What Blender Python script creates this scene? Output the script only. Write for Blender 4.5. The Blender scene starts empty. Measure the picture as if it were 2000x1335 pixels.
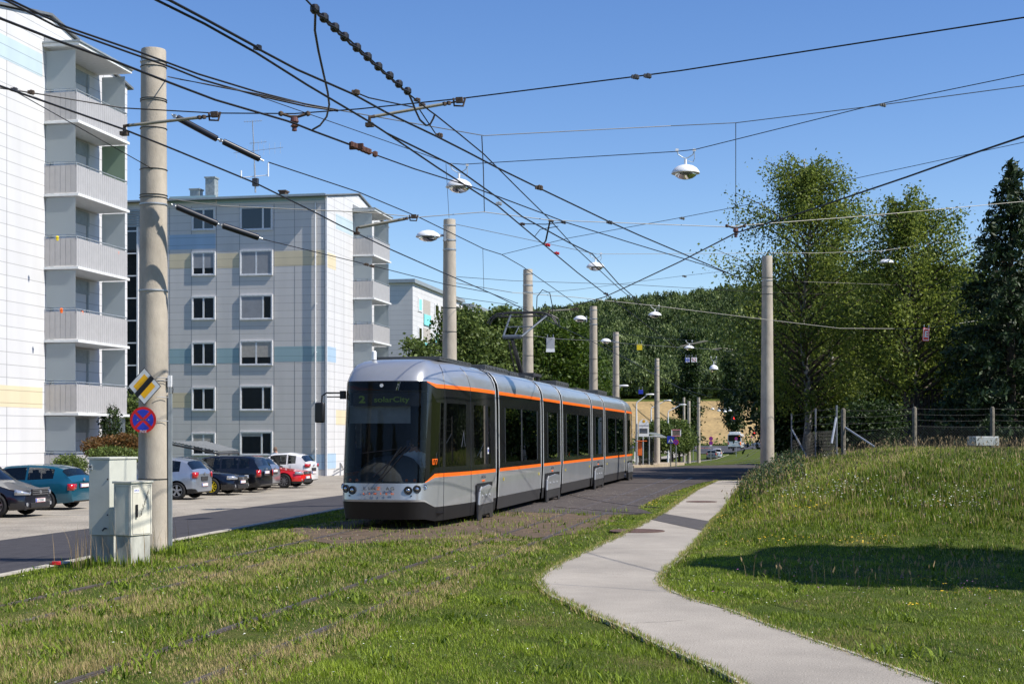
import bpy, bmesh, math, random
import numpy as np
from mathutils import Vector, Matrix
R = math.radians
random.seed(7); rng = np.random.default_rng(11)
C = bpy.context.scene.collection
scene = bpy.context.scene

# ------------------------------------------------------------------ camera, sky, sun, exposure
F = 2778.0; HY = 852.0; EYE = 1.8; TH = R(11.16)
CT, ST = math.cos(TH), math.sin(TH)
cam = bpy.data.cameras.new('camera'); camo = bpy.data.objects.new('camera', cam); C.objects.link(camo)
cam.sensor_width = 36; cam.lens = 36 * F / 2000; cam.clip_end = 6000; cam.clip_start = 0.1
cam.shift_y = (HY - 667.5) / 2000
camo.location = (0, 0, EYE); camo.rotation_euler = (R(90), 0, TH)
scene.camera = camo
SUN_AZ = R(-9.5); SUN_EL = R(48)          # azimuth of the sun measured from +X towards +Y
sd = Vector((math.cos(SUN_AZ) * math.cos(SUN_EL), math.sin(SUN_AZ) * math.cos(SUN_EL), math.sin(SUN_EL)))
sl = bpy.data.lights.new('sun', 'SUN'); sl.energy = 5.0; sl.angle = R(0.53); sl.color = (1.0, 0.94, 0.85)
so = bpy.data.objects.new('sun', sl); C.objects.link(so); so.rotation_euler = sd.to_track_quat('Z', 'Y').to_euler(); so.location = (20, -10, 40)
w = bpy.data.worlds.new('World'); scene.world = w; w.use_nodes = True
nt = w.node_tree; nt.nodes.clear()
sky = nt.nodes.new('ShaderNodeTexSky'); sky.sky_type = 'NISHITA'; sky.sun_disc = False
sky.sun_elevation = SUN_EL; sky.sun_rotation = R(90) - SUN_AZ
sky.altitude = 300; sky.air_density = 1.0; sky.dust_density = 0.0; sky.ozone_density = 2.2
bg = nt.nodes.new('ShaderNodeBackground'); bg.inputs[1].default_value = 0.112
wo = nt.nodes.new('ShaderNodeOutputWorld')
hs = nt.nodes.new('ShaderNodeHueSaturation'); hs.inputs['Saturation'].default_value = 1.24; hs.inputs['Hue'].default_value = .512; nt.links.new(sky.outputs[0], hs.inputs['Color']); nt.links.new(hs.outputs[0], bg.inputs[0]); nt.links.new(bg.outputs[0], wo.inputs[0])
scene.view_settings.view_transform = 'Standard'; scene.view_settings.look = 'None'
scene.view_settings.exposure = 0.46; scene.view_settings.gamma = 1.0; scene.view_settings.use_curve_mapping = False
scene.cycles.max_bounces = 6; scene.cycles.diffuse_bounces = 2; scene.cycles.glossy_bounces = 3
scene.cycles.transparent_max_bounces = 14; scene.cycles.transmission_bounces = 4
scene.cycles.use_denoising = True

# ------------------------------------------------------------------ places: from a measured image point to the ground plan
def c2w(xc, zc, z=0.0): return Vector((xc * CT - zc * ST, xc * ST + zc * CT, z))
def P(px, py, Z): return c2w((px - 1000) * Z / F, Z, EYE + (HY - py) * Z / F)          # at distance Z
def H(px, py, h): return P(px, py, F * (h - EYE) / (HY - py))                             # at height h
def G(px, py, z=0.0): return H(px, py, z)
def PY(px, py, Y):                                                                        # on the plane y = Y
    t = (px - 1000) / F; X = Y * (t * CT - ST) / (CT + t * ST); Z = Y * CT - X * ST
    return Vector((X, Y, EYE + (HY - py) * Z / F))
def PX(px, py, X):                                                                        # on the plane x = X
    t = (px - 1000) / F; Y = X * (CT + t * ST) / (t * CT - ST); Z = Y * CT - X * ST
    return Vector((X, Y, EYE + (HY - py) * Z / F))

# ------------------------------------------------------------------ materials
MC = {}
def hexc(h):
    return tuple(((int(h[i:i + 2], 16) / 255) ** 2.2) for i in (0, 2, 4))
def mat(name, col, rough=0.5, metal=0.0, var=0.08, scale=6.0, bump=0.0, bscale=40.0, spec=0.5, coat=0.0, col2=None, emis=0.0, detail=6, stretch=None, speck=0):
    if name in MC: return MC[name]
    m = bpy.data.materials.new(name); m.use_nodes = True; n = m.node_tree; L = n.links
    b = n.nodes['Principled BSDF']
    b.inputs['Roughness'].default_value = rough; b.inputs['Metallic'].default_value = metal
    b.inputs['Specular IOR Level'].default_value = spec; b.inputs['Coat Weight'].default_value = coat
    tc = n.nodes.new('ShaderNodeTexCoord'); src = tc.outputs['Object']
    if stretch:
        mp = n.nodes.new('ShaderNodeMapping'); mp.inputs['Scale'].default_value = stretch; L.new(src, mp.inputs[0]); src = mp.outputs[0]
    nz = n.nodes.new('ShaderNodeTexNoise'); nz.inputs['Scale'].default_value = scale; nz.inputs['Detail'].default_value = detail; nz.inputs['Roughness'].default_value = .65
    L.new(src, nz.inputs['Vector'])
    c2 = col2 if col2 else tuple(max(0, c * (1 - 2.2 * var)) for c in col)
    c1 = col if col2 else tuple(min(1, c * (1 + var)) for c in col)
    rp = n.nodes.new('ShaderNodeValToRGB'); rp.color_ramp.elements[0].position = .3; rp.color_ramp.elements[1].position = .7
    rp.color_ramp.elements[0].color = (*c2, 1); rp.color_ramp.elements[1].color = (*c1, 1)
    L.new(nz.outputs[0], rp.inputs[0]); L.new(rp.outputs[0], b.inputs['Base Color'])
    if speck:
        n3 = n.nodes.new('ShaderNodeTexNoise'); n3.inputs['Scale'].default_value = speck; n3.inputs['Detail'].default_value = 3; L.new(src, n3.inputs['Vector'])
        r3 = n.nodes.new('ShaderNodeValToRGB'); r3.color_ramp.elements[0].position = .32; r3.color_ramp.elements[1].position = .68; r3.color_ramp.elements[0].color = (.62, .62, .62, 1); r3.color_ramp.elements[1].color = (1.28, 1.28, 1.28, 1); L.new(n3.outputs[0], r3.inputs[0])
        x3 = n.nodes.new('ShaderNodeMix'); x3.data_type = 'RGBA'; x3.blend_type = 'MULTIPLY'; x3.inputs[0].default_value = 1; L.new(rp.outputs[0], x3.inputs[6]); L.new(r3.outputs[0], x3.inputs[7]); L.new(x3.outputs[2], b.inputs['Base Color'])
    if emis: b.inputs['Emission Color'].default_value = (*col, 1); b.inputs['Emission Strength'].default_value = emis
    if bump:
        n2 = n.nodes.new('ShaderNodeTexNoise'); n2.inputs['Scale'].default_value = bscale; n2.inputs['Detail'].default_value = 4; L.new(src, n2.inputs['Vector'])
        bp = n.nodes.new('ShaderNodeBump'); bp.inputs['Strength'].default_value = bump; bp.inputs['Distance'].default_value = .02
        L.new(n2.outputs[0], bp.inputs['Height']); L.new(bp.outputs[0], b.inputs['Normal'])
    MC[name] = m; return m
def glassmat(name, tint=(.06, .07, .075), trans=.35, rough=.02, gl=1.0, ior=1.5):
    """thin pane: a tinted see-through layer under a mirror-like coat"""
    if name in MC: return MC[name]
    m = bpy.data.materials.new(name); m.use_nodes = True; n = m.node_tree; L = n.links; n.nodes.clear()
    o = n.nodes.new('ShaderNodeOutputMaterial'); tr = n.nodes.new('ShaderNodeBsdfTransparent'); tr.inputs[0].default_value = (trans, trans * 1.02, trans, 1)
    d = n.nodes.new('ShaderNodeBsdfDiffuse'); d.inputs[0].default_value = (*tint, 1)
    g = n.nodes.new('ShaderNodeBsdfGlossy'); g.inputs['Roughness'].default_value = rough; g.inputs[0].default_value = (gl, gl, gl, 1)
    fr = n.nodes.new('ShaderNodeFresnel'); fr.inputs[0].default_value = ior
    ms = n.nodes.new('ShaderNodeMixShader'); ms.inputs[0].default_value = .12; L.new(tr.outputs[0], ms.inputs[1]); L.new(d.outputs[0], ms.inputs[2])
    m2 = n.nodes.new('ShaderNodeMixShader'); L.new(fr.outputs[0], m2.inputs[0]); L.new(ms.outputs[0], m2.inputs[1]); L.new(g.outputs[0], m2.inputs[2])
    L.new(m2.outputs[0], o.inputs[0]); MC[name] = m; return m
def frosted(name, col, tr=.25):
    if name in MC: return MC[name]
    m = bpy.data.materials.new(name); m.use_nodes = True; n = m.node_tree; L = n.links; b = n.nodes['Principled BSDF']
    b.inputs['Base Color'].default_value = (*col, 1); b.inputs['Roughness'].default_value = .35
    o = n.nodes['Material Output']; t = n.nodes.new('ShaderNodeBsdfTranslucent'); t.inputs[0].default_value = (*col, 1)
    tp = n.nodes.new('ShaderNodeBsdfTransparent'); tp.inputs[0].default_value = (.85, .9, .9, 1)
    a = n.nodes.new('ShaderNodeMixShader'); a.inputs[0].default_value = .4; L.new(b.outputs[0], a.inputs[1]); L.new(t.outputs[0], a.inputs[2])
    c = n.nodes.new('ShaderNodeMixShader'); c.inputs[0].default_value = tr; L.new(a.outputs[0], c.inputs[1]); L.new(tp.outputs[0], c.inputs[2])
    L.new(c.outputs[0], o.inputs[0]); MC[name] = m; return m
def leafmat(name, lo, hi, dry=None, trans=.3):
    """leaf colour from a per-leaf attribute 'tint' (0 dark .. 1 light)"""
    if name in MC: return MC[name]
    m = bpy.data.materials.new(name); m.use_nodes = True; n = m.node_tree; L = n.links; n.nodes.clear()
    o = n.nodes.new('ShaderNodeOutputMaterial'); a = n.nodes.new('ShaderNodeAttribute'); a.attribute_name = 'tint'
    rp = n.nodes.new('ShaderNodeValToRGB'); e = rp.color_ramp.elements
    e[0].color = (*lo, 1); e[1].color = (*hi, 1); e[1].position = .8 if dry else 1.0
    if dry:
        k = e.new(.9); k.color = (*dry, 1)
    L.new(a.outputs['Fac'], rp.inputs[0])
    d = n.nodes.new('ShaderNodeBsdfPrincipled'); d.inputs['Roughness'].default_value = .55; d.inputs['Specular IOR Level'].default_value = .3
    t = n.nodes.new('ShaderNodeBsdfTranslucent'); L.new(rp.outputs[0], d.inputs['Base Color']); L.new(rp.outputs[0], t.inputs[0])
    x = n.nodes.new('ShaderNodeMixShader'); x.inputs[0].default_value = trans
    L.new(d.outputs[0], x.inputs[1]); L.new(t.outputs[0], x.inputs[2]); L.new(x.outputs[0], o.inputs[0]); MC[name] = m; return m

# ------------------------------------------------------------------ objects
def origin_of(o):
    v = Vector((0, 0, 0))
    while o is not None:
        v += Vector(o.location); o = o.parent
    return v
def tag(o, label=None, cat=None, group=None, kind=None):
    if label: o['label'] = label
    if cat: o['category'] = cat
    if group: o['group'] = group
    if kind: o['kind'] = kind
    return o
def thing(name, label, cat, loc=(0, 0, 0), rz=0.0, group=None):
    o = bpy.data.objects.new(name, None); C.objects.link(o); o.location = loc; o.rotation_euler = (0, 0, rz)
    o.empty_display_size = .3
    return tag(o, label, cat, group)
def copy_tree(o, parent=None):
    c = o.copy(); C.objects.link(c); c.parent = parent
    for ch in [x for x in bpy.data.objects if x.parent == o]: copy_tree(ch, c)
    return c
class MB:
    def __init__(s): s.v = []; s.f = []; s.m = []; s.mi = 0
    def add(s, vs, fs):
        b = len(s.v); s.v += [tuple(v) for v in vs]
        for f in fs: s.f.append(tuple(i + b for i in f)); s.m.append(s.mi)
        return s
    def box(s, c, d, rz=0.0, rot=None):
        x, y, z = d[0] / 2, d[1] / 2, d[2] / 2
        q = rot if rot is not None else Matrix.Rotation(rz, 3, 'Z')
        vs = [Vector(c) + q @ Vector((a * x, b * y, e * z)) for a, b, e in ((-1, -1, -1), (1, -1, -1), (1, 1, -1), (-1, 1, -1), (-1, -1, 1), (1, -1, 1), (1, 1, 1), (-1, 1, 1))]
        return s.add(vs, [(0, 3, 2, 1), (4, 5, 6, 7), (0, 1, 5, 4), (1, 2, 6, 5), (2, 3, 7, 6), (3, 0, 4, 7)])
    def b2(s, lo, hi):
        return s.box([(a + b) / 2 for a, b in zip(lo, hi)], [abs(b - a) for a, b in zip(lo, hi)])
    def tube(s, pts, r, n=6, caps=True):
        pts = [Vector(p) for p in pts]; rs = r if isinstance(r, (list, tuple)) else [r] * len(pts)
        rings = []; up = Vector((0, 0, 1)); prev = None
        for i, p in enumerate(pts):
            d = (pts[min(i + 1, len(pts) - 1)] - pts[max(i - 1, 0)]).normalized()
            if prev is None:
                a = d.cross(up if abs(d.z) < .95 else Vector((1, 0, 0))).normalized()
            else: a = (prev - d * prev.dot(d)).normalized()
            prev = a; b = d.cross(a)
            rings.append([p + (a * math.cos(2 * math.pi * k / n) + b * math.sin(2 * math.pi * k / n)) * rs[i] for k in range(n)])
        vs = [v for g in rings for v in g]; fs = []
        for i in range(len(pts) - 1):
            for k in range(n): fs.append((i * n + k, i * n + (k + 1) % n, (i + 1) * n + (k + 1) % n, (i + 1) * n + k))
        if caps: fs += [tuple(range(n))[::-1], tuple(range((len(pts) - 1) * n, len(pts) * n))]
        return s.add(vs, fs)
    def lathe(s, prof, c=(0, 0, 0), n=16, axis='Z', caps=True):
        vs = []; fs = []
        for r, z in prof:
            for k in range(n):
                a = 2 * math.pi * k / n; p = (r * math.cos(a), r * math.sin(a), z)
                if axis == 'Y': p = (p[0], p[2], p[1])
                if axis == 'X': p = (p[2], p[0], p[1])
                vs.append(Vector(c) + Vector(p))
        for i in range(len(prof) - 1):
            for k in range(n):
                q = (i * n + k, i * n + (k + 1) % n, (i + 1) * n + (k + 1) % n, (i + 1) * n + k)
                fs.append(q if axis != 'Y' else q[::-1])
        a = tuple(range(n)); b = tuple(range((len(prof) - 1) * n, len(prof) * n))
        if caps and prof[0][0] > 1e-4: fs.append(a[::-1] if axis != 'Y' else a)
        if caps and prof[-1][0] > 1e-4: fs.append(b if axis != 'Y' else b[::-1])
        return s.add(vs, fs)
    def poly(s, pts, th=None):
        """flat polygon; with th a plate extruded along vector th"""
        n = len(pts); pts = [Vector(p) for p in pts]
        if th is None: return s.add(pts, [tuple(range(n))])
        t = Vector(th); vs = pts + [p + t for p in pts]
        return s.add(vs, [tuple(range(n))[::-1], tuple(range(n, 2 * n))] + [(i, (i + 1) % n, n + (i + 1) % n, n + i) for i in range(n)])
    def grid(s, rows, wrap=False):
        n = len(rows[0]); vs = [p for r in rows for p in r]; fs = []
        for i in range(len(rows) - 1):
            for k in range(n if wrap else n - 1): fs.append((i * n + k, i * n + (k + 1) % n, (i + 1) * n + (k + 1) % n, (i + 1) * n + k))
        return s.add(vs, fs)
    def build(s, name, mats, parent=None, world=False, smooth=False, bevel=0.0, label=None):
        me = bpy.data.meshes.new(name); o = bpy.data.objects.new(name, me)
        org = Vector((0, 0, 0))
        if parent is not None:
            if world: org = origin_of(parent)
        elif s.v:
            a = np.array(s.v); org = Vector(((a[:, 0].min() + a[:, 0].max()) / 2, (a[:, 1].min() + a[:, 1].max()) / 2, a[:, 2].min()))
        me.from_pydata([tuple(Vector(v) - org) for v in s.v], [], s.f)
        if not isinstance(mats, (list, tuple)): mats = [mats]
        for m in mats: me.materials.append(m)
        if len(mats) > 1: me.polygons.foreach_set('material_index', s.m)
        if smooth: me.polygons.foreach_set('use_smooth', [True] * len(me.polygons))
        me.update(); C.objects.link(o)
        if parent is not None: o.parent = parent
        else: o.location = org
        if bevel:
            bv = o.modifiers.new('b', 'BEVEL'); bv.width = bevel; bv.segments = 2; bv.limit_method = 'ANGLE'; bv.angle_limit = R(35)
        if smooth == 'angle' or bevel:
            try: me.set_sharp_from_angle(angle=R(38))
            except Exception: pass
        if label: o['label'] = label
        return o
def npmesh(name, verts, faces, mats, tint=None, parent=None, midx=None, smooth=False):
    """fast mesh from numpy arrays; faces is (n,3) or (n,4)"""
    me = bpy.data.meshes.new(name); nv = len(verts); nf, k = faces.shape
    org = np.zeros(3) if parent is None else np.array(origin_of(parent))
    me.vertices.add(nv); me.vertices.foreach_set('co', (verts - org).astype(np.float32).ravel())
    me.loops.add(nf * k); me.loops.foreach_set('vertex_index', faces.astype(np.int32).ravel())
    me.polygons.add(nf); me.polygons.foreach_set('loop_start', (np.arange(nf) * k).astype(np.int32))
    try: me.polygons.foreach_set('loop_total', np.full(nf, k, np.int32))
    except Exception: pass
    if not isinstance(mats, (list, tuple)): mats = [mats]
    for m in mats: me.materials.append(m)
    if midx is not None: me.polygons.foreach_set('material_index', midx.astype(np.int32))
    me.update(calc_edges=True)
    if tint is not None:
        at = me.attributes.new('tint', 'FLOAT', 'POINT'); at.data.foreach_set('value', tint.astype(np.float32))
    if smooth: me.polygons.foreach_set('use_smooth', np.ones(nf, bool))
    o = bpy.data.objects.new(name, me); C.objects.link(o)
    if parent is not None: o.parent = parent
    return o
def text_obj(name, txt, size, m, parent, loc, rot, sx=1.0, thick=.002, align='CENTER', shear=0.0, bold=0.0, label=None):
    cu = bpy.data.curves.new('t', 'FONT'); cu.body = txt; cu.size = size; cu.extrude = thick; cu.align_x = align; cu.align_y = 'CENTER'; cu.shear = shear; cu.offset = bold
    to = bpy.data.objects.new('t', cu); C.objects.link(to); bpy.context.view_layer.update()
    me = bpy.data.meshes.new_from_object(to.evaluated_get(bpy.context.evaluated_depsgraph_get()))
    bpy.data.objects.remove(to)
    me.materials.clear(); me.materials.append(m)
    o = bpy.data.objects.new(name, me); C.objects.link(o); o.parent = parent; o.location = loc; o.rotation_euler = rot; o.scale = (sx, 1, 1)
    if label: o['label'] = label
    return o

M = dict(
  concrete=mat('pole_concrete', (.43, .38, .31), .85, var=.13, scale=3.0, bump=.25, bscale=60, stretch=(1, 1, .5)),
  steel=mat('galvanised', (.42, .44, .46), .45, .6, .12, 9),
  dsteel=mat('dark_steel', (.055, .055, .06), .5, .3, .1, 9),
  rust=mat('rusty', (.095, .065, .045), .8, .1, .3, 30),
  wire=mat('wire_black', (.012, .012, .014), .45, .2),
  lwire=mat('wire_light', (.15, .15, .14), .5, .3),
  black=mat('black_rubber', (.012, .012, .015), .42),
  tyre=mat('tyre', (.014, .014, .015), .8),
  white=mat('white_enamel', (.78, .79, .80), .3, var=.03),
  lens=glassmat('lamp_lens', (.5, .5, .5), .55, .1),
  asphalt=mat('asphalt_road', (.047, .044, .049), .85, var=.16, scale=3, speck=70, bump=.3, bscale=150),
  asphalt2=mat('asphalt_crossing', (.062, .050, .044), .9, var=.22, scale=1.6, speck=50, bump=.4, bscale=120),
  red=mat('sign_red', (.52, .012, .014), .4), blue=mat('sign_blue', (.02, .04, .40), .4), yellow=mat('sign_yellow', (.75, .40, .01), .4),
  bright_yellow=mat('bright_yellow', (.8, .62, .02), .4), orange=mat('tram_orange', (.95, .16, .01), .35, var=.02),
  greyback=mat('sign_back', (.42, .43, .45), .5, .4), poleshaft=mat('sign_pole_metal', (.38, .39, .41), .4, .7),
  skin=mat('skin', (.42, .22, .15), .6), shirt=mat('white_shirt', (.7, .74, .8), .8), hair=mat('dark_hair', (.03, .02, .015), .7),
  wood=mat('dark_wood', (.05, .038, .028), .8, var=.3, scale=4, stretch=(6, 6, .6)),
)
# ------------------------------------------------------------------ terrain
KY = np.array([-60, 17.8, 24.0, 36.6, 60, 2000]); KX = np.array([-8.5, -10.62, -11.1, -11.7, -11.8, -11.8])
def kerb_x(Y): return np.interp(Y, KY, KX)
def sst(a, b, x):
    t = np.clip((x - a) / (b - a), 0, 1); return t * t * (3 - 2 * t)
TY = [-100, 62, 80, 95, 130, 190, 225, 270, 350, 385, 420, 600, 890, 1300, 3000]
TZ = [0, 0, -.12, -.3, -.75, -1.35, -1.65, -1.5, -.95, -.7, .2, 19.0, 76.0, 92.0, 90.0]
def TB(Y): return np.interp(Y, TY, TZ)
def T(X, Y):
    X = np.asarray(X, float); Y = np.asarray(Y, float)
    z = TB(Y) + np.clip((X + 110) * .085, -16, 16) * sst(600, 860, Y)
    # grassy bank on the right
    foot = 20.3 + .7 * np.sin(X * .35)
    rise = 0.6 * sst(foot, foot + 8, Y) + .4 * sst(foot + 3, foot + 13, Y)
    side = sst(-1.7, 3.4, X + .25 * np.sin(Y * .5)) * .72 + .28 * sst(-1.9, -.2, X)
    fade = 1 - sst(95, 150, Y)
    z = z + (1.37 + .03 * np.sin(X * .5 + 1) + .02 * np.sin(Y * .9)) * rise * side * fade
    # lawn drops a little towards the kerb
    z = z - .1 * sst(2.2, 0, X - kerb_x(Y))
    return z
def T1(x, y): return float(T(x, y))
def road_z(X, Y): return TB(Y) - .24 - .035 * np.clip(kerb_x(Y) - X, 0, 7)

def groundmat():
    m = bpy.data.materials.new('ground_grass'); m.use_nodes = True; n = m.node_tree; L = n.links; b = n.nodes['Principled BSDF']; b.inputs['Roughness'].default_value = .95
    b.inputs['Specular IOR Level'].default_value = .1
    g = n.nodes.new('ShaderNodeNewGeometry')
    def noise(s, d=5, r=.6):
        k = n.nodes.new('ShaderNodeTexNoise'); k.inputs['Scale'].default_value = s; k.inputs['Detail'].default_value = d; k.inputs['Roughness'].default_value = r; L.new(g.outputs['Position'], k.inputs['Vector']); return k
    def ramp(src, stops):
        r = n.nodes.new('ShaderNodeValToRGB'); e = r.color_ramp.elements
        e[0].position, e[0].color = stops[0][0], (*stops[0][1], 1); e[1].position, e[1].color = stops[-1][0], (*stops[-1][1], 1)
        for p, c in stops[1:-1]: k = e.new(p); k.color = (*c, 1)
        L.new(src, r.inputs[0]); return r
    a = ramp(noise(.6).outputs[0], [(.3, (.050, .080, .012)), (.55, (.080, .105, .020)), (.75, (.150, .125, .050))])
    f = ramp(noise(26, 6, .8).outputs[0], [(.3, (.35, .35, .35)), (.7, (1.5, 1.5, 1.4))])
    x = n.nodes.new('ShaderNodeMix'); x.data_type = 'RGBA'; x.blend_type = 'MULTIPLY'; x.inputs[0].default_value = 1
    L.new(a.outputs[0], x.inputs[6]); L.new(f.outputs[0], x.inputs[7])
    L.new(x.outputs[2], b.inputs['Base Color'])
    bp = n.nodes.new('ShaderNodeBump'); bp.inputs['Strength'].default_value = .8; bp.inputs['Distance'].default_value = .05
    L.new(noise(30).outputs[0], bp.inputs['Height']); L.new(bp.outputs[0], b.inputs['Normal'])
    return m
M['ground'] = groundmat()
M['field'] = mat('wheat_field', (.37, .255, .10), .95, var=.12, scale=.05, speck=.9, bump=.3, bscale=3)
M['soil'] = mat('dry_soil', (.13, .085, .05), .95, var=.3, scale=3.5, bump=.8, bscale=25, col2=(.06, .042, .026))
M['gravel'] = mat('parking_gravel', (.34, .305, .25), .95, var=.15, scale=.7, speck=22, bump=.5, bscale=70)
M['path'] = mat('path_asphalt', (.36, .325, .275), .9, var=.13, scale=.55, speck=75, bump=.35, bscale=130)
M['kerbstone'] = mat('kerbstone', (.43, .40, .33), .9, var=.15, scale=8, bump=.3)
M['rail'] = mat('rail_steel', (.12, .095, .075), .5, .4, .2, 12)
# one warped sheet: columns follow the kerb, the part left of it lies under road, parking lot and houses
ys = np.concatenate([np.arange(-40, 10, 5), np.arange(10, 70, .5), np.arange(70, 160, 2), np.arange(160, 460, 6), np.arange(460, 1400, 35), [1600, 2000, 3000]])
left = [-2500, -900, -400, -200, -120, -80, -50, -30, -17, -8, -3, -.03]
right = list(np.concatenate([np.arange(0, 4, .5), np.arange(4, 24, .5), np.arange(24, 50, 2)])) + [60, 80, 120, 180, 300, 600, 1500, 3000]
rows = []
for Y in ys:
    kx = float(kerb_x(Y)); k = sst(200, 260, Y)
    r = []
    for d in left:
        r.append((kx + d, Y, float(TB(Y)) - .62 * (1 - k) - .04 * k))
    for d in right: r.append((kx + d, Y, T1(kx + d, Y)))
    rows.append(r)
gb = MB(); gb.grid(rows); g = gb.build('ground', M['ground'], smooth=True); tag(g, kind='structure')

def ribbon(name, mt, lef, rig, zf, off, nx=6, step=.8, kind='structure'):
    """sheet between two outlines (lists of (x,y)), laid `off` above zf"""
    def res(pl, n):
        pl = np.array([(p[0], p[1]) for p in pl], float); d = np.concatenate([[0], np.cumsum(np.hypot(*(pl[1:] - pl[:-1]).T))]); t = np.linspace(0, d[-1], n)
        return np.stack([np.interp(t, d, pl[:, 0]), np.interp(t, d, pl[:, 1])], 1)
    L = max(np.hypot(*(np.array(lef[0][:2], float) - np.array(lef[-1][:2], float))), 1); n = max(3, int(L / step) + 1)
    A, B = res(lef, n), res(rig, n); b = MB(); rws = []
    for i in range(n):
        rws.append([(A[i, 0] * (1 - t) + B[i, 0] * t, A[i, 1] * (1 - t) + B[i, 1] * t) for t in np.linspace(0, 1, nx)])
    b.grid([[(x, y, float(zf(x, y)) + off) for x, y in r] for r in rws])
    o = b.build(name, mt, smooth=True); return tag(o, kind=kind) if kind else o
kl = [(float(kerb_x(y)) - .02, y) for y in np.arange(-30, 290, 2.5)]
ribbon('road', M['asphalt'], [(-16.75, y) for y in np.arange(-30, 290, 2.5)], kl, road_z, 0.0, 5, 2.0)
ribbon('parking_lot', M['gravel'], [(-28.9, y) for y in np.arange(-10, 101, 2)], [(-16.6, y) for y in np.arange(-10, 101, 2)], lambda x, y: TB(y) - .455, -.006, 4, 2.0)
# kerbs of the near road edge, broken into stones by the material
kb = MB()
prev = None
for y in np.arange(-20, 270, 1.0):
    x0, x1 = float(kerb_x(y)), float(kerb_x(y + .985)); z0, z1 = T1(x0 + .02, y), T1(x1 + .02, y + .985)
    a = [(x0 - .06, y, z0 - .3), (x0 + .10, y, z0 - .3), (x0 + .10, y, z0 + .02), (x0 - .06, y, z0 + .02)]
    c = [(x1 - .06, y + .985, z1 - .3), (x1 + .10, y + .985, z1 - .3), (x1 + .10, y + .985, z1 + .02), (x1 - .06, y + .985, z1 + .02)]
    kb.add(a + c, [(0, 1, 2, 3), (7, 6, 5, 4), (0, 4, 5, 1), (1, 5, 6, 2), (2, 6, 7, 3), (3, 7, 4, 0)])
tag(kb.build('kerb', M['kerbstone']), kind='structure')
# ---- footpath, traced on the ground plan
PL = [(1660, 1500), (1440, 1335), (1385, 1307), (1293, 1268), (1228, 1236), (1183, 1215), (1147, 1201), (1114, 1183), (1081, 1170), (1059, 1153), (1050, 1136), (1062, 1123), (1098, 1102), (1147, 1079), (1196, 1056), (1238, 1034), (1267, 1018), (1293, 1005), (1326, 981), (1358, 959), (1401, 939)]
PR = [(2350, 1500), (1960, 1385), (1815, 1335), (1660, 1279), (1500, 1225), (1424, 1195), (1358, 1177), (1319, 1162), (1298, 1150), (1290, 1140), (1293, 1128), (1305, 1112), (1323, 1099), (1355, 1069), (1381, 1040), (1394, 1022), (1411, 1004), (1430, 978), (1442, 958), (1456, 939)]
def plan(pl): return [G(a, b)[:2] for a, b in pl]
pl_, pr_ = plan(PL), plan(PR)
def sheet(name, pts, z, mt):
    b = MB(); b.add([(p[0], p[1], z) for p in pts], [tuple(range(len(pts)))]); bm = bmesh.new()
    o = b.build(name, mt); bm.from_mesh(o.data); bmesh.ops.triangulate(bm, faces=bm.faces[:]); bmesh.ops.recalc_face_normals(bm, faces=bm.faces[:])
    for f in bm.faces:
        if f.normal.z < 0: f.normal_flip()
    bm.to_mesh(o.data); bm.free(); return tag(o, kind='structure')
sheet('path', pl_ + pr_[::-1], .030, M['path'])
pe = MB()
for pl in (pl_, pr_):
    for a, b in zip(pl[:-1], pl[1:]):
        a, b = Vector(a), Vector(b); d = (b - a); L = d.length; k = max(1, int(L / .95))
        for i in range(k):
            p = a + d * (i / k); q = a + d * ((i + .985) / k); c = (p + q) / 2
            pe.box((c.x, c.y, .0), ((q - p).length, .042, .072), rz=math.atan2(d.y, d.x))
tag(pe.build('path_edging', M['kerbstone']), kind='structure')
rs_ = random.Random(12)
M['crack'] = mat('crack', (.22, .20, .17), .95)
for (a, b_) in (((1150, 1083), (1330, 1088)), ((1195, 1225), (1330, 1215)), ((1130, 1122), (1215, 1126))):
    A_, B_ = Vector(G(*a)), Vector(G(*b_)); n_ = 22; off = 0; pts_ = []; d_ = (B_ - A_).normalized(); nn = Vector((-d_.y, d_.x, 0))
    for i in range(n_ + 1): off += rs_.uniform(-.02, .02); pts_.append(A_.lerp(B_, i / n_) + nn * off)
    cb_ = MB(); cb_.grid([[tuple(p + nn * w_ + Vector((0, 0, .0345)) - Vector((0, 0, 0))) for w_ in (-.003 - .003 * (i % 3), .003 + .002 * (i % 2))] for i, p in enumerate(pts_)]); tag(cb_.build('path_crack', M['crack']), kind='structure')
# asphalt crossing over both tracks, reaching right to the path
cr = plan([(1401, 939.5), (1456, 939.5), (1500, 930), (1500, 914)])
sheet('crossing', [(-11.5, 36.3), (-9.8, 33.9), (-6.0, 33.1), (-3.9, 32.4)] + [tuple(G(*p))[:2] for p in [(1277, 1003), (1246, 992), (1290, 970), (1340, 952), (1372, 942), (1401, 937), (1458, 937), (1500, 926), (1497, 905)]] + [(-11.6, 76)], .012, M['asphalt2'])
sheet('asphalt_strip', [tuple(G(*p))[:2] for p in [(1293, 1004.5), (1270, 1016.5), (1378, 1040), (1396, 1022)]], .036, mat('asphalt_patch', (.075, .068, .066), .9, var=.15, scale=5, bump=.4, bscale=90))
# bare soil of the track bed in front of the crossing
sheet('track_bed', [(-9.6, 26.2), (-9.4, 34.2), (-3.7, 32.6), (-3.75, 26.5), (-5.0, 23.6), (-5.6, 22.4), (-6.3, 23.8), (-7.4, 22.6), (-8.6, 23.9)], .008, M['soil'])
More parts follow.
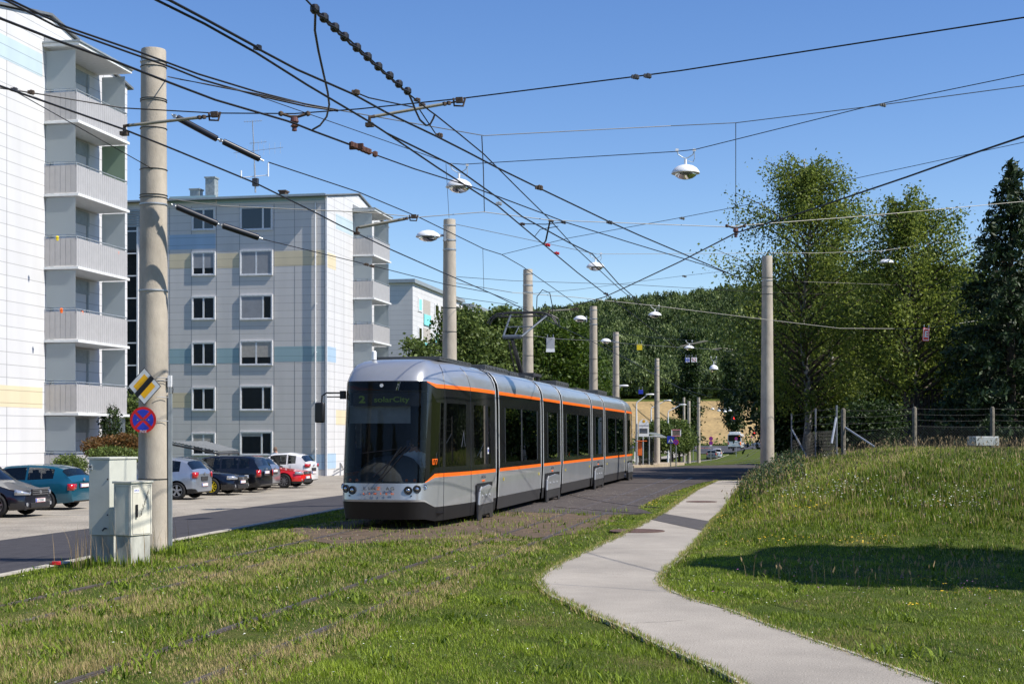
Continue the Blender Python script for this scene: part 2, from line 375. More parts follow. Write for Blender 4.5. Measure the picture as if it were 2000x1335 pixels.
# ---- rails
def rail(x, y0, y1, name='tram_rail'):
    b = MB(); st = 1.0; y = y0
    ps = [(x, yy) for yy in np.arange(y0, y1, 2.0)]
    for (xa, ya), (xb, yb) in zip(ps[:-1], ps[1:]):
        za, zb = T1(xa, ya), T1(xb, yb)
        for d0, d1, h in ((-.03, .03, .015), (.045, .065, .013)):
            b.add([(xa + d0, ya, za - .05), (xa + d1, ya, za - .05), (xa + d1, ya, za + h), (xa + d0, ya, za + h), (xb + d0, yb, zb - .05), (xb + d1, yb, zb - .05), (xb + d1, yb, zb + h), (xb + d0, yb, zb + h)],
                  [(0, 1, 2, 3), (7, 6, 5, 4), (0, 4, 5, 1), (1, 5, 6, 2), (2, 6, 7, 3), (3, 7, 4, 0)])
    tag(b.build(name, M['rail']), kind='structure')
for x in (-8.25, -7.35, -5.2, -4.3): rail(x, -6, 330)
# curved rails of the branch that swing across the crossing
def crail(pts):
    b = MB(); n = 18; ctrl = [Vector(G(*p)) for p in pts]; out = []
    for i in range(n + 1):
        t = i / n; a = ctrl[0].lerp(ctrl[1], t); c = ctrl[1].lerp(ctrl[2], t); out.append(a.lerp(c, t))
    for a, c in zip(out[:-1], out[1:]):
        d = (c - a); m_ = (a + c) / 2; b.box((m_.x, m_.y, .0), (d.length + .01, .06, .045), rz=math.atan2(d.y, d.x))
    tag(b.build('tram_rail', M['rail']), kind='structure')
crail([(1085, 990), (1190, 1000), (1262, 1003)]); crail([(1110, 966), (1215, 990), (1300, 992)]); crail([(1122, 969), (1235, 967), (1440, 966)])
# round and cut-off manhole covers of rusty iron
M['iron'] = mat('rusty_iron', (.13, .075, .055), .75, .2, .25, 20, bump=.5, bscale=60)
for (px, py, r, lab) in ((1244, 1039.5, .52, 'rusty brown manhole cover at the left edge of the footpath'), (1370, 981.5, .42, 'dark manhole cover in the middle of the far footpath')):
    p = G(px, py); b = MB(); b.lathe([(r, .02), (r, .040), (r - .03, .044), (r - .035, .039), (0, .039)], (p.x, p.y, 0), 28); tag(b.build('manhole_cover', M['iron']), lab, 'manhole cover')
# far street across, branch to the left, pavement and markings
ribbon('street', M['asphalt'], [(-120, 352), (60, 352)], [(-120, 384), (60, 384)], lambda x, y: TB(y), .06, 8, 4)
ribbon('road_mouth', M['asphalt'], [(-17, 270), (-22, 320), (-48, 353)], [(-11.8, 280), (-10.5, 325), (-1, 353)], lambda x, y: TB(y), .05, 5, 4)
ribbon('road_marking', mat('red_marking', (.45, .12, .12), .8), [(-34, 342), (-19, 338)], [(-34, 345), (-19, 341)], lambda x, y: TB(y), .09, 3, 3)
for i in range(6): ribbon('road_marking', M['white'], [(-40 + i * 5, 346), (-37 + i * 5, 346)], [(-40 + i * 5, 348.4), (-37 + i * 5, 348.4)], lambda x, y: TB(y), .09, 3, 3)
ribbon('pavement', M['gravel'], [(-21.5, 105), (-21.5, 260), (-30, 300)], [(-18.6, 105), (-18.6, 260), (-24, 305)], lambda x, y: TB(y), .05, 3, 6)
# ---- wheat field with tractor lines, on the hillside
ribbon('field', M['field'], [(-330, 392), (-330, 560)], [(260, 392), (260, 575)], lambda x, y: TB(y), .25, 60, 6)
for i, x0 in enumerate((-96, -89, -62, -55, -26, -19, 12, 19)):
    b = MB(); ps = [(x0 - 14 * math.sin(t * 1.3) - 22 * t, 395 + t * 160) for t in np.linspace(0, 1, 40)]
    b.grid([[(x, y, TB(y) + .42), (x + .4, y, TB(y) + .42)] for x, y in ps])
    tag(b.build('tractor_track', mat('track_green', (.24, .18, .07), .95)), kind='structure')
# ---- parking bay marks (faded) and path stains
for y in (37.6, 42.6, 50.0): 
    b = MB(); b.box((-21.5, y, float(road_z(-17, y)) - .0), (4.4, .07, .004)); b.v = [(v[0], v[1], -.455 + .002 + (0.004 if i % 8 > 3 else 0)) for i, v in enumerate(b.v)]
    tag(b.build('parking_marking', mat('faded_white', (.5, .48, .44), .9)), kind='structure')
# ------------------------------------------------------------------ buildings
def panelmat(name, col, pitch=.47, z0=0.0, rough=.5, streak=.11):
    """cladding boards: horizontal joints in object height, faint weather streaks"""
    if name in MC: return MC[name]
    m = bpy.data.materials.new(name); m.use_nodes = True; n = m.node_tree; L = n.links; b = n.nodes['Principled BSDF']; b.inputs['Roughness'].default_value = rough
    g = n.nodes.new('ShaderNodeNewGeometry'); sp = n.nodes.new('ShaderNodeSeparateXYZ'); L.new(g.outputs['Position'], sp.inputs[0])
    def math_(op, a, bb=None):
        k = n.nodes.new('ShaderNodeMath'); k.operation = op; L.new(a, k.inputs[0])
        if bb is not None:
            if isinstance(bb, (int, float)): k.inputs[1].default_value = bb
            else: L.new(bb, k.inputs[1])
        return k.outputs[0]
    u = math_('FRACT', math_('DIVIDE', math_('ADD', sp.outputs[2], 20 - z0), pitch))
    line = math_('LESS_THAN', u, .05 / pitch * .5)
    nz = n.nodes.new('ShaderNodeTexNoise'); nz.inputs['Scale'].default_value = 1.0; nz.inputs['Detail'].default_value = 5
    mp = n.nodes.new('ShaderNodeMapping'); mp.inputs['Scale'].default_value = (1.2, 1.2, .16); L.new(g.outputs['Position'], mp.inputs[0]); L.new(mp.outputs[0], nz.inputs['Vector'])
    wn = n.nodes.new('ShaderNodeTexWhiteNoise'); wn.noise_dimensions = '1D'; L.new(math_('FLOOR', math_('DIVIDE', math_('ADD', sp.outputs[2], 20 - z0), pitch)), wn.inputs['W'])
    k = math_('ADD', math_('MULTIPLY', nz.outputs[0], streak * 2.2), math_('MULTIPLY', wn.outputs[0], .035))
    k = math_('SUBTRACT', math_('ADD', math_('MULTIPLY', k, 1.0), 1 - streak - .02), 0.0)
    mx = n.nodes.new('ShaderNodeMix'); mx.data_type = 'RGBA'; mx.blend_type = 'MULTIPLY'; mx.inputs[0].default_value = 1; mx.inputs[6].default_value = (*col, 1)
    cb = n.nodes.new('ShaderNodeCombineColor'); [L.new(k, cb.inputs[i]) for i in range(3)]; L.new(cb.outputs[0], mx.inputs[7])
    m2 = n.nodes.new('ShaderNodeMix'); m2.data_type = 'RGBA'; L.new(line, m2.inputs[0]); L.new(mx.outputs[2], m2.inputs[6]); m2.inputs[7].default_value = (*[c * .60 for c in col], 1)
    L.new(m2.outputs[2], b.inputs['Base Color'])
    bp = n.nodes.new('ShaderNodeBump'); bp.inputs['Strength'].default_value = .35; bp.inputs['Distance'].default_value = .02; bp.invert = True; L.new(line, bp.inputs['Height']); L.new(bp.outputs[0], b.inputs['Normal'])
    MC[name] = m; return m
Wp = panelmat('white_cladding', (.60, .60, .60)); Wshade = panelmat('shaded_white_cladding', (.60, .58, .555))  # second copy of the same white cladding, toned for the shaded walls
Pb = panelmat('pale_blue_cladding', (.46, .565, .615)); Pt = panelmat('teal_cladding', (.30, .43, .46)); Pd = panelmat('blue_cladding', (.36, .49, .62)); Py = panelmat('cream_cladding', (.66, .57, .39))
M['balc'] = mat('balcony_sheet_grey', (.43, .42, .415), .45, .1, .04, 3); M['slab'] = mat('balcony_slab', (.68, .70, .70), .7, var=.05)
M['frost'] = frosted('frosted_glass', (.50, .55, .57), .25); M['frame'] = mat('window_frame_white', (.72, .73, .74), .4)
M['joint'] = mat('panel_joint', (.22, .23, .24), .7); M['roofm'] = mat('roof_metal', (.20, .21, .21), .5, .3, .1, 3); M['fascia'] = mat('fascia_metal', (.34, .38, .40), .45, .3)
M['pane'] = glassmat('window_pane', (.02, .025, .03), .42, .03, 1.0, 1.7); M['dark'] = mat('dark_interior', (.02, .02, .022), .9)
M['blind'] = mat('roller_blind', (.30, .31, .33), .8, scale=1.5); M['blind2'] = mat('roller_blind_beige', (.42, .39, .35), .8); M['curtain'] = mat('net_curtain', (.45, .47, .52), .9, var=.25, scale=14, stretch=(8, 8, .3)); M['bcurtain'] = mat('blue_curtain', (.10, .16, .30), .9, var=.3, scale=10, stretch=(8, 8, .3))
M['cyan'] = mat('cyan_panel', (.25, .72, .72), .5)

def window(par, X0, X1, z0, z1, Y, mul=.5, blind=0.0, bm='blind', curtain=None, axis='Y'):
    """opening in a facade: outer casing standing proud, sash bars, panes, blind. axis Y: wall faces -Y; axis X: wall faces +X"""
    def bx(a, b_, lo, hi, mb):          # a..b_ across, lo..hi depth outward, given as boxes
        if axis == 'Y': mb.b2((a[0], Y - hi, a[1]), (b_[0], Y - lo, b_[1]))
        else: mb.b2((Y + lo, a[0], a[1]), (Y + hi, b_[0], b_[1]))
    fr = MB(); c = .07
    for (a, b_) in (((X0, z0), (X0 + c, z1)), ((X1 - c, z0), (X1, z1)), ((X0 + c, z1 - c), (X1 - c, z1)), ((X0 + c, z0), (X1 - c, z0 + c))): bx(a, b_, .003, .09, fr)
    fo = fr.build('window', M['frame'], par, world=True)
    sa = MB(); s = .055; A0, A1, B0, B1 = X0 + c + .002, X1 - c - .002, z0 + c + .002, z1 - c - .002; mx = A0 + (A1 - A0) * mul
    for (a, b_) in (((A0, B0), (A0 + s, B1)), ((A1 - s, B0), (A1, B1)), ((A0 + s, B1 - s), (A1 - s, B1)), ((A0 + s, B0), (A1 - s, B0 + s)), ((mx - s, B0 + s), (mx + s, B1 - s))): bx(a, b_, .012, .055, sa)
    sa.build('sash', M['frame'], fo, world=True)
    pn = MB(); bx((A0, B0), (A1, B1), .032, .036, pn); pn.build('pane', M['pane'], fo, world=True)
    dk = MB(); bx((A0, B0), (A1, B1), .004, .008, dk); dk.build('reveal', M['dark'], fo, world=True)
    if curtain:
        cu = MB(); bx((A0, B0), (A0 + (A1 - A0) * (.32 if curtain == 'curtain' else 1), B1), .012, .016, cu); cu.build('curtain', M[curtain], fo, world=True)
        if curtain == 'curtain': cu = MB(); bx((mx + s, B0), (A1, B1), .012, .016, cu); cu.build('curtain', M[curtain], fo, world=True)
    if blind:
        bl = MB(); bx((A0, B1 - (B1 - B0) * blind), (A1 if mul < .6 else mx - s, B1), .040, .050, bl); bl.build('roller_blind', M[bm], fo, world=True)
    return fo
def balcony(par, X, Y0, Y1, zs, zn, dep=1.35, top=False, greenish=False, low=False):
    """slab with corrugated sheet railing, handrail, frosted end screens up to zn"""
    ph = 1.08
    b = MB(); b.b2((X + .003, Y0 - .05, zs - .10), (X + dep + .10, Y1 + .05, zs)); bo = b.build('balcony', M['slab'], par, world=True)
    c = MB()
    t = .012
    # ribbed sheets: shallow trapezoid profile
    def ribbed(p0, p1, n, out):
        p0, p1 = Vector(p0), Vector(p1); d = (p1 - p0) / n; o = Vector(out); row0 = []
        for i in range(n):
            a = p0 + d * i
            row0 += [a, a + d * .88, a + d * .90 - o * .012, a + d * .98 - o * .012]
        row0.append(p1)
        c.grid([[tuple(v) for v in row0], [(v.x, v.y, v.z + ph) for v in row0]])
    ribbed((X + .02, Y0, zs + .02), (X + dep, Y0, zs + .02), 6, (0, -1, 0)); ribbed((X + dep, Y0, zs + .02), (X + dep, Y1, zs + .02), 24, (1, 0, 0))
    ribbed((X + dep, Y1, zs + .02), (X + .02, Y1, zs + .02), 6, (0, 1, 0))
    c.build('railing_sheet', M['balc'], bo, world=True)
    r = MB(); z = zs + ph + .10
    r.tube([(X + .02, Y0, z), (X + dep, Y0, z), (X + dep, Y1, z), (X + .02, Y1, z)], .022, 6)
    for y in np.linspace(Y0, Y1, 5): r.tube([(X + dep, y, zs + ph - .02), (X + dep, y, z)], .014, 5)
    r.build('handrail', M['fascia'], bo, world=True)
    for (y, d0, d1) in ((Y0 + .04, .05, dep - .07), (Y1 - .04, .25, dep - .07)):
        g_ = MB(); g_.b2((X + d0, y, zs + ph + .16 if y < (Y0 + Y1) / 2 else zs + .4), (X + d1, y + .012, zn - .14))
        g_.build('glass_screen', M['frost'] if not (greenish and y > (Y0 + Y1) / 2) else frosted('green_screen', (.34, .45, .34), .05), bo, world=True)
    return bo
def apartment(name, label, group, X, Y0, dep, Wd, zb, z_eave, ridge, floors, balc, colours_g, facade=None, far=False):
    """block with +X gable wall and -Y eave wall; the ridge runs along X"""
    t = thing(name, label, 'apartment building', (X - 6, Y0 + dep / 2, zb), group=group)
    Y1 = Y0 + dep; ym = (Y0 + Y1) / 2; z0 = zb - .8
    b = MB(); b.add([(X, Y0, z0), (X, Y1, z0), (X, Y1, z_eave), (X, ym, ridge), (X, Y0, z_eave)], [(0, 1, 2, 3, 4)]); b.build('gable_wall', Wp, t, world=True)
    b = MB(); b.add([(X - Wd, Y0, z0), (X, Y0, z0), (X, Y0, z_eave), (X - Wd, Y0, z_eave)], [(0, 1, 2, 3)]); b.build('eave_wall', Wshade, t, world=True)
    b = MB(); b.add([(X, Y1, z0), (X - Wd, Y1, z0), (X - Wd, Y1, z_eave), (X, Y1, z_eave)], [(0, 1, 2, 3)]); b.add([(X - Wd, Y1, z0), (X - Wd, Y0, z0), (X - Wd, Y0, z_eave), (X - Wd, ym, ridge), (X - Wd, Y1, z_eave)], [(0, 1, 2, 3, 4)]); b.build('rear_wall', Wshade, t, world=True)
    r = MB(); o = .38; th = .09; sl_ = (ridge - z_eave) / (dep / 2); ze = z_eave - sl_ * o + .04
    for (xa, xb) in ((X - Wd - .2, X + .12),):
        v = [(xa, Y0 - o, ze), (xb, Y0 - o, ze), (xb, ym, ridge + .06), (xa, ym, ridge + .06), (xb, Y1 + o, ze), (xa, Y1 + o, ze)]
        v2 = [(p[0], p[1], p[2] + th) for p in v]
        r.add(v + v2, [(1, 0, 3, 2), (2, 3, 5, 4), (6, 7, 8, 9), (9, 8, 10, 11), (0, 1, 7, 6), (1, 2, 8, 7), (2, 4, 10, 8), (4, 5, 11, 10), (5, 3, 9, 11), (3, 0, 6, 9)])
    ro = r.build('roof', M['roofm'], t, world=True)
    gt = MB(); gt.b2((X - Wd - .2, Y0 - o - .11, ze + .0), (X + .12, Y0 - o - .003, ze + .11)); gt.build('gutter', M['fascia'], ro, world=True)
    jn = MB()
    for y in (Y0 + 1.55, Y0 + 3.5, Y1 - 2.2):
        if balc and balc[0] - .1 < y < balc[1] + .1: continue
        jn.b2((X + .0012, y, z0), (X + .004, y + .022, z_eave + sl_ * min(y - Y0, Y1 - y) - .05))
    jn.build('panel_joint', M['joint'], t, world=True)
    cr_ = MB(); cr_.b2((X + .002, Y0 - .05, z0), (X + .06, Y0 + .035, z_eave)); cr_.b2((X - .05, Y0 - .05, z0), (X + .0018, Y0 - .002, z_eave)); cr_.build('corner_trim', M['frame'], t, world=True)
    for (ya, yb, za, zc, mt) in colours_g:
        c = MB(); c.b2((X + .0015, ya, za), (X + .0055, yb, zc)); c.build('colour_panel', mt, t, world=True)
    if balc:
        b0, b1, slabs = balc
        for i, zs in enumerate(slabs):
            zn = slabs[i + 1] if i + 1 < len(slabs) else zs + 2.86
            balcony(t, X, b0, b1, zs, zn, greenish=(i == len(slabs) - 2 and X == XA))
            d = MB(); d.b2((X + .004, b0 + .45, zs + .02), (X + .05, b0 + .62, zn - .2)); d.b2((X + .004, b0 + .62, zn - .75), (X + .035, b1 - .7, zn - .2)); d.b2((X + .004, b1 - .9, zs + .02), (X + .05, b1 - .8, zn - .2)); d.build('door_frame', M['fascia'], t, world=True)
            w_ = MB(); w_.b2((X + .004, b0 + .65, zs + .05), (X + .03, b0 + 1.6, zn - .78)); w_.build('balcony_door', M['frame'], t, world=True)
        zt = slabs[-1] + 2.86
        cn = MB(); cn.b2((X + .003, b0 - .12, zt), (X + 1.52, b1 + .12, zt + .12)); cn.build('canopy', M['slab'], t, world=True)
        ct = MB(); ct.b2((X + .003, b0 - .17, zt + .123), (X + 1.58, b1 + .17, zt + .19)); ct.build('canopy_sheet', M['fascia'], t, world=True)
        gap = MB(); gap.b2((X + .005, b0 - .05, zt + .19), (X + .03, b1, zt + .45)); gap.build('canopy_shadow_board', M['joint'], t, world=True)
    return t
SL1 = [0.0, 2.72, 5.54, 8.36, 11.18, 14.0]
# building A, next to the parking lot
XA = -28.45; yA = PX(84, 800, XA).y; bA = (yA + .1, PX(250, 800, XA + 1.35).y - .1)
def gz(px, py, X=XA): return PX(px, py, X).z
tA = apartment('apartment_building', 'white clad block nearest the camera at the left edge with six grey balconies', 'clad apartment blocks', XA, yA - 6.1, 13.2, 30, -.6, 17.0, 18.15, 6, (bA[0], bA[1], SL1),
  [(yA - 6.1, yA - .05, gz(60, 140), gz(60, 95), Pb), (yA - 6.1, yA - .05, gz(60, 796), gz(60, 755), Py)])
# building B, behind it
XB = -28.3; YB = 84.1
cB = lambda px, py: PX(px, py, XB)
SLB = [s_ - .30 for s_ in SL1]
b0B, b1B = PX(689, 600, XB).y + .05, PX(762, 600, XB + 1.35).y - .1
gp = []
for (p0, p1, q0, q1, mt) in ((656, 689, 417, 446, Pb), (637, 656, 494, 521, Py), (637, 656, 680, 705, Pd), (656, 676, 804, 829, Py), (637, 656, 888, 915, Pd)):
    a, b_ = cB(p0, q1), cB(p1, q0); gp.append((a.y, b_.y, a.z, a.z + .94, mt))
tB = apartment('apartment_building', 'clad block with shaded window facade and bright gable behind the parked cars', 'clad apartment blocks', XB, YB, 13.2, 34, -.6, 16.65, 17.8, 6, (b0B, b1B, SLB), gp)
WB = []
rowsB = [(407, 451), (492, 539), (579, 625), (668, 714), (756, 802), (845, 889)]
fm = lambda px, py: PY(px, py, YB)
for ci, (a, b_) in enumerate(((375, 421), (469, 533))):
    for ri, (q0, q1) in enumerate(rowsB):
        p, q = fm(a, q1), fm(b_, q0 - (3 if ci else 0)); z0 = fm(a, q1).z; z1 = fm(a, q0 - (3 if ci else 0)).z
        kw = {}
        if ci == 0: kw = [dict(curtain='bcurtain'), dict(blind=.7), dict(curtain='curtain'), dict(), dict(curtain=None), dict(blind=.35, bm='blind2')][ri]
        else: kw = [dict(mul=.72, curtain='bcurtain'), dict(blind=1.0, mul=.5), dict(blind=.95, mul=.72), dict(blind=.68, bm='blind2', mul=.5), dict(mul=.72), dict(mul=.68, blind=.18, bm='blind2')][ri]
        kw.setdefault('mul', .5)
        window(tB, p.x, q.x, z0, z1, YB, **kw)
for a in (340, 362) : pass
jb = MB()
for px in (373.5, 422.5, 467.5, 535, 575, 617, 634, 331, 300):
    x = fm(px, 600).x; jb.b2((x, YB - .004, -.8), (x + .028, YB - .0012, 16.3))
jb.build('panel_joint', M['joint'], tB, world=True)
for (a, b_, q0, q1, mt) in ((331, 421, 463, 488, Pd), (331, 373, 500, 525, Py), (424, 467, 498, 524, Py), (536, 634, 494, 520, Py), (331, 373, 686, 710, Pt), (424, 467, 684, 709, Pt), (536, 634, 681, 706, Pt), (331, 373, 772, 796, Py), (424, 634, 386, 398, Pt), (600, 634, 890, 916, Pd), (331, 421, 386, 398, Pt)):
    p, q = fm(a, q1), fm(b_, q0); c = MB(); c.b2((p.x, YB - .0055, p.z), (q.x, YB - .0015, p.z + (.94 if q1 - q0 > 20 else .45))); c.build('colour_panel', mt, tB, world=True)
dp = MB(); x = fm(617, 600).x; dp.tube([(x, YB - .10, -.7), (x, YB - .10, 16.25)], .05, 8); [dp.b2((x - .06, YB - .11, z), (x + .06, YB - .003, z + .05)) for z in (1, 4, 7, 10, 13, 16)]; dp.build('drainpipe', M['frame'], tB, world=True)
# stair tower glazing at the left of B
xs0, xs1 = fm(252, 600).x, fm(268, 600).x
s_ = MB(); s_.b2((xs0 - .3, YB - .05, -.7), (xs1, YB - .01, 15.2)); s_.build('stair_glazing', glassmat('stair_glass', (.02, .03, .035), .3, .03), tB, world=True)
s2 = MB(); [s2.b2((xs0 - .35, YB - .09, z), (xs1 + .06, YB - .052, z + .08)) for z in np.arange(.6, 16, 1.42)]; s2.b2((xs1, YB - .1, -.7), (xs1 + .1, YB - .005, 15.8)); s2.build('stair_frame', M['frame'], tB, world=True)
lv = MB(); [lv.b2((xs0 - .35, YB - .14, z), (xs1 + .3, YB - .101, z + .1)) for z in np.arange(15.1, 16.1, .16)]; lv.build('louvre', M['fascia'], tB, world=True)
# roof things of B
def bxat(name, pxa, pxb, pyt, zb_, mt, Y, par, dy=.6):
    a, b_ = PY(pxa, pyt, Y), PY(pxb, pyt, Y); c = MB(); c.b2((a.x, Y, zb_), (b_.x, Y + dy, a.z)); c.b2((a.x - .06, Y - .06, a.z), (b_.x + .06, Y + dy + .06, a.z + .09)); return c.build(name, mt, par, world=True)
M['zinc'] = mat('zinc', (.36, .41, .41), .5, .3, .2, 5)
bxat('chimney', 401, 419, 348, 16.6, M['zinc'], 86.5, tB); bxat('chimney', 371, 389, 371, 16.6, M['zinc'], 86.5, tB); bxat('roof_hatch', 545, 557, 374, 16.6, M['rust'], 86.5, tB)
an = thing('roof_antenna', 'tall mast with television aerials on the roof of the middle block', 'antenna', tuple(PY(499, 372, 87.0)))
def ap(px, py): return PY(px, py, 87.0)
a_ = MB(); a_.tube([ap(499, 376), ap(497, 320)], .055, 6); a_.tube([ap(497, 320), ap(493, 236)], .035, 5); a_.build('mast', M['steel'], an, world=True)
for (p0, p1, n) in (((476, 238), (512, 236), 7), ((456, 299), (553, 288), 9), ((487, 280), (521, 277), 5)):
    a_ = MB(); a_.tube([ap(*p0), ap(*p1)], .014, 4)
    for i in range(n):
        t_ = (i + .5) / n; x_, y_ = p0[0] + (p1[0] - p0[0]) * t_, p0[1] + (p1[1] - p0[1]) * t_; h_ = 3 if n == 7 else (11 if n == 9 else 4)
        a_.tube([ap(x_, y_ - h_), ap(x_, y_ + h_)], .009, 4)
    a_.build('aerial', M['steel'], an, world=True)
a_ = MB(); a_.tube([ap(471, 347), ap(524, 342)], .03, 5); a_.tube([ap(471, 333), ap(471, 349)], .05, 6); a_.tube([ap(524, 318), ap(524, 345)], .05, 6); a_.build('cross_arm', M['white'], an, world=True)
a_ = MB(); p = ap(499, 356); a_.box(p, (.35, .3, .5)); a_.build('amplifier_box', M['dsteel'], an, world=True)
# building C, far white slab block with cyan loggias
XC = -35.6; ccn = PX(806, 552, XC); YC = ccn.y; zC = ccn.z
tC = thing('apartment_building', 'distant white slab block with turquoise loggias rising behind the street trees', 'apartment building', (XC - 6, YC + 20, -1), group='clad apartment blocks')
yCe = PX(903, 590, XC).y
b = MB(); b.add([(XC, YC, -1.5), (XC, yCe, -1.5), (XC, yCe, zC), (XC, YC, zC)], [(0, 1, 2, 3)]); b.build('long_wall', Wp, tC, world=True)
b = MB(); b.add([(XC - 14, YC, -1.5), (XC, YC, -1.5), (XC, YC, zC), (XC - 14, YC, zC)], [(0, 1, 2, 3)]); b.build('end_wall', Wshade, tC, world=True)
b = MB(); b.b2((XC - 14.3, YC - .3, zC), (XC + .3, yCe, zC + .35)); b.build('roof', M['fascia'], tC, world=True)
tD = thing('apartment_building', 'farthest white block, stepped on from the slab block behind the trees', 'apartment building', (XC - 6, yCe + 30, -1), group='clad apartment blocks')
yD = PX(960, 600, XC).y
b = MB(); b.b2((XC - 13, yCe + .6, -1.5), (XC + .9, yD + 25, zC - .4)); b.build('wall', Wp, tD, world=True)
b = MB(); b.b2((XC - 13.3, yCe + .3, zC - .4), (XC + 1.2, yD + 25.3, zC - .05)); b.build('roof', M['fascia'], tD, world=True)
def wc(par, p0, p1, q0, q1, X, mt, nm, dpt=.05):
    a, b_ = PX(p0, q0, X), PX(p1, q0, X); zb_ = PX(p0, q1, X).z; c = MB(); c.b2((X + .004, a.y, zb_), (X + dpt, b_.y, a.z)); return c.build(nm, mt, par, world=True)
for k in range(4):
    dy = k * 54
    for (p0, p1, q0) in ((816, 824, 580), (848, 857, 592), (873, 880, 601), (888, 895, 606)):
        q = 852 - (852 - q0 - dy) ; z_hi = PX(p0, q0, XC).z - k * 2.8
        a, b_ = PX(p0, q0, XC), PX(p1, q0, XC); fo = MB(); fo.b2((XC + .003, a.y, z_hi - 1.35), (XC + .07, b_.y, z_hi)); fo_ = fo.build('window', M['frame'], tC, world=True)
        fo = MB(); fo.b2((XC + .072, a.y + .3, z_hi - 1.2), (XC + .08, b_.y - .3, z_hi - .15)); fo.build('pane', M['pane'] if (k + p0) % 3 else M['cyan'], fo_, world=True)
    for (p0, p1, q0) in ((827, 840, 584), (861, 870, 597)):
        a, b_ = PX(p0, q0, XC), PX(p1, q0, XC); z_hi = a.z - k * 2.8; c = MB(); c.b2((XC + .003, a.y, z_hi - 2.3), (XC + .03, b_.y, z_hi)); lo = c.build('loggia', M['blind2'], tC, world=True)
        c = MB(); c.b2((XC + .04, a.y, z_hi - 2.5), (XC + .12, b_.y, z_hi - 1.45)); c.build('loggia_railing', M['cyan'], lo, world=True)
for k in range(4):
    for p0, p1 in ((912, 919), (926, 932), (940, 945)):
        q0 = 612; a, b_ = PX(p0, q0, XC + .9), PX(p1, q0, XC + .9); z_hi = zC - 1.4 - k * 2.8
        fo = MB(); fo.b2((XC + .903, a.y, z_hi - 1.4), (XC + .97, b_.y, z_hi)); fo.build('window', M['cyan'] if p0 == 926 else M['pane'], tD, world=True)
for (px, py, lv_, mt_, nm_, lb_) in ((120, 604, 2, 'orange', 'toy', 'small orange things on the railing of the second lowest full balcony, left'), (160, 609, 2, 'orange', 'flower_pot', 'orange flower pot on the outer railing of the second lowest full balcony'), (112, 463, 3, 'bright_yellow', 'flower_pot', 'yellow green pot inside the middle balcony of the near block'), (230, 492, 3, 'orange', 'flower_pot', 'orange flower at the far end of the middle balcony railing')):
    if mt_ not in M: M[mt_] = mat('pot_' + mt_, (.6, .3, .05))
    p_ = PX(px, py + 6, XA + 1.3); b = MB(); b.lathe([(.04, -.02), (.06, .08), (.05, .08), (0, .07)], p_, 10); b.lathe([(0, .07), (.07, .11), (.04, .16), (0, .17)], p_, 7); tag(b.build(nm_, M[mt_]), lb_, nm_.replace('_', ' '))
# ---- carport roof behind the parked cars
cp = thing('carport', 'dark corrugated lean-to carport behind the parked cars', 'carport', (-25, 72, -.5))
pr = [P(333, 862, 70), P(402, 861, 75), P(466, 879, 75), P(427, 881, 69)]
cr_ = MB(); n = 26; r0, r1 = [], []
for i in range(n + 1):
    t_ = i / n; a = pr[0].lerp(pr[3], t_); b_ = pr[1].lerp(pr[2], t_); dz = .035 if i % 2 else 0; r0.append((a.x, a.y, a.z + dz)); r1.append((b_.x, b_.y, b_.z + dz))
cr_.grid([r0, r1]); rf = cr_.build('roof_sheet', M['roofm'], cp, world=True); so_ = rf.modifiers.new('s', 'SOLIDIFY'); so_.thickness = .05
cb = MB()
for a in pr[2:] + [pr[2].lerp(pr[3], .5), pr[0]]: cb.tube([(a.x, a.y, -.6), (a.x, a.y, a.z - .08)], .06, 6)
cb.tube([pr[2] + Vector((0, 0, -.12)), pr[3] + Vector((0, 0, -.12))], .06, 6); cb.tube([pr[0] + Vector((0, 0, -.12)), pr[3] + Vector((0, 0, -.12))], .05, 6); cb.build('frame', M['dsteel'], cp, world=True)
# ---- white picket rail in front of block A
fe = thing('low_fence', 'low white bar fence at the edge of the parking lot below the near block', 'fence', (-27.6, 46, -.5))
fb = MB(); [fb.tube([(-27.7, y, -.5), (-27.7, y, .52)], .016, 4) for y in np.arange(40, 58, .16)]; fb.build('bars', M['fascia'], fe, world=True)
fb = MB(); [fb.tube([(-27.7, 40, z), (-27.7, 58, z)], .022, 5) for z in (-.35, .53)]; fb.build('rail', M['fascia'], fe, world=True)
# steel handrail by the gable of B
hr = MB(); a = G(664, 930, -.5); 
for dy in (0, 1.2): hr.tube([P(664 + dy * 1, 928, 88 + dy), P(664 + dy, 904, 88 + dy), P(672 + dy, 918, 92 + dy)], .03, 6)
tag(hr.build('handrail', M['steel']), 'small steel handrail at the foot of the bright gable', 'handrail')
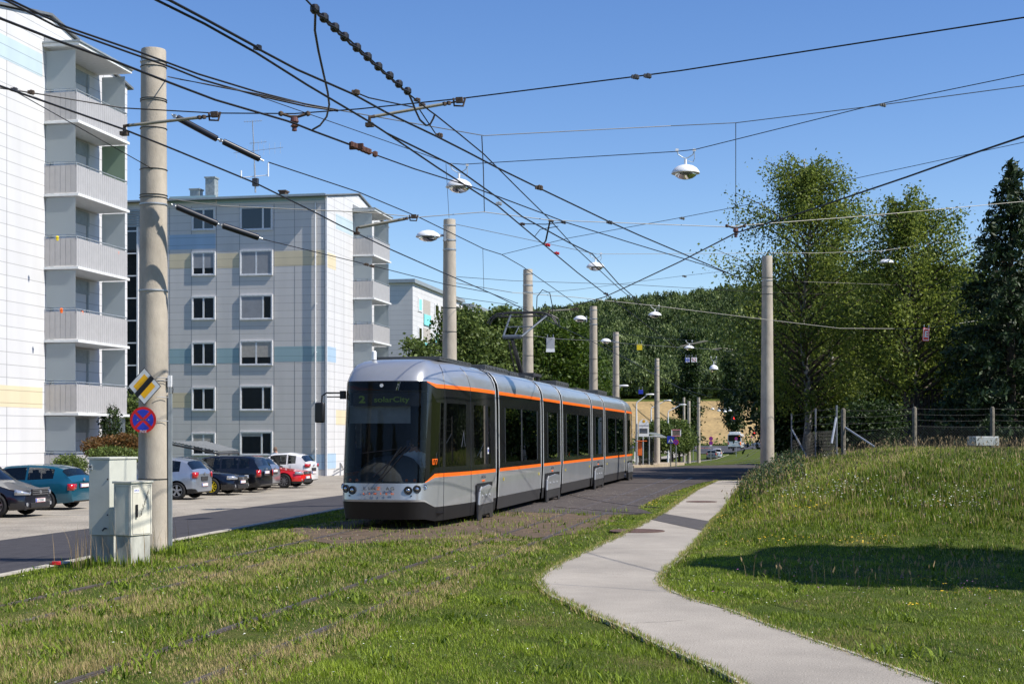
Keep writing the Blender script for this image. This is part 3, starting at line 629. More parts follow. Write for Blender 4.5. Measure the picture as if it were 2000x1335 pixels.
# ------------------------------------------------------------------ people
def person(name, label, pts, radii, edges, par, head, face_dir, shirt=None, hairc='hair', skin='skin', cloth=None):
    """one skinned body from joints; head is the joint index of the skull centre; face_dir a unit vector"""
    me = bpy.data.meshes.new(name); me.from_pydata(pts, edges, []); o = bpy.data.objects.new(name, me); C.objects.link(o)
    o.modifiers.new('s', 'SKIN'); sv = None
    bm = bmesh.new(); bm.from_mesh(me); lay = bm.verts.layers.skin.verify()
    for i, v in enumerate(bm.verts): v[lay].radius = (radii[i], radii[i]); v[lay].use_root = (i == 0)
    bm.to_mesh(me); bm.free()
    sb = o.modifiers.new('u', 'SUBSURF'); sb.levels = 2; sb.render_levels = 2
    bpy.context.view_layer.update()
    m2 = bpy.data.meshes.new_from_object(o.evaluated_get(bpy.context.evaluated_depsgraph_get())); bpy.data.objects.remove(o)
    o = bpy.data.objects.new(name, m2); C.objects.link(o); m2.materials.clear(); m2.materials.append(M[skin]); m2.materials.append(M[cloth or 'shirt'])
    hz = pts[head][2]
    for p in m2.polygons: p.use_smooth = True; p.material_index = 0 if p.center.z > hz - .16 else 1
    fd = Vector(face_dir); sd_ = fd.cross(Vector((0, 0, 1))); hc = Vector(pts[head])
    b = MB(); prof = [(.001, .125), (.05, .115), (.085, .08), (.098, .03), (.095, -.02), (.088, -.06)]
    b.lathe(prof[::-1], hc - fd * .015, 12); b.build('hair', M[hairc], o)
    f = MB(); f.lathe([(.001, -.012), (.012, 0), (.001, .012)], hc + fd * .088 + sd_ * .032 + Vector((0, 0, -.01)), 6); f.lathe([(.001, -.012), (.012, 0), (.001, .012)], hc + fd * .088 - sd_ * .032 + Vector((0, 0, -.01)), 6); f.box(hc + fd * .082 + Vector((0, 0, -.07)), (.045, .02, .012)); f.build('eyes', M['black'], o)
    f = MB(); f.lathe([(.001, -.02), (.016, -.012), (.009, .02), (.001, .024)], hc + fd * .092 + Vector((0, 0, -.035)), 6); f.build('nose', M[skin], o)
    f = MB(); [f.lathe([(.001, -.03), (.02, 0), (.001, .03)], hc + sd_ * s * .085, 6) for s in (-1, 1)]; f.build('ears', M[skin], o)
    tag(o, label, 'person'); return o
def seated(name, label, loc, fy, cloth, hairc='hair', reach=False):
    """seated figure; fy = +1/-1 faces along +Y/-Y, loc is on the seat"""
    x, y, z = loc; s = fy
    pts = [(x, y, z + .1), (x, y - .02 * s, z + .32), (x, y, z + .52), (x, y + .01 * s, z + .62), (x, y + .03 * s, z + .74), (x, y + .03 * s, z + .83)]
    rad = [.15, .14, .16, .065, .085, .075]; ed = [(0, 1), (1, 2), (2, 3), (3, 4), (4, 5)]
    for d in (-1, 1):
        k = len(pts); hx = .06 if reach else .0
        pts += [(x + d * .19, y, z + .50), (x + d * .25, y + .1 * s, z + .24), (x + d * (.16 - hx), y + (.36 if reach else .3) * s, z + (.32 if reach else .16)), (x + d * (.14 - hx), y + (.44 if reach else .38) * s, z + (.34 if reach else .14))]
        rad += [.06, .048, .036, .028]; ed += [(2, k), (k, k + 1), (k + 1, k + 2), (k + 2, k + 3)]
        k = len(pts); pts += [(x + d * .1, y + .05 * s, z + .06), (x + d * .12, y + .45 * s, z + .08), (x + d * .12, y + .48 * s, z - .32), (x + d * .12, y + .60 * s, z - .36)]
        rad += [.085, .065, .045, .035]; ed += [(0, k), (k, k + 1), (k + 1, k + 2), (k + 2, k + 3)]
    return person('person', label, pts, rad, ed, None, 4, (0, s, 0), cloth=cloth, hairc=hairc)
M['orange_cloth'] = mat('orange_cloth', (.62, .09, .02), .9); M['pink_cloth'] = mat('pink_cloth', (.35, .03, .10), .9); M['dark_cloth'] = mat('dark_cloth', (.05, .05, .06), .9); M['lime'] = mat('lime_cap', (.45, .55, .10), .8); M['grey_hair'] = mat('grey_brown_hair', (.16, .11, .08), .8); M['pale_cloth'] = mat('pale_blue_cloth', (.42, .52, .60), .9)

# ------------------------------------------------------------------ tram (root at the nose, on the ground; -Y is forward)
TX, TYN = -7.8, 26.35
tram = thing('tram', 'long silver articulated tram with dark window band and orange stripes coming towards the camera', 'tram', (TX, TYN, 0))
M['silver'] = mat('tram_silver', (.42, .43, .44), .30, .55, var=.035, scale=2.0, coat=.5)
M['silver_side'] = mat('tram_silver_side', (.40, .415, .43), .32, .5, var=.05, scale=1.4, coat=.5)
M['band'] = mat('tram_anthracite', (.012, .013, .014), .10, .0, var=.05, coat=.0, spec=.32)
M['skirt'] = mat('tram_skirt', (.034, .034, .036), .4, var=.15)
M['nosedark'] = mat('tram_bumper', (.009, .009, .010), .5, var=.15, scale=3)
M['tglass'] = glassmat('tram_window', (.01, .012, .012), .20, .008, 1.0, 1.55)
M['wglass'] = glassmat('tram_windscreen', (.01, .011, .011), .80, .008, 1.0, 1.27)
M['trim'] = mat('tram_trim', (.55, .56, .56), .35, .4)
M['inner'] = mat('tram_interior_grey', (.16, .165, .17), .7); M['seatc'] = mat('seat_cloth', (.06, .07, .12), .9)
M['bellow'] = mat('bellows', (.03, .03, .032), .8)
HWD = 1.2
RING = [(1.150, .14), (1.175, .42), (1.200, 1.00), (1.200, 1.075), (1.200, 1.20), (1.190, 2.47), (1.180, 2.76), (1.178, 2.835), (1.150, 3.0), (1.085, 3.14), (.98, 3.25), (.84, 3.33), (.66, 3.37), (0, 3.395)]
# ring segment -> kind: 0 skirt,1 silver side,2 stripe,3 band low,4 window zone,5 band high,6 stripe,7.. roof
def prism_seg(y0, y1, i0, i1, mb, inset=0.0, sides=(1, -1)):
    for s in sides:
        r = [[((RING[i][0] - inset) * s, y, RING[i][1]) for i in range(i0, i1 + 1)] for y in (y0, y1)]
        mb.grid(r if s > 0 else r[::-1])
def merge(o, d=.0008):
    bm = bmesh.new(); bm.from_mesh(o.data); bmesh.ops.remove_doubles(bm, verts=bm.verts[:], dist=d)
    for f in bm.faces: f.smooth = True
    bm.to_mesh(o.data); bm.free()
    try: o.data.set_sharp_from_angle(angle=R(40))
    except Exception: pass
def section(y0, y1, wins, kind, par, doors=()):
    b = MB(); prism_seg(y0, y1, 7, 13, b)
    bo = b.build('body_section', M['silver_side'], par); merge(bo)
    for s in (1, -1):
        for i_, nm, mt_ in ((0, 'skirt', 'skirt'), (1, 'side_panel', 'silver_side'), (2, 'stripe', 'orange'), (6, 'stripe', 'orange')):
            b = MB(); prism_seg(y0, y1, i_, i_ + 1, b, sides=(s,)); b.build(nm, M[mt_], bo)
    b = MB(); prism_seg(y0, y1, 3, 4, b); prism_seg(y0, y1, 5, 6, b)
    cuts = [y0] + [c for w_ in wins for c in w_] + [y1]
    for i in range(0, len(cuts), 2):
        if cuts[i + 1] - cuts[i] > .001: prism_seg(cuts[i], cuts[i + 1], 4, 5, b)
    b.build('window_band', M['band'], bo)
    for wa, wb in wins:
        for s in (1, -1):
            g_ = MB(); prism_seg(wa, wb, 4, 5, g_, sides=(s,)); wo_ = g_.build('window', M['tglass'], bo)
            f = MB()
            f.tube([(s * 1.196, wa, 1.2), (s * 1.186, wa, 2.47)], .016, 4); f.tube([(s * 1.196, wb, 1.2), (s * 1.186, wb, 2.47)], .016, 4)
            f.build('window_seal', M['black'], wo_)
    # inside: floor, ceiling, seats, poles
    f = MB(); f.b2((-1.12, y0, .30), (1.12, y1, .38)); f.b2((-1.1, y0, 2.72), (1.1, y1, 2.76)); f.b2((-1.13, y0, .38), (-1.10, y1, 1.18)); f.b2((1.10, y0, .38), (1.13, y1, 1.18)); f.build('interior', M['inner'], bo)
    if kind == 'long':
        f = MB(); y = y0 + .9
        while y < y1 - .8:
            for sx in (-.8, .8, ):
                f.box((sx, y, .82), (.46, .42, .1)); f.box((sx, y + .22, 1.15), (.46, .07, .7))
            y += .95
        f.build('seats', M['seatc'], bo)
        f = MB(); [f.tube([(sx, y, .38), (sx, y, 2.72)], .02, 6) for y in np.arange(y0 + .7, y1 - .4, 1.6) for sx in (-.35, .35)]; f.build('grab_pole', M['steel'], bo)
    return bo
def trimring(y, par, d):
    b = MB(); path = [(RING[i][0] + .012, RING[i][1]) for i in range(1, 14)]; full = path + [(-x, z) for x, z in path[:-1][::-1]]
    rows = [[(x * k, y + dy, z) for x, z in full] for dy, k in ((-.035, .995), (-.03, 1.0), (.03, 1.0), (.035, .995))]
    b.grid(rows); b.build('joint_trim', M['trim'], par, smooth='angle')
def bogie_cover(ya, yb, par):
    for s in (1, -1):
        b = MB(); X = 1.206 * s
        b.add([(X, ya - .06, .08), (X, yb + .06, .08), (X, yb + .06, .80), (X, ya - .06, .80)], [(0, 1, 2, 3)] if s > 0 else [(3, 2, 1, 0)])
        co = b.build('bogie_recess', M['black'], par)
        b = MB(); prof = [(ya, .34), (yb, .34), (yb, .66), (yb - .12, .71), ((ya + yb) / 2 + .3, .75), (ya + .22, .70), (ya + .08, .62)]
        b.poly([(X + .004 * s, y, z) for y, z in prof], (.03 * s, 0, 0)); b.build('bogie_cover', M['silver_side'], co, bevel=.008)
        b = MB(); b.poly([(X + .004 * s, y, z) for y, z in [(ya - .05, .02), (ya + .3, .02), (ya + .34, .12), (yb - .4, .12), (yb - .36, .02), (yb - .02, .02), (yb, .335), (ya, .335)]], (.028 * s, 0, 0)); b.build('bogie_skirt', M['skirt'], co)
        b = MB(); [b.lathe([(.03, 0), (.03, .012), (.012, .016), (0, .016)], (X + .034 * s, ya + (yb - ya) * t_, .52), 8, 'X') for t_ in (.25, .5, .75)]
        b.build('bolt', M['trim'], co)
        b = MB(); b.tube([(X + .04 * s, ya + .02, .34), (X + .04 * s, ya + .1, .64), (X + .04 * s, ya + .24, .72)], .014, 5); b.build('edge_rim', M['trim'], co)
JY = [5.4, 11.3, 14.6, 20.9, 24.2, 30.8]; END = 36.2
for k, (a, b_) in enumerate(zip(JY[:-1], JY[1:])):
    a0, b0 = a + .16, b_ - .16; short = k % 2 == 1
    wins = [(a0 + .75, b0 - .55)] if short else [(a0 + .75, a0 + .75 + (b0 - a0 - 1.3) * .48), (a0 + .80 + (b0 - a0 - 1.3) * .48, b0 - .55)]
    so_ = section(a0, b0, wins, 'short' if short else 'long', tram)
    if short:
        bogie_cover(a0 + .35, b0 - .35, so_)
        lb = MB(); lb.b2((1.04, (a0 + b0) / 2 - .09, 1.95), (1.10, (a0 + b0) / 2 + .09, 2.32)); lb.b2((-1.10, (a0 + b0) / 2 - .09, 1.95), (-1.04, (a0 + b0) / 2 + .09, 2.32)); lb.build('white_box', M['white'], so_)  # plain white boxes just inside the side windows
    else:
        [(lambda r_: (r_.b2((1.202, y, .78), (1.21, y + .06, .85)), r_.build('side_reflector', M['bright_yellow'], so_)))(MB()) for y in (a0 + .5, b0 - .4)]
for y in JY:
    b = MB(); prism_seg(y - .16, y + .16, 0, 13, b, .09); b.build('bellows', M['bellow'], tram)
    trimring(y - .17, tram, 1); trimring(y + .17, tram, -1)
# roof equipment
M['roofbox'] = mat('tram_roof_box', (.07, .075, .078), .55, .2)
for (y0, y1, h, w_) in ((1.9, 4.8, .06, .72), (6.3, 9.0, .11, .72), (9.9, 11.0, .12, .6), (12.0, 13.0, .10, .6), (16.5, 18.9, .13, .72), (21.6, 23.6, .08, .6), (25.9, 28.4, .15, .74), (31.5, 34, .08, .6)):
    b = MB(); b.b2((-w_, y0, 3.36), (w_, y1, 3.38 + h)); 
    for y in np.arange(y0 + .1, y1 - .1, .35): b.b2((w_ + .002, y, 3.41), (w_ + .014, y + .26, 3.35 + h))
    b.build('roof_unit', M['roofbox'], tram, bevel=.02)
# ---- cab (front), built once and mirrored for the tail
COL = [(0, 0), (.2, .004), (.4, .022), (.55, .05), (.66, .095), (.74, .15), (.79, .22), (.825, .30), (.855, .40), (.875, .47), (.925, .68), (.955, .86), (.962, .90), (.985, 1.06), (.995, 1.12), (1.01, 1.22), (1.07, 1.75), (1.12, 2.35), (1.135, 2.50), (1.16, 2.85), (1.172, 3.10), (1.195, 3.9), (1.2, 4.65), (1.2, 5.24)]
NWS = 8         # columns 0..7 carry the windscreen
CK = ['w'] * 7 + ['p', 'p', 'g', 'g', 'm', 'g', 'p', 'p', 'g', 'g', 'g', 'p', 'p', 'g', 'g', 'p']
front_z = [.20, .545, .585, .90, .905, .91, 2.86, 2.87, 2.88, 2.96, 3.05, 3.14, 3.22, 3.29, 3.335, 3.37]
side_z = [.14, .42, .425, 1.00, 1.075, 1.20, 2.47, 2.76, 2.835, 2.93, 3.01, 3.09, 3.17, 3.25, 3.33, 3.37]
rake = [.10, .0, -.02, .02, .02, .02, .26, .26, .265, .31, .38, .48, .62, .85, 1.15, 1.6]
inset = [.03, .0, .0, .0, .0, .0, .01, .02, .022, .05, .075, .11, .17, .26, .40, .56]
def cab_pt(j, i, s):
    x, y = COL[i]; t_ = min(1, max(0, (y - .22) / .5)); t_ = t_ * t_ * (3 - 2 * t_)
    z = front_z[j] * (1 - t_) + side_z[j] * t_
    fr = max(0, 1 - y / 3.2); ry = rake[j] * fr ** 1.3
    xx = x - inset[j] * (x / 1.2)
    if j >= 9: pass
    return (xx * s, y + ry, z)
def cab_faces(mb, jr, ir, s):
    for j in jr:
        for i in ir:
            q = [cab_pt(j, i, s), cab_pt(j, i + 1, s), cab_pt(j + 1, i + 1, s), cab_pt(j + 1, i, s)]
            mb.add(q if s > 0 else q[::-1], [(0, 1, 2, 3)])
NC = len(COL) - 1; ALL = range(NC)
def cab(par, tail=False):
    b = MB()
    for s in (1, -1):
        cab_faces(b, range(2, 3), range(0, NC), s); cab_faces(b, range(8, 15), ALL, s)
    top = [cab_pt(15, i, 1) for i in range(NC + 1)]; bot = [cab_pt(15, i, -1) for i in range(NC + 1)]
    for i in range(NC): b.add([top[i], bot[i], bot[i + 1], top[i + 1]] if i else [top[0], bot[1], top[1]], [(0, 3, 2, 1)] if i else [(0, 1, 2)])
    body = b.build('cab_body', M['silver'], par); merge(body)
    b = MB(); [cab_faces(b, range(0, 1), ALL, s) for s in (1, -1)]; o = b.build('bumper', M['nosedark'], body); merge(o)
    b = MB(); [cab_faces(b, range(1, 2), range(0, 8), s) for s in (1, -1)]; [cab_faces(b, range(1, 2), range(8, NC), s) for s in (1, -1)]; o = b.build('bumper_trim', M['trim'], body); merge(o)
    b = MB(); [cab_faces(b, (3, 7), range(7, NC), s) for s in (1, -1)]; o = b.build('stripe', M['orange'], body); merge(o)
    b = MB()
    for s in (1, -1):
        cab_faces(b, (4, 6), range(7, NC), s); cab_faces(b, (3, 4, 6, 7), range(0, 7), s)
        for i, k in enumerate(CK):
            if k in 'pm': cab_faces(b, (5,), (i,), s)
    o = b.build('window_band', M['band'], body); merge(o)
    b = MB(); [cab_faces(b, (5,), range(0, 7), s) for s in (1, -1)]; ws = b.build('windscreen', M['wglass'], body); merge(ws)
    for rng_ in ((9, 11), (12, 13), (15, 18), (20, 22)):
        for s in (1, -1):
            b = MB(); cab_faces(b, (5,), range(*rng_), s); o = b.build('window', M['tglass'], body); merge(o)
    for s in (1, -1):
        pj = MB()
        for (i_) in (14, 19):
            a = [Vector(cab_pt(j, i_, s)) for j in range(0, 14)]
            pj.tube([p + Vector((.002 * s, 0, 0)) for p in a], .006, 4)
        pj.build('panel_joint', M['black'], body)
    # lamps
    def on_front(x, z, out=.0):
        xs = [c[0] for c in COL[:12]]; ys_ = [c[1] for c in COL[:12]]; return Vector((x, float(np.interp(abs(x), xs, ys_)) - .032 + (z - .585) / .315 * .04 - out, z))
    for s in (1, -1):
        for (x, z, r_) in ((.56, .765, .074), (.715, .79, .070), (.822, .83, .052)):
            c = on_front(x * s, z); nx = .30 if x < .7 else (.62 if x < .8 else .9); n_ = Vector((nx * s, -1, 0)).normalized()
            q = Vector((0, 0, 1)).rotation_difference(n_).to_matrix()
            b = MB(); b.lathe([(r_ * 1.12, -.03), (r_ * 1.12, .010), (r_, .014), (r_ * .9, .006), (r_ * .55, .002), (0, .002)], n=20); b.v = [tuple(c + q @ Vector(v)) for v in b.v]
            h = b.build('headlight', M['black'] if x < .8 else mat('lamp_chrome', (.6, .65, .7), .08, .9), body, smooth='angle')
            b = MB(); b.lathe([(r_ * .58, .008), (r_ * .5, .02), (r_ * .3, .030), (0, .034)], n=14); b.v = [tuple(c + q @ (Vector(v) + Vector((0, 0, -.004)))) for v in b.v]
            b.build('lens', mat('lamp_chrome', (.6, .65, .7), .08, .9), h, smooth=True)
    for s in (1, -1):
        b = MB(); c = on_front(.62 * s, .66); b.lathe([(.014, -.01), (.014, .006), (0, .006)], c, 8, 'Y'); b.build('socket', M['black'], body)
        b = MB(); c = Vector((.50 * s, .14, .955)); [b.lathe([(.03, -.004), (.03, .006), (0, .008)], c + Vector((dx * s, .02 + dx * .3, .0)), 10, 'Y') for dx in (0, .15)]; b.build('turn_lamp', mat('amber', (.5, .10, .01), .4), body)
    # cab interior
    b = MB(); b.b2((-.70, .75, .30), (.70, 5.2, .38)); b.b2((-.9, 1.5, 2.70), (.9, 5.2, 2.74)); b.b2((-.62, .45, .5), (.62, 1.0, .92)); b.build('interior', M['inner'], body)
    b = MB(); b.b2((-1.0, 2.55, .38), (.95, 2.60, 2.7)); b.build('cab_partition', M['bellow'], body)
    b = MB(); rows_ = []
    for z, yy, ww in ((.92, .42, .70), (1.05, .46, .68), (1.22, .56, .58), (1.36, .70, .42), (1.42, .86, .22), (1.43, 1.0, .05)):
        rows_.append([(ww * math.sin(a), yy + .5 * (1 - math.cos(a)) * .6, z) for a in np.linspace(-1.5, 1.5, 13)])
    b.grid(rows_); b.build('dashboard', mat('dashboard_grey', (.055, .057, .06), .6), body, smooth=True)
    b = MB(); b.b2((-.68, .50, 2.40), (.68, .62, 2.66)); b.build('display_box', M['black'], body)
    b = MB(); b.box((.32, 1.45, .85), (.48, .46, .12)); b.box((.32, 1.68, 1.30), (.46, .10, .85)); b.build('driver_seat', M['seatc'], body)
    b = MB(); b.b2((-.8, .62, 2.06), (.45, .64, 2.42)); b.build('sun_blind', mat('sun_blind', (.22, .24, .26), .7), body)
    return body, ws
front, wsf = cab(tram)
bogie_cover(3.25, 4.75, front)
lb = MB(); lb.b2((1.06, 3.9, 1.98), (1.12, 4.06, 2.35)); lb.build('white_box', M['white'], front)  # plain white box behind the glass, as on the short sections
stk = MB(); stk.b2((1.199, 4.32, 1.42), (1.203, 4.44, 1.56)); stk.build('sticker', M['white'], front)
stk = MB(); stk.b2((1.2035, 4.34, 1.46), (1.205, 4.38, 1.52)); stk.b2((1.2035, 4.39, 1.46), (1.205, 4.42, 1.52)); stk.build('sticker_print', M['blue'], front)
b = MB(); prism_seg(5.2, 5.26, 0, 13, b, .01); b.build('end_trim', M['trim'], front)
tail, wst = cab(tram, True); bogie_cover(3.25, 4.75, tail)
tail.location = (0, END, 0); tail.rotation_euler = (0, 0, math.pi)
# wipers, mirror, number, lettering, destination
b = MB(); b.tube([(-.06, .0, .93), (.02, -.01, 1.0), (.30, .05, 1.45), (.42, .09, 1.60)], .014, 5); b.tube([(-.12, -.012, 1.02), (.52, .085, 1.62)], .011, 5); b.tube([(.0, -.0, .93), (.62, .10, 1.66)], .010, 5)
b.tube([(-.34, .0, 1.48), (.36, .05, 1.56)], .006, 4); b.build('wiper', M['black'], front)
b = MB(); b.tube([(-.86, .55, 2.66), (-1.0, .50, 2.66), (-1.20, .42, 2.66), (-1.28, .38, 2.60), (-1.29, .36, 2.42)], .018, 6); b.tube([(-.86, .57, 2.58), (-1.2, .42, 2.58)], .014, 6)
b.box((-.90, .53, 2.62), (.10, .10, .16)); mo = b.build('mirror_arm', M['black'], front)
b = MB(); b.box((-1.31, .33, 2.27), (.20, .09, .40), rz=R(-8)); b.build('mirror', M['black'], mo, bevel=.03)
dk = mat('lettering_grey', (.10, .11, .13), .4)
def onf(x, z): return Vector((x, float(np.interp(abs(x), [c[0] for c in COL[:9]], [c[1] for c in COL[:9]])) - .026 + (z - .585) / .315 * .04, z))
def letters(s_, x0, x1, z, size, mt_, nm, par, shear=0.0):
    n = len(s_)
    for i, ch in enumerate(s_):
        if ch == ' ': continue
        x = x0 + (x1 - x0) * i / (n - 1); p = onf(x, z); a = math.atan2(onf(x + .05, z).y - onf(x - .05, z).y, .1)
        mt2 = mt_[i] if isinstance(mt_, list) else mt_
        text_obj(nm, ch, size, mt2, par, (p.x, p.y - .016, p.z), (R(90), 0, a), sx=1.3, shear=shear, thick=.004, bold=.001)
letters('LINZ AG', -.30, .26, .80, .085, [dk, dk, dk, M['orange'], None, dk, dk], 'lettering', front)
letters('LINIEN', -.31, .26, .70, .052, M['orange'], 'lettering', front)
text_obj('fleet_number', '077', .17, M['orange'], front, (.928, .68, 1.30), (R(90), 0, R(77)), sx=.9, thick=.003, bold=.0)
led = mat('led_green', (.11, .19, .02), .5, emis=.10)
text_obj('destination', 'solarCity', .145, led, front, (.10, .498, 2.52), (R(90), 0, 0), sx=1.35, bold=.002)
text_obj('line_number', '2', .19, led, front, (-.50, .496, 2.52), (R(90), 0, 0), sx=1.4, bold=.006)
for k in (5.4 - 1.5, (11.3 + 14.6) / 2, (20.9 + 24.2) / 2):
    text_obj('lettering', 'LINZ AG', .10, dk, tram, (1.203, k, .93), (R(90), 0, R(90)), sx=1.2, thick=.002)
    text_obj('lettering', 'LINIEN', .06, M['orange'], tram, (1.203, k, .84), (R(90), 0, R(90)), sx=1.5, thick=.002)
b = MB(); b.lathe([(.05, 3.34), (.05, 3.50), (.03, 3.52), (0, 3.52)], (-.45, 1.15, 0), 12); b.build('roof_beacon', M['white'], tram, smooth='angle')
b = MB(); b.lathe([(.035, -.01), (.035, .012), (0, .014)], (-.03, .255, 2.79), 12, 'Y'); b.build('camera_dome', M['white'], tram)
# bogie wheels under the covers
for y in (3.5, 4.5, 12.3, 13.6, 21.9, 23.2, 31.8, 32.8):
    for s in (1, -1):
        b = MB(); b.lathe([(.3, -.05), (.3, .05), (.27, .06), (.1, .06), (0, .06)][::1], (s * .45, y, .31), 18, 'X'); b.build('wheel', M['dsteel'], tram)
b = MB(); b.b2((-1.0, .8, .30), (1.0, END - .8, .301)); b.build('underfloor', M['black'], tram)
# pantograph
def tl(px, py, Z): p = P(px, py, Z); return Vector((p.x - TX, p.y - TYN, p.z))
yk = 13.2; yh = 14.75
b = MB(); b.b2((-.55, 13.6, 3.54), (.55, 14.9, 3.62)); [b.lathe([(.06, 3.4), (.06, 3.55)], (sx, sy, 0), 8) for sx in (-.45, .45) for sy in (13.7, 14.8)]; pb = b.build('pantograph', M['dsteel'], tram)
b = MB(); b.tube([(.06, 14.35, 3.62), (.0, yk, 4.55)], [.075, .055], 8); b.tube([(-.12, 14.3, 3.66), (-.12, yk + .1, 4.50)], .02, 6); b.build('lower_arm', M['dsteel'], pb)
b = MB(); b.tube([(-.26, yk, 4.62), (.26, yk, 4.62)], .06, 8); b.tube([(-.26, yk, 4.62), (-.30, yk + .75, 5.0), (-.33, yh - .1, 5.36)], .028, 6); b.tube([(.26, yk, 4.62), (.55, yk + .9, 5.05), (.78, yh - .1, 5.36)], .032, 6); b.tube([(-.30, yk + .6, 4.95), (.46, yk + .6, 4.95)], .018, 5); b.tube([(.05, yk, 4.62), (.1, yk + .5, 4.95)], .012, 5); b.build('upper_arm', mat('pantograph_arm', (.16, .18, .20), .4, .5), pb)
b = MB()
for yy in (yh - .17, yh + .17): b.tube([(-1.02, yy, 5.12), (-.92, yy, 5.28), (-.72, yy, 5.405), (-.4, yy, 5.44), (.4, yy, 5.44), (.72, yy, 5.405), (.92, yy, 5.28), (1.02, yy, 5.10)], .024, 6)
for xx in (-.6, .0, .6): b.tube([(xx, yh - .17, 5.40), (xx, yh + .17, 5.40)], .02, 5)
b.tube([(-.7, yh, 5.33), (.8, yh, 5.33)], .028, 6); b.build('collector_head', M['dsteel'], pb)
b = MB(); b.tube([(.42, yh, 5.40), (.44, yh, 5.9), (.6, yh, 6.1), (.82, yh, 6.0), (.9, yh, 5.6), (.9, yh, 5.4)], .014, 5); b.tube([(.8, yh, 5.4), (1.05, yh + .1, 5.25), (1.1, yh + .1, 5.0)], .02, 5); b.build('cable_loop', M['black'], pb)
# people inside
dr = seated('person', 'tram driver in a white shirt sitting behind the windscreen', (TX + .32, TYN + 1.42, .92), -1, 'shirt', reach=True)
seated('person', 'passenger in an orange shirt at the second side window of the tram', (TX + .80, TYN + 6.75, .87), 1, 'orange_cloth')
seated('person', 'passenger with a lime cap and pink top in the middle of the tram', (TX + .80, TYN + 17.6, .87), 1, 'pink_cloth', 'lime')
seated('person', 'dark haired passenger in brownish top facing back, beside the pink top', (TX + .80, TYN + 19.3, .87), -1, 'orange_cloth')
# ------------------------------------------------------------------ cars
M['cglass'] = glassmat('car_glass', (.02, .03, .03), .5, .01, 1.0, 1.55); M['plastic'] = mat('black_plastic', (.022, .022, .024), .5); M['lampred'] = mat('tail_lamp_red', (.45, .008, .01), .15, coat=.8); M['lampclear'] = mat('lamp_clear', (.55, .58, .62), .08, .6, coat=.8)
M['alloy'] = mat('alloy_rim', (.42, .43, .45), .3, .7); M['amberc'] = mat('amber_lamp', (.75, .22, .01), .2, coat=.6); M['plate'] = mat('plate_white', (.72, .73, .74), .4, var=.02); M['plateblue'] = mat('plate_blue', (.02, .06, .4), .4); M['platered'] = mat('plate_red', (.5, .05, .05), .4); M['platetxt'] = mat('plate_text', (.05, .05, .06), .5); M['seatdark'] = mat('car_interior', (.03, .03, .033), .9)
def paint(n, c, metal=.35, rough=.28): return mat(n, c, rough, metal, var=.02, coat=1.0)
def cut_wheel_wells(o, cx, r, W):
    bm = bmesh.new()
    for x in cx:
        for s in (-1, 1):
            m_ = Matrix.Translation((x, s * (W / 2 - .08), r)) @ Matrix.Rotation(R(90), 4, 'X'); bmesh.ops.create_cone(bm, cap_ends=True, segments=28, radius1=r + .055, radius2=r + .055, depth=.42, matrix=m_)
    cm = bpy.data.meshes.new('c'); bm.to_mesh(cm); bm.free(); co = bpy.data.objects.new('c', cm); C.objects.link(co)
    cm.materials.append(M['plastic']); co.parent = o.parent; co.location = (0, 0, 0)
    md = o.modifiers.new('b', 'BOOLEAN'); md.operation = 'DIFFERENCE'; md.object = co; md.solver = 'EXACT'
    try: md.material_mode = 'TRANSFER'
    except Exception: pass
    bpy.context.view_layer.update()
    me = bpy.data.meshes.new_from_object(o.evaluated_get(bpy.context.evaluated_depsgraph_get()))
    o.modifiers.clear(); o.data = me; bpy.data.objects.remove(co)
def wheel(par, x, y, r, rimmat, style):
    s = 1 if y > 0 else -1
    b = MB(); hw = .105
    b.lathe([(r * .62, -hw * .9), (r * .86, -hw), (r * .97, -hw * .8), (r, -hw * .4), (r, hw * .4), (r * .97, hw * .8), (r * .86, hw), (r * .64, hw * .85)], (x, y, r), 26, 'Y', caps=False)
    w_ = b.build('wheel', M['tyre'], par, smooth='angle')
    b = MB(); yo = y + s * .075; R1 = r * .66
    b.lathe([(R1, y + s * .1 - 0), (R1 * .94, y + s * .1), (R1 * .92, y + s * .04), (R1, y)][::1], (x, 0, r), 26, 'Y', caps=False)
    n = {'five': 5, 'many': 10, 'multi': 7, 'cap': 9}[style]
    for k in range(n):
        a = 2 * math.pi * k / n + .3; d = Vector((math.cos(a), 0, math.sin(a))); t_ = Vector((-math.sin(a), 0, math.cos(a))); wd = R1 * (.20 if style == 'five' else .085 if style == 'many' else .13); c0 = Vector((x, yo, r))
        p = [c0 + d * R1 * .1 - t_ * wd * .7, c0 + d * R1 * .95 - t_ * wd, c0 + d * R1 * .95 + t_ * wd, c0 + d * R1 * .1 + t_ * wd * .7]
        b.poly(p, (0, s * .02, 0))
    b.lathe([(R1 * .22, yo + s * .0), (R1 * .2, yo + s * .03), (0, yo + s * .032)], (x, 0, r), 12, 'Y'); b.build('rim', rimmat, w_)
    b = MB(); b.lathe([(R1 * .93, y + s * .02), (0, y + s * .02)], (x, 0, r), 20, 'Y'); b.build('brake_disc', M['dsteel'], w_)
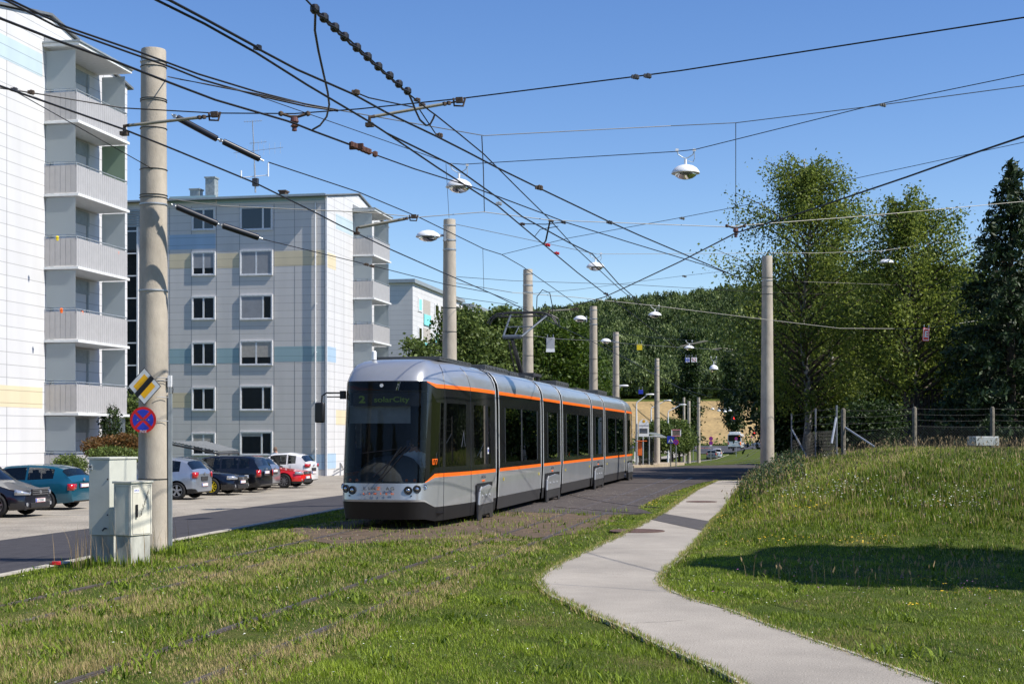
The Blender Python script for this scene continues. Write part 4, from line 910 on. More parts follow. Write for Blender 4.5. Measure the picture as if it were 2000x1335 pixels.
def car(label, loc, head, prof, pm, W=1.72, wb=(.85, 3.35), wr=.31, rim=None, style='five', lower=None, group='cars parked side by side in the gravel lot', front=None, rear=None, mirrors=True, plate=None, shoulder=.0, darkbump=False):
    """prof: list of (x, z_bottom, z_belt, z_top, half-width factor, kind) from the nose (x = 0) to the tail; local +X points rearward from the nose.
    kinds of the interval that starts at a station: h hood, w windscreen, s side glass, p pillar, b rear glass, t tail panel"""
    t = thing('parked_car', label, 'car', loc, head, group)
    rings = []
    for (x, zb_, zl, zt, f, k) in prof:
        hw = W / 2 * f; cab_ = zt - zl > .12
        tum = hw * (.80 if cab_ else .93)
        h = max(zl - zb_, .02)
        rings.append([(x, -hw * .90, zb_), (x, -hw * .985, zb_ + h * .22), (x, -hw, zb_ + h * .55), (x, -hw * .975, zb_ + h * .86), (x, -hw * .93, zl), (x, -tum * (.97 if cab_ else 1), zt - (.075 if cab_ else .012)), (x, -tum * .84, zt - .012), (x, -tum * .4, zt + .012), (x, 0, zt + .018)])
    nr = []
    for r_ in rings:
        nr.append(r_ + [(p[0], -p[1], p[2]) for p in r_[:-1][::-1]])
    b = MB(); n = len(nr[0]); vs = [p for r_ in nr for p in r_]; b.v = vs
    for i in range(len(nr) - 1):
        k = prof[i][5]
        for j in range(n):
            jj = (j + 1) % n; f = (i * n + j, (i + 1) * n + j, (i + 1) * n + jj, i * n + jj)
            sj = j if j < 8 else n - 2 - j        # segment counted from the sill
            mi = 0
            if j == n - 1: mi = 2
            elif sj == 4 and k in 's': mi = 1
            elif sj >= 5 and k in 'wb': mi = 1
            elif sj == 0 and (darkbump or lower): mi = 2
            b.f.append(f); b.m.append(mi)
    b.f.append(tuple(range(n))[::-1]); b.m.append(0); b.f.append(tuple((len(nr) - 1) * n + j for j in range(n))); b.m.append(0)
    # faces looked inward: flip all
    b.f = [q[::-1] for q in b.f]
    o = b.build('body', [pm, M['cglass'], M['plastic']], t)
    bm = bmesh.new(); bm.from_mesh(o.data); bmesh.ops.recalc_face_normals(bm, faces=bm.faces[:]); bm.to_mesh(o.data); bm.free()
    cut_wheel_wells(o, wb, wr, W)
    # split the glass and the trim off as parts
    src = o.data
    def part(mi, name, mt, target=None):
        bm = bmesh.new(); bm.from_mesh(src); bmesh.ops.delete(bm, geom=[f for f in bm.faces if (f.material_index != mi)], context='FACES')
        for f in bm.faces: f.material_index = 0; f.smooth = True
        me = bpy.data.meshes.new(name); bm.to_mesh(me); bm.free(); me.materials.append(mt)
        try: me.set_sharp_from_angle(angle=R(32))
        except Exception: pass
        p = bpy.data.objects.new(name, me); C.objects.link(p); p.parent = t; return p
    part(1, 'windows', M['cglass']); part(2, 'underbody', M['plastic'])
    bm = bmesh.new(); bm.from_mesh(src); bmesh.ops.delete(bm, geom=[f for f in bm.faces if f.material_index != 0], context='FACES')
    for f in bm.faces: f.smooth = True
    bm.to_mesh(src); bm.free()
    try: src.set_sharp_from_angle(angle=R(30))
    except Exception: pass
    L = prof[-1][0]; zs = [p for p in prof]
    # dark inside: seats and floor
    xs0 = [p[0] for p in prof if p[5] == 'w'][0]; ztop = max(p[3] for p in prof); zbelt = max(p[2] for p in prof if p[3] - p[2] > .2)
    b = MB(); b.b2((xs0 + .1, -W * .42, .35), (L - .5, W * .42, .42))
    for xs_ in (xs0 + 1.15, xs0 + 2.0):
        if xs_ < L - .5:
            for sy in (-.36, .36): b.box((xs_, sy, .8), (.14, .46, .62)); b.box((xs_ + .03, sy, ztop - .26), (.09, .22, .16))
    b.build('seats', M['seatdark'], t)
    for x in wb:
        for s in (-1, 1): wheel(t, x, s * (W / 2 - .115), wr, rim or M['alloy'], style)
    # belt moulding, sill shadows, door gaps, handles
    xa = [p[0] for p in prof if p[5] in 'sp' and p[3] - p[2] > .2]
    def beltz(x): return float(np.interp(x, [p[0] for p in prof], [p[2] for p in prof]))
    def hw(x): return float(np.interp(x, [p[0] for p in prof], [p[4] for p in prof])) * W / 2
    b = MB()
    for s in (-1, 1):
        for x in (xa[0] + .02, xa[0] + 1.02, xa[0] + 1.85)[:3 if L > 3.8 else 2]:
            if x < L - .8: b.tube([(x, s * (hw(x) * .978), beltz(x) - .06), (x, s * (hw(x) * 1.002), .62), (x, s * (hw(x) * .99), .38)], .005, 3)
    b.build('door_gap', M['black'], t)
    b = MB()
    for s in (-1, 1):
        for x in (xa[0] + .82, xa[0] + 1.68)[:2 if L > 3.8 else 1]:
            if x < L - .9: b.box((x, s * (hw(x) + .004), beltz(x) - .13), (.17, .03, .03))
    b.build('door_handle', pm, t, bevel=.006)
    if mirrors:
        for s in (-1, 1):
            b = MB(); b.box((xa[0] + .12, s * (W / 2 + .09), beltz(xa[0]) + .05), (.11, .18, .13)); b.build('wing_mirror', pm, t, bevel=.025)
    TX_ = [p[0] for p in prof]; TT = [p[3] for p in prof]
    def cornered(name, mt, x0, x1, z0, z1, tail, y_in, label=None):
        """lamp wrapped round a corner, following the plan outline of the body"""
        reach = abs((L - x1) if tail else x1)
        st_ = [(p[0], p[4] * W / 2) for p in prof if (p[0] > L - reach if tail else p[0] < reach)]
        if tail: st_ = st_[::-1]
        ex = L - reach if tail else reach
        out = [(st_[0][0], y_in)] + [(x, y) for x, y in st_ if y > y_in] + [(ex, hw(ex))]
        for s in (-1, 1):
            row0, row1 = [], []
            for k, (x, y) in enumerate(out):
                dx = (.012 if tail else -.012) * (1 - k / len(out)); dy = .010 * k / len(out)
                zt_ = min(z1, float(np.interp(x, TX_, TT)) + .03 if not tail else z1); zl_ = z0 + (.05 if k == 0 else 0)
                row0.append((x + dx, s * (y + dy), zl_)); row1.append((x + dx, s * (y + dy) * .985, max(zt_, zl_ + .04)))
            b = MB(); b.grid([row0, row1]); o_ = b.build(name, mt, t, smooth=True); m_ = o_.modifiers.new('s', 'SOLIDIFY'); m_.thickness = .02; m_.offset = 0
    if front: front(t, cornered, L, W, hw)
    if rear: rear(t, cornered, L, W, hw)
    for (end, z) in plate or []:
        x = -.022 if end == 'f' else L + .022
        sgn = -1 if end == 'f' else 1
        b = MB(); b.box((x, 0, z), (.012, .52, .115)); po = b.build('number_plate', M['plate'], t)
        b = MB(); b.box((x + sgn * .008, sgn * -.235 , z), (.004, .05, .105)); b.build('plate_band', M['plateblue'], po)
        b = MB(); [b.box((x + sgn * .008, 0, z + dz), (.004, .50, .007)) for dz in (-.052, .052)]; b.build('plate_border', M['platered'], po)
    return t
def front_std(zl=(.58, .74), grille=(.52, .70), chrome=False, lowgrille=True, dark=False, badge=True):
    def f(t, corner, L, W, hw):
        corner('headlight', M['lampclear'], 0, .30, zl[0], zl[1], False, W * .29)
        b = MB(); b.box((.0, 0, (grille[0] + grille[1]) / 2), (.05, W * .50, grille[1] - grille[0])); g_ = b.build('grille', M['plastic'], t, bevel=.01)
        b = MB(); n = 3
        for k in range(n): b.box((-.03, 0, grille[0] + (grille[1] - grille[0]) * (k + .5) / n), (.012, W * .48, .012))
        if chrome: b.box((-.03, 0, grille[1] + .01), (.02, W * .54, .03))
        b.build('grille_bars', M['alloy'], g_)
        if lowgrille:
            b = MB(); b.box((.0, 0, .33), (.07, W * .58, .14)); b.build('lower_grille', M['plastic'], t, bevel=.01)
            for s in (-1, 1): b = MB(); b.lathe([(.055, -.045), (.05, -.03), (0, -.025)], (.06, s * W * .36, .36), 12, 'X'); b.build('fog_lamp', M['lampclear'], t)
        if badge: b = MB(); b.lathe([(.0, -.045), (.045, -.04), (.05, -.02)], (0, 0, (grille[0] + grille[1]) / 2), 14, 'X'); b.build('badge', M['alloy'], t)
    return f
def rear_std(zl=(.62, .86), wide=.30, col='lampred', dark=False, badge=True, wrap=.28):
    def f(t, corner, L, W, hw):
        corner('tail_light', M[col], 0, L - wrap * .5, zl[0], zl[1], True, W * (wide + .03))
        b = MB(); b.box((L + .012, 0, .74), (.02, .56, .15)); b.build('plate_recess', M['plastic'] if dark else M['seatdark'], t)
        if badge: b = MB(); b.lathe([(0, .03), (.045, .026), (.05, .01)], (L, 0, .93), 14, 'X'); b.build('badge', M['alloy'], t)
    return f
# stations: (x, bottom, belt, top, width factor, kind)
hatch = lambda L, H, belt=.92, hood=.86: [(0, .30, .52, .60, .60, 'h'), (.06, .22, .60, .68, .78, 'h'), (.2, .20, .66, .74, .90, 'h'), (.45, .19, .72, .79, .965, 'h'), (.95, .18, hood - .05, hood - .01, .99, 'h'), (1.08, .18, hood, hood + .03, 1, 'w'),
    (1.45, .18, belt - .01, H - .22, 1, 'w'), (1.75, .18, belt, H - .07, 1, 's'), (1.95, .18, belt, H - .03, 1, 's'), (2.55, .18, belt + .01, H, 1, 'p'), (2.62, .18, belt + .01, H, 1, 's'), (L - .95, .18, belt + .04, H - .02, 1, 's'), (L - .62, .18, belt + .06, H - .06, .99, 'p'), (L - .38, .20, belt + .07, H - .13, .97, 'b'),
    (L - .16, .22, belt + .05, belt + .14, .93, 't'), (L - .07, .24, belt - .05, belt + .02, .90, 't'), (L - .02, .25, belt - .12, belt - .04, .86, 't'), (L, .28, .52, .60, .78, 't')]
wagon = lambda L, H, belt=.93, hood=.86: [(0, .30, .52, .60, .60, 'h'), (.06, .22, .60, .68, .80, 'h'), (.22, .20, .66, .74, .92, 'h'), (.5, .19, .74, .80, .97, 'h'), (1.1, .18, hood - .03, hood, .99, 'h'), (1.2, .18, hood, hood + .03, 1, 'w'),
    (1.65, .18, belt, H - .20, 1, 'w'), (1.95, .18, belt, H - .06, 1, 's'), (2.2, .18, belt, H - .02, 1, 's'), (2.7, .18, belt, H, 1, 'p'), (2.77, .18, belt, H, 1, 's'), (3.45, .18, belt + .02, H - .01, 1, 'p'), (3.52, .18, belt + .02, H - .01, 1, 's'), (L - .45, .18, belt + .05, H - .05, .98, 'p'), (L - .30, .20, belt + .05, H - .10, .96, 'b'),
    (L - .10, .22, belt + .03, belt + .12, .92, 't'), (L - .04, .24, belt - .08, belt, .88, 't'), (L, .28, .52, .60, .80, 't')]
saloon = lambda L, H, belt=.90, hood=.84, nose=.66: [(0, .30, .50, nose - .08, .66, 'h'), (.05, .22, .58, nose, .82, 'h'), (.22, .20, .64, nose + .05, .93, 'h'), (.6, .19, .72, nose + .11, .97, 'h'), (1.25, .18, hood - .02, hood + .01, .99, 'h'), (1.34, .18, hood, hood + .03, 1, 'w'),
    (1.85, .18, belt, H - .16, 1, 'w'), (2.1, .18, belt, H - .04, 1, 's'), (2.4, .18, belt, H, 1, 'p'), (2.47, .18, belt, H, 1, 's'), (3.1, .18, belt, H - .03, 1, 's'), (3.35, .18, belt + .01, H - .08, 1, 'b'), (3.75, .19, belt + .02, belt + .12, .98, 't'), (L - .3, .2, belt, belt + .05, .95, 't'), (L - .05, .24, belt - .08, belt - .03, .86, 't'), (L, .28, .52, .60, .78, 't')]
LZ = -.45
def put(front_x=None, tail_x=None, y_near=0, W=1.7, L=4):
    """front towards +X (front_x) or tail towards +X (tail_x); returns loc, heading"""
    yc = y_near + W / 2
    if front_x is not None: return (front_x, yc, LZ), math.pi
    return (tail_x - L, yc, LZ), 0.0
def xw(px, Z): return P(px, 900, Z + 1.68)          # the far corner of the end that faces the road
def yn(px, Z): return (Z + xw(px, Z).x * ST) / CT
dacia = car('dark anthracite estate car with chrome grille, nose towards the road, left of the teal car', *put(front_x=xw(107, 39.4).x, y_near=yn(107, 39.4), W=1.75), wagon(4.5, 1.66, 1.0, .98), paint('anthracite_paint', (.010, .012, .020), .1), 1.75, (.86, 3.7), .33, style='multi', front=front_std((.62, .82), (.60, .78), chrome=True), rear=rear_std(), plate=[('f', .46)])
car('teal blue hatchback with its tail towards the road, beside the anthracite estate', *put(tail_x=xw(190, 43.5).x, y_near=yn(190, 43.5), W=1.69, L=4.1), hatch(4.1, 1.38, .90, .82), paint('teal_paint', (.008, .10, .16)), 1.69, (.80, 3.26), .30, rear=rear_std((.60, .80), .26), front=front_std(), plate=[('r', .74)], style='cap')
car('silver hatchback with black wheel arch trim and five spoke rims behind the concrete pole', *put(tail_x=xw(418, 50.6).x, y_near=yn(418, 50.6), W=1.69, L=3.98), hatch(3.98, 1.49, .94, .88), paint('silver_blue_paint', (.36, .40, .46), .6), 1.69, (.82, 3.28), .315, lower=True, rear=rear_std((.76, .98), .30), front=front_std(), plate=[('r', .52)], style='five')
car('black saloon with bright yellow rims and its nose towards the road', *put(front_x=xw(489, 54.4).x, y_near=yn(489, 54.4), W=1.79), saloon(4.6, 1.45, .92, .86, .72), paint('blueblack_paint', (.006, .008, .016)), 1.79, (.92, 3.62), .33, rim=M['bright_yellow'], style='many', front=front_std((.60, .74), (.56, .70)), rear=rear_std(), plate=[('f', .50)])
car('black estate car with tail towards the road, right of the yellow rimmed saloon', *put(tail_x=xw(535, 57.2).x, y_near=yn(535, 57.2), W=1.74, L=4.4), wagon(4.4, 1.47, .94, .86), paint('black_paint', (.005, .006, .010)), 1.74, (.85, 3.42), .31, darkbump=True, rear=rear_std((.62, .90), .34), front=front_std(), plate=[('r', .80)])
car('silver hatchback half hidden between the black estate and the red saloon', *put(tail_x=xw(551, 59.6).x, y_near=yn(551, 59.6), W=1.68, L=4.0), hatch(4.0, 1.42, .92, .84), paint('silver_grey_paint', (.33, .35, .38), .6), 1.68, (.82, 3.3), .30, rear=rear_std((.74, .92), .34), front=front_std(), plate=[('r', .80)], style='cap')
car('bright red saloon with black bumper, nose towards the road', *put(front_x=xw(613, 62.0).x, y_near=yn(613, 62.0), W=1.7), saloon(4.4, 1.39, .90, .84, .68), paint('red_paint', (.62, .012, .010), .0), 1.70, (.80, 3.48), .31, darkbump=True, style='cap', front=front_std((.60, .72), (.60, .72)), rear=rear_std(), plate=[('f', .46)])
car('small white three door car with rounded tail at the right end of the row', *put(tail_x=xw(625, 65.0).x, y_near=yn(625, 65.0), W=1.66, L=3.62), hatch(3.62, 1.5, .96, .9), paint('white_paint', (.72, .73, .74), .0), 1.66, (.75, 3.05), .31, rear=rear_std((.84, 1.0), .26, wrap=.36), front=front_std(), plate=[('r', .60)])
car('red car of which only the front corner shows at the left edge', *put(front_x=xw(9, 36.4).x, y_near=yn(9, 36.4), W=1.7), saloon(4.3, 1.40, .93, .88, .78), paint('dark_red_paint', (.42, .006, .010), .1), 1.70, (.80, 3.4), .31, front=front_std(), rear=rear_std(), style='cap')
for (tx, z_, s_, nm) in ((dacia, .46, .07, None),):
    pass
# plates with writing that can be read
text_obj('plate_text', 'LI 733XD', .095, M['platetxt'], dacia, (-.032, .0, .455), (R(90), 0, R(-90)), sx=.95, thick=.002)
def along(label, p, prof, pm, W, wbs, wr, **k):
    c = car(label, (p.x, p.y, p.z), R(-90) + k.pop('turn', 0), prof, pm, W, wbs, wr, mirrors=True, **k); return c
# parked beyond the stop, and traffic further down the road (noses away from the camera)
def onroad(x, y): return Vector((x, y, float(road_z(x, y))))
def away(label, x, y, prof, pm, W, wbs, wr, **k): L = prof[-1][0]; p = onroad(x, y + L); return car(label, (p.x, p.y, p.z), R(-90), prof, pm, W, wbs, wr, group='cars on the road beyond the tram stop', **k)
away('dark blue car with a red tail light standing behind the bus shelter', -12.9, 95, hatch(4.1, 1.45), paint('darkblue_paint', (.01, .02, .06)), 1.7, (.8, 3.3), .31, rear=rear_std((.70, .95), .3))
away('grey green estate car waiting in the lane nearer the lawn, behind the far bus', -12.9, 232, wagon(4.5, 1.5), paint('greygreen_paint', (.20, .22, .21), .5), 1.75, (.9, 3.6), .32, rear=rear_std((.70, .98), .34))
away('white estate car just in front of the grey green one on the far road', -12.6, 243, wagon(4.5, 1.6), paint('white_paint', (.72, .73, .74), .0), 1.75, (.9, 3.6), .32, rear=rear_std((.70, .98), .34))
pz = lambda x, y: float(TB(y)) + .06
q = P(1500, 867, 366); car('silver car turning across the junction beside the blue car', (q.x - 4.3, q.y, pz(0, q.y)), R(4), hatch(4.2, 1.5), paint('silver_grey_paint', (.33, .35, .38), .6), 1.7, (.8, 3.3), .31, group='cars at the far junction', rear=rear_std((.74, .98), .3))
q = P(1464, 870, 350); car('dark blue car nosing out behind the bus at the far junction', (q.x, q.y, pz(0, q.y)), math.pi, saloon(4.2, 1.4), paint('darkblue_paint', (.01, .02, .06)), 1.7, (.8, 3.3), .31, group='cars at the far junction', front=front_std())
# ---- bus on the far road, seen from behind
bp_ = P(1434.5, 877, 268); bus = thing('bus', 'white articulated city bus seen from behind on the far road', 'bus', (bp_.x, bp_.y, bp_.z), 0)
M['buswhite'] = mat('bus_white', (.66, .68, .70), .35, coat=.5)
b = MB(); w2 = 1.27
prof_ = [(-w2, .32), (-w2, 2.3), (-w2 + .04, 2.75), (-w2 + .18, 2.95), (w2 - .18, 2.95), (w2 - .04, 2.75), (w2, 2.3), (w2, .32)]
b.poly([(x, 0, z) for x, z in prof_], (0, 16, 0)); b.v = [(v[0] + 0, v[1], v[2]) for v in b.v]; bb = b.build('body', M['buswhite'], bus, bevel=.05)
b = MB(); b.poly([(x, -.012, z) for x, z in [(-1.12, 1.62), (-.98, 1.52), (.98, 1.52), (1.12, 1.62), (1.15, 2.6), (1.0, 2.72), (-1.0, 2.72), (-1.15, 2.6)]], (0, -.02, 0)); b.build('rear_window', M['band'], bb)
b = MB(); b.b2((w2 + .004, .8, 1.3), (w2 + .012, 15.4, 2.45)); b.build('side_windows', M['band'], bb)
b = MB(); b.b2((-1.0, .3, 2.97), (1.0, 5, 3.3)); b.build('roof_unit', M['buswhite'], bus, bevel=.08)
for s in (-1, 1):
    b = MB(); b.box((s * 1.13, -.02, 1.12), (.16, .05, .5)); b.build('tail_light', M['lampred'] if s < 0 else mat('lit_brake', (.9, .18, .02), .3, emis=1.5), bus)
    b = MB(); b.lathe([(.48, -.12), (.48, .12), (.3, .12), (0, .12)], (s * 1.15, 3.2, .48), 18, 'X'); b.build('wheel', M['tyre'], bus)
    b = MB(); b.lathe([(.48, -.12), (.48, .12), (.3, .12), (0, .12)], (s * 1.15, 13, .48), 18, 'X'); b.build('wheel', M['tyre'], bus)
b = MB(); b.box((.9, -.035, 2.52), (.12, .02, .1)); b.build('brake_lamp', mat('lit_brake', (.9, .18, .02), .3, emis=1.5), bus)
b = MB(); b.b2((-1.2, -.03, .3), (1.2, .1, .52)); b.build('bumper', M['plastic'], bus)
b = MB(); b.box((0, -.035, 1.0), (.5, .02, .12)); b.build('number_plate', M['plate'], bus)
b = MB(); b.tube([(1.15, 15.9, 2.7), (1.5, 16.1, 2.8), (1.55, 16.1, 2.2)], .06, 6); b.box((1.55, 16.1, 2.1), (.12, .2, .45)); b.build('wing_mirror', M['black'], bus)
# ---- person standing by the white car
q = P(538, 880, 67.5); gz_ = LZ
x, y = q.x, q.y; pts = [(x, y, .95 + gz_), (x, y, 1.2 + gz_), (x, y, 1.42 + gz_), (x, y, 1.52 + gz_), (x, y, 1.64 + gz_), (x, y, 1.73 + gz_)]; rad = [.14, .14, .16, .065, .085, .075]; ed = [(0, 1), (1, 2), (2, 3), (3, 4), (4, 5)]
for d in (-1, 1):
    k = len(pts); pts += [(x + d * .19, y, 1.38 + gz_), (x + d * .25, y - .02, 1.08 + gz_), (x + d * .24, y - .14, .86 + gz_), (x + d * .22, y - .18, .78 + gz_)]; rad += [.06, .046, .034, .028]; ed += [(2, k), (k, k + 1), (k + 1, k + 2), (k + 2, k + 3)]
    k = len(pts); pts += [(x + d * .1, y, .88 + gz_), (x + d * .11, y - .01, .48 + gz_), (x + d * .11, y + .02, .08 + gz_), (x + d * .11, y - .14, .05 + gz_)]; rad += [.09, .06, .042, .035]; ed += [(0, k), (k, k + 1), (k + 1, k + 2), (k + 2, k + 3)]
person('person', 'person with greying hair and pale blue top standing behind the small white car', pts, rad, ed, None, 4, (.9, -.43, 0), cloth='pale_cloth', hairc='grey_hair')
# ------------------------------------------------------------------ catenary poles
def pole(label, base, h, r0=.245, r1=.185, straps=(), group='concrete poles along the tram line'):
    t = thing('catenary_pole', label, 'pole', base, 0, group); n = 20
    b = MB(); b.lathe([(r0, -.6)] + [(r0 + (r1 - r0) * k / 8, h * k / 8) for k in range(9)] + [(r1 * .97, h + .02), (0, h + .02)], n=28); b.build('shaft', M['concrete'], t, smooth='angle')
    for z, th, mt in straps:
        rr = r0 + (r1 - r0) * z / h + .006; b = MB(); b.lathe([(rr - .004, z), (rr + .008, z + .004), (rr + .008, z + th - .004), (rr - .004, z + th)], n=28); b.build('strap', M[mt], t, smooth='angle')
    return t
def zat(py, Z): return EYE + (HY - py) * Z / F
Z1 = 23.5; q1 = P(300, 1062, Z1)
p1 = pole('big weathered concrete pole carrying two road signs beside the grey cabinets', (q1.x, q1.y, .0), zat(100, Z1), .255, .202,
  [(zat(y, Z1), .03 if m == 'steel' else .012, m) for y, m in ((124, 'steel'), (133, 'wire'), (196, 'wire'), (200, 'wire'), (253, 'wire'), (333, 'wire'), (383, 'wire'), (388, 'wire'), (402, 'steel'), (570, 'steel'), (935, 'wire'))])
pt = {1: (q1, Z1)}
for i, (px, Z, top, lab) in enumerate(((878, 42.0, 430, 'concrete pole with a round lamp on its left, above the tram front'), (1031, 54.7, 527, 'concrete pole behind the tram just right of its pantograph'), (1159, 70.5, 599, 'tall concrete pole rising over the rear half of the tram'), (1203, 88, 649, 'concrete pole standing beside the yellow hanging plate'), (1283, 110, 700, 'concrete pole at the bus shelter behind the tram')), 2):
    q = P(px, 900, Z); zb_ = T1(q.x, q.y) - .2 if i < 6 else T1(q.x, q.y); h = zat(top, Z) - zb_
    pole(lab, (q.x, q.y, zb_), h, .25, .178, [(h - .18, .03, 'steel'), (h - .62, .05, 'steel'), (h - .9, .05, 'steel'), (h - 2.6, .014, 'wire'), (h - 3.3, .014, 'wire'), (h - 4.6, .02, 'wire')]); pt[i] = (q, Z)
q = P(1498.5, 915, 53.0); zb_ = T1(q.x, q.y)
pole('concrete pole on the grassy bank to the right of the tracks', (q.x, q.y, zb_), zat(501, 53) - zb_, .262, .188, [(zat(543, 53) - zb_, .014, 'wire'), (zat(549, 53) - zb_, .03, 'steel'), (zat(560, 53) - zb_, .014, 'wire'), (zat(575, 53) - zb_, .014, 'wire')])
for px, Z, top, r_, lab in ((1523.5, 92, 800, .24, 'concrete pole in the shade just right of the big right hand pole'), (1534, 112, 808, .22, 'concrete pole glimpsed behind the shaded one on the right'), (1336, 165, 776, .16, 'thin far pole left of the slender dark tree'), (1345.5, 150, 783, .2, 'far concrete pole in front of the slender dark tree'), (1364.5, 150, 776, .2, 'far concrete pole right of the slender dark tree')):
    q = P(px, 900, Z); zb_ = T1(q.x, q.y); h = zat(top if Z != 92 and Z != 112 else 690, Z) - zb_
    pole(lab, (q.x, q.y, zb_), h, r_, r_ * .75, [(h - .6, .05, 'wire')])
# conduit and box on the first pole
b = MB(); ql = P(332.5, 1000, Z1 - .05); b.box((ql.x, ql.y, zat(900, Z1)), (.058, .05, zat(766, Z1) - zat(1062, Z1)), rz=TH); b.v = [(v[0], v[1], (0.0 if v[2] < 2 else zat(768, Z1))) for v in b.v]
cn_ = b.build('cable_conduit', M['fascia'], p1, world=True)
b = MB(); ql = P(332, 744, Z1 - .06); b.box(ql, (.055, .09, .19), rz=TH); b.build('cable_box', M['frame'], p1, world=True)
b = MB(); b.tube([P(336, 750, Z1), P(338, 760, Z1), P(337, 768, Z1), P(334, 770, Z1)], .008, 5); b.build('cable', M['black'], p1, world=True)
for y in (737, 742, 775, 821):
    b = MB(); b.tube([P(306 if y < 800 else 303, y, Z1 - .27), P(329, y + 1, Z1 - .12)], .006, 4); b.build('sign_clamp', M['steel'], p1, world=True)
# ------------------------------------------------------------------ signs on the first pole
def facing(px, py, Z, name, label, cat, yaw=0.0):
    """Empty at the place; local x right, z up, -y towards the viewer's side of the street"""
    p = P(px, py, Z); return thing(name, label, cat, p, TH + yaw)
def discsign(t, r, th=.004, cross=True, ring=.17, back=True):
    b = MB(); b.lathe([(0, 0), (r, 0), (r, th), (0, th)], n=36, axis='Y'); b.build('plate', M['red'], t)
    b = MB()
    ri = r * (1 - ring * 1.15); wcr = r * .11
    for k in range(4):
        a0 = math.pi / 4 + k * math.pi / 2; c = Vector((math.cos(a0 + math.pi / 4), 0, math.sin(a0 + math.pi / 4))) * wcr * 1.42
        pts = [c]; 
        al = math.asin(wcr / ri)
        for j in range(9):
            a = a0 + al + (math.pi / 2 - 2 * al) * j / 8; pts.append(Vector((math.cos(a) * ri, 0, math.sin(a) * ri)))
        b.poly([p + Vector((0, -.0015, 0)) for p in (pts if cross else pts)])
    for f_ in range(len(b.f)): pass
    b.build('field', M['blue'], t)
s1 = facing(282, 754, Z1 - .34, 'priority_sign', 'yellow and white diamond sign with a black end stripe on the concrete pole', 'road sign')
a = .272
def dia(r, y): return [(0, y, r * 1.12), (-r, y, 0), (0, y, -r * 1.12), (r, y, 0)]
b = MB(); b.poly(dia(a, 0), (0, .006, 0)); b.build('plate', M['black'], s1, bevel=.003)
b = MB(); b.poly(dia(a * .945, -.0015)); b.build('white_field', mat('sign_white', (.55, .58, .60), .35), s1)
b = MB(); b.poly(dia(a * .66, -.003)); b.build('yellow_field', M['yellow'], s1)
b = MB(); v = Vector((1, 0, 1.12)).normalized(); nrm = Vector((v.z, 0, -v.x)); 
mid = [(-a * .5, -a * .56), (a * .5, a * .56)]; b.poly([Vector((x, -.0045, z)) + nrm * s * .042 for x, z, s in ((-a * .475, -a * .535, -1), (a * .475, a * .535, -1), (a * .475, a * .535, 1), (-a * .475, -a * .535, 1))]); b.build('end_stripe', M['black'], s1)
s2 = facing(279.5, 819.5, Z1 - .34, 'no_stopping_sign', 'round red and blue no stopping sign reading ENDE below the diamond', 'road sign')
discsign(s2, .213); text_obj('text', 'ENDE', .062, mat('sign_text', (.7, .7, .72), .5), s2, (0, -.003, -.190), (R(90), 0, 0), sx=.72, thick=.001, shear=.15)
b = MB(); [b.lathe([(.012, -.004), (0, -.006)], (x, 0, 0), 8, 'Y') for x in (-.09, .09)]; b.build('bolt', M['steel'], s2)
b = MB(); b.box((0, .05, 0), (.25, .10, .03)); b.build('bracket', M['steel'], s2)
b = MB(); b.box((0, .05, 0), (.30, .10, .03)); b.build('bracket', M['steel'], s1)
# ------------------------------------------------------------------ cabinets (rotated boxes with a corner to the camera)
M['cab1'] = mat('cabinet_grey_green', (.50, .51, .45), .55, var=.05, scale=3); M['cab2'] = mat('cabinet_cream', (.62, .60, .50), .6, var=.14, scale=2.5, stretch=(1, 1, .4)); M['plinth'] = mat('plinth', (.42, .42, .37), .85, var=.25, scale=4, stretch=(1.5, 1.5, .4))
def cabinet(label, corner_px, yb, yt, wl, wr_, Z, top_over, mt, plinth_y, chamfer=0.0):
    """corner edge faces the camera; wl/wr_ are the depths of the left and the right face"""
    c = P(corner_px, yb, Z); z0 = zat(plinth_y, Z); z1 = zat(yt, Z); zb_ = -.02
    t = thing('utility_cabinet', label, 'cabinet', (c.x, c.y, 0), 0)
    uL = Vector((-1, .06, 0)).normalized(); uR = Vector((.32, 1, 0)).normalized()
    A = Vector((0, 0, 0)); B = uR * wr_; D = uL * wl; E = B + D
    def blk(z_a, z_b, off, m_, nm, par=None):
        o = -(uL + uR).normalized() * off
        q = [A + o * 1.0, B + (uR - uL).normalized() * off * 1.0, E - o, D + (uL - uR).normalized() * off]
        b = MB(); b.poly([Vector((p.x, p.y, z_a)) for p in q], (0, 0, z_b - z_a)); return b.build(nm, m_, par or t, bevel=.006)
    blk(zb_, z0 - .004, -.025, M['plinth'], 'plinth'); blk(z0, z1, 0, mt, 'housing'); blk(z1 + .002, z1 + .035, top_over, mt, 'lid')
    return t, A, uL, uR, z0, z1
t1, A, uL, uR, z0, z1 = cabinet('tall grey green utility cabinet, the left one of the pair by the pole', 214, 1098, 897, .335, .55, 20.6, .02, M['cab1'], 1045)
b = MB(); [b.lathe([(.012, 0), (.012, -.006), (0, -.008)], tuple(uL * .03 + Vector((0, -.002, z))), 8, 'Y') for z in (zat(935, 20.6), zat(1005, 20.6))]; b.build('screw', M['dsteel'], t1)
b = MB(); c = uL * .30 + Vector((0, -.01, z1 - .12)); b.box(c, (.05, .03, .05)); b.lathe([(.025, -.015), (.025, .015)], c + Vector((0, 0, .025)), 10, 'Y'); b.build('photo_sensor', M['fascia'], t1)
b = MB(); c = uL * .05 + Vector((0, -.01, z0 + .1)); b.tube([c, c + Vector((0, -.05, .01)), c + Vector((-.03, -.06, -.03))], .012, 6); b.build('lock', M['dsteel'], t1)
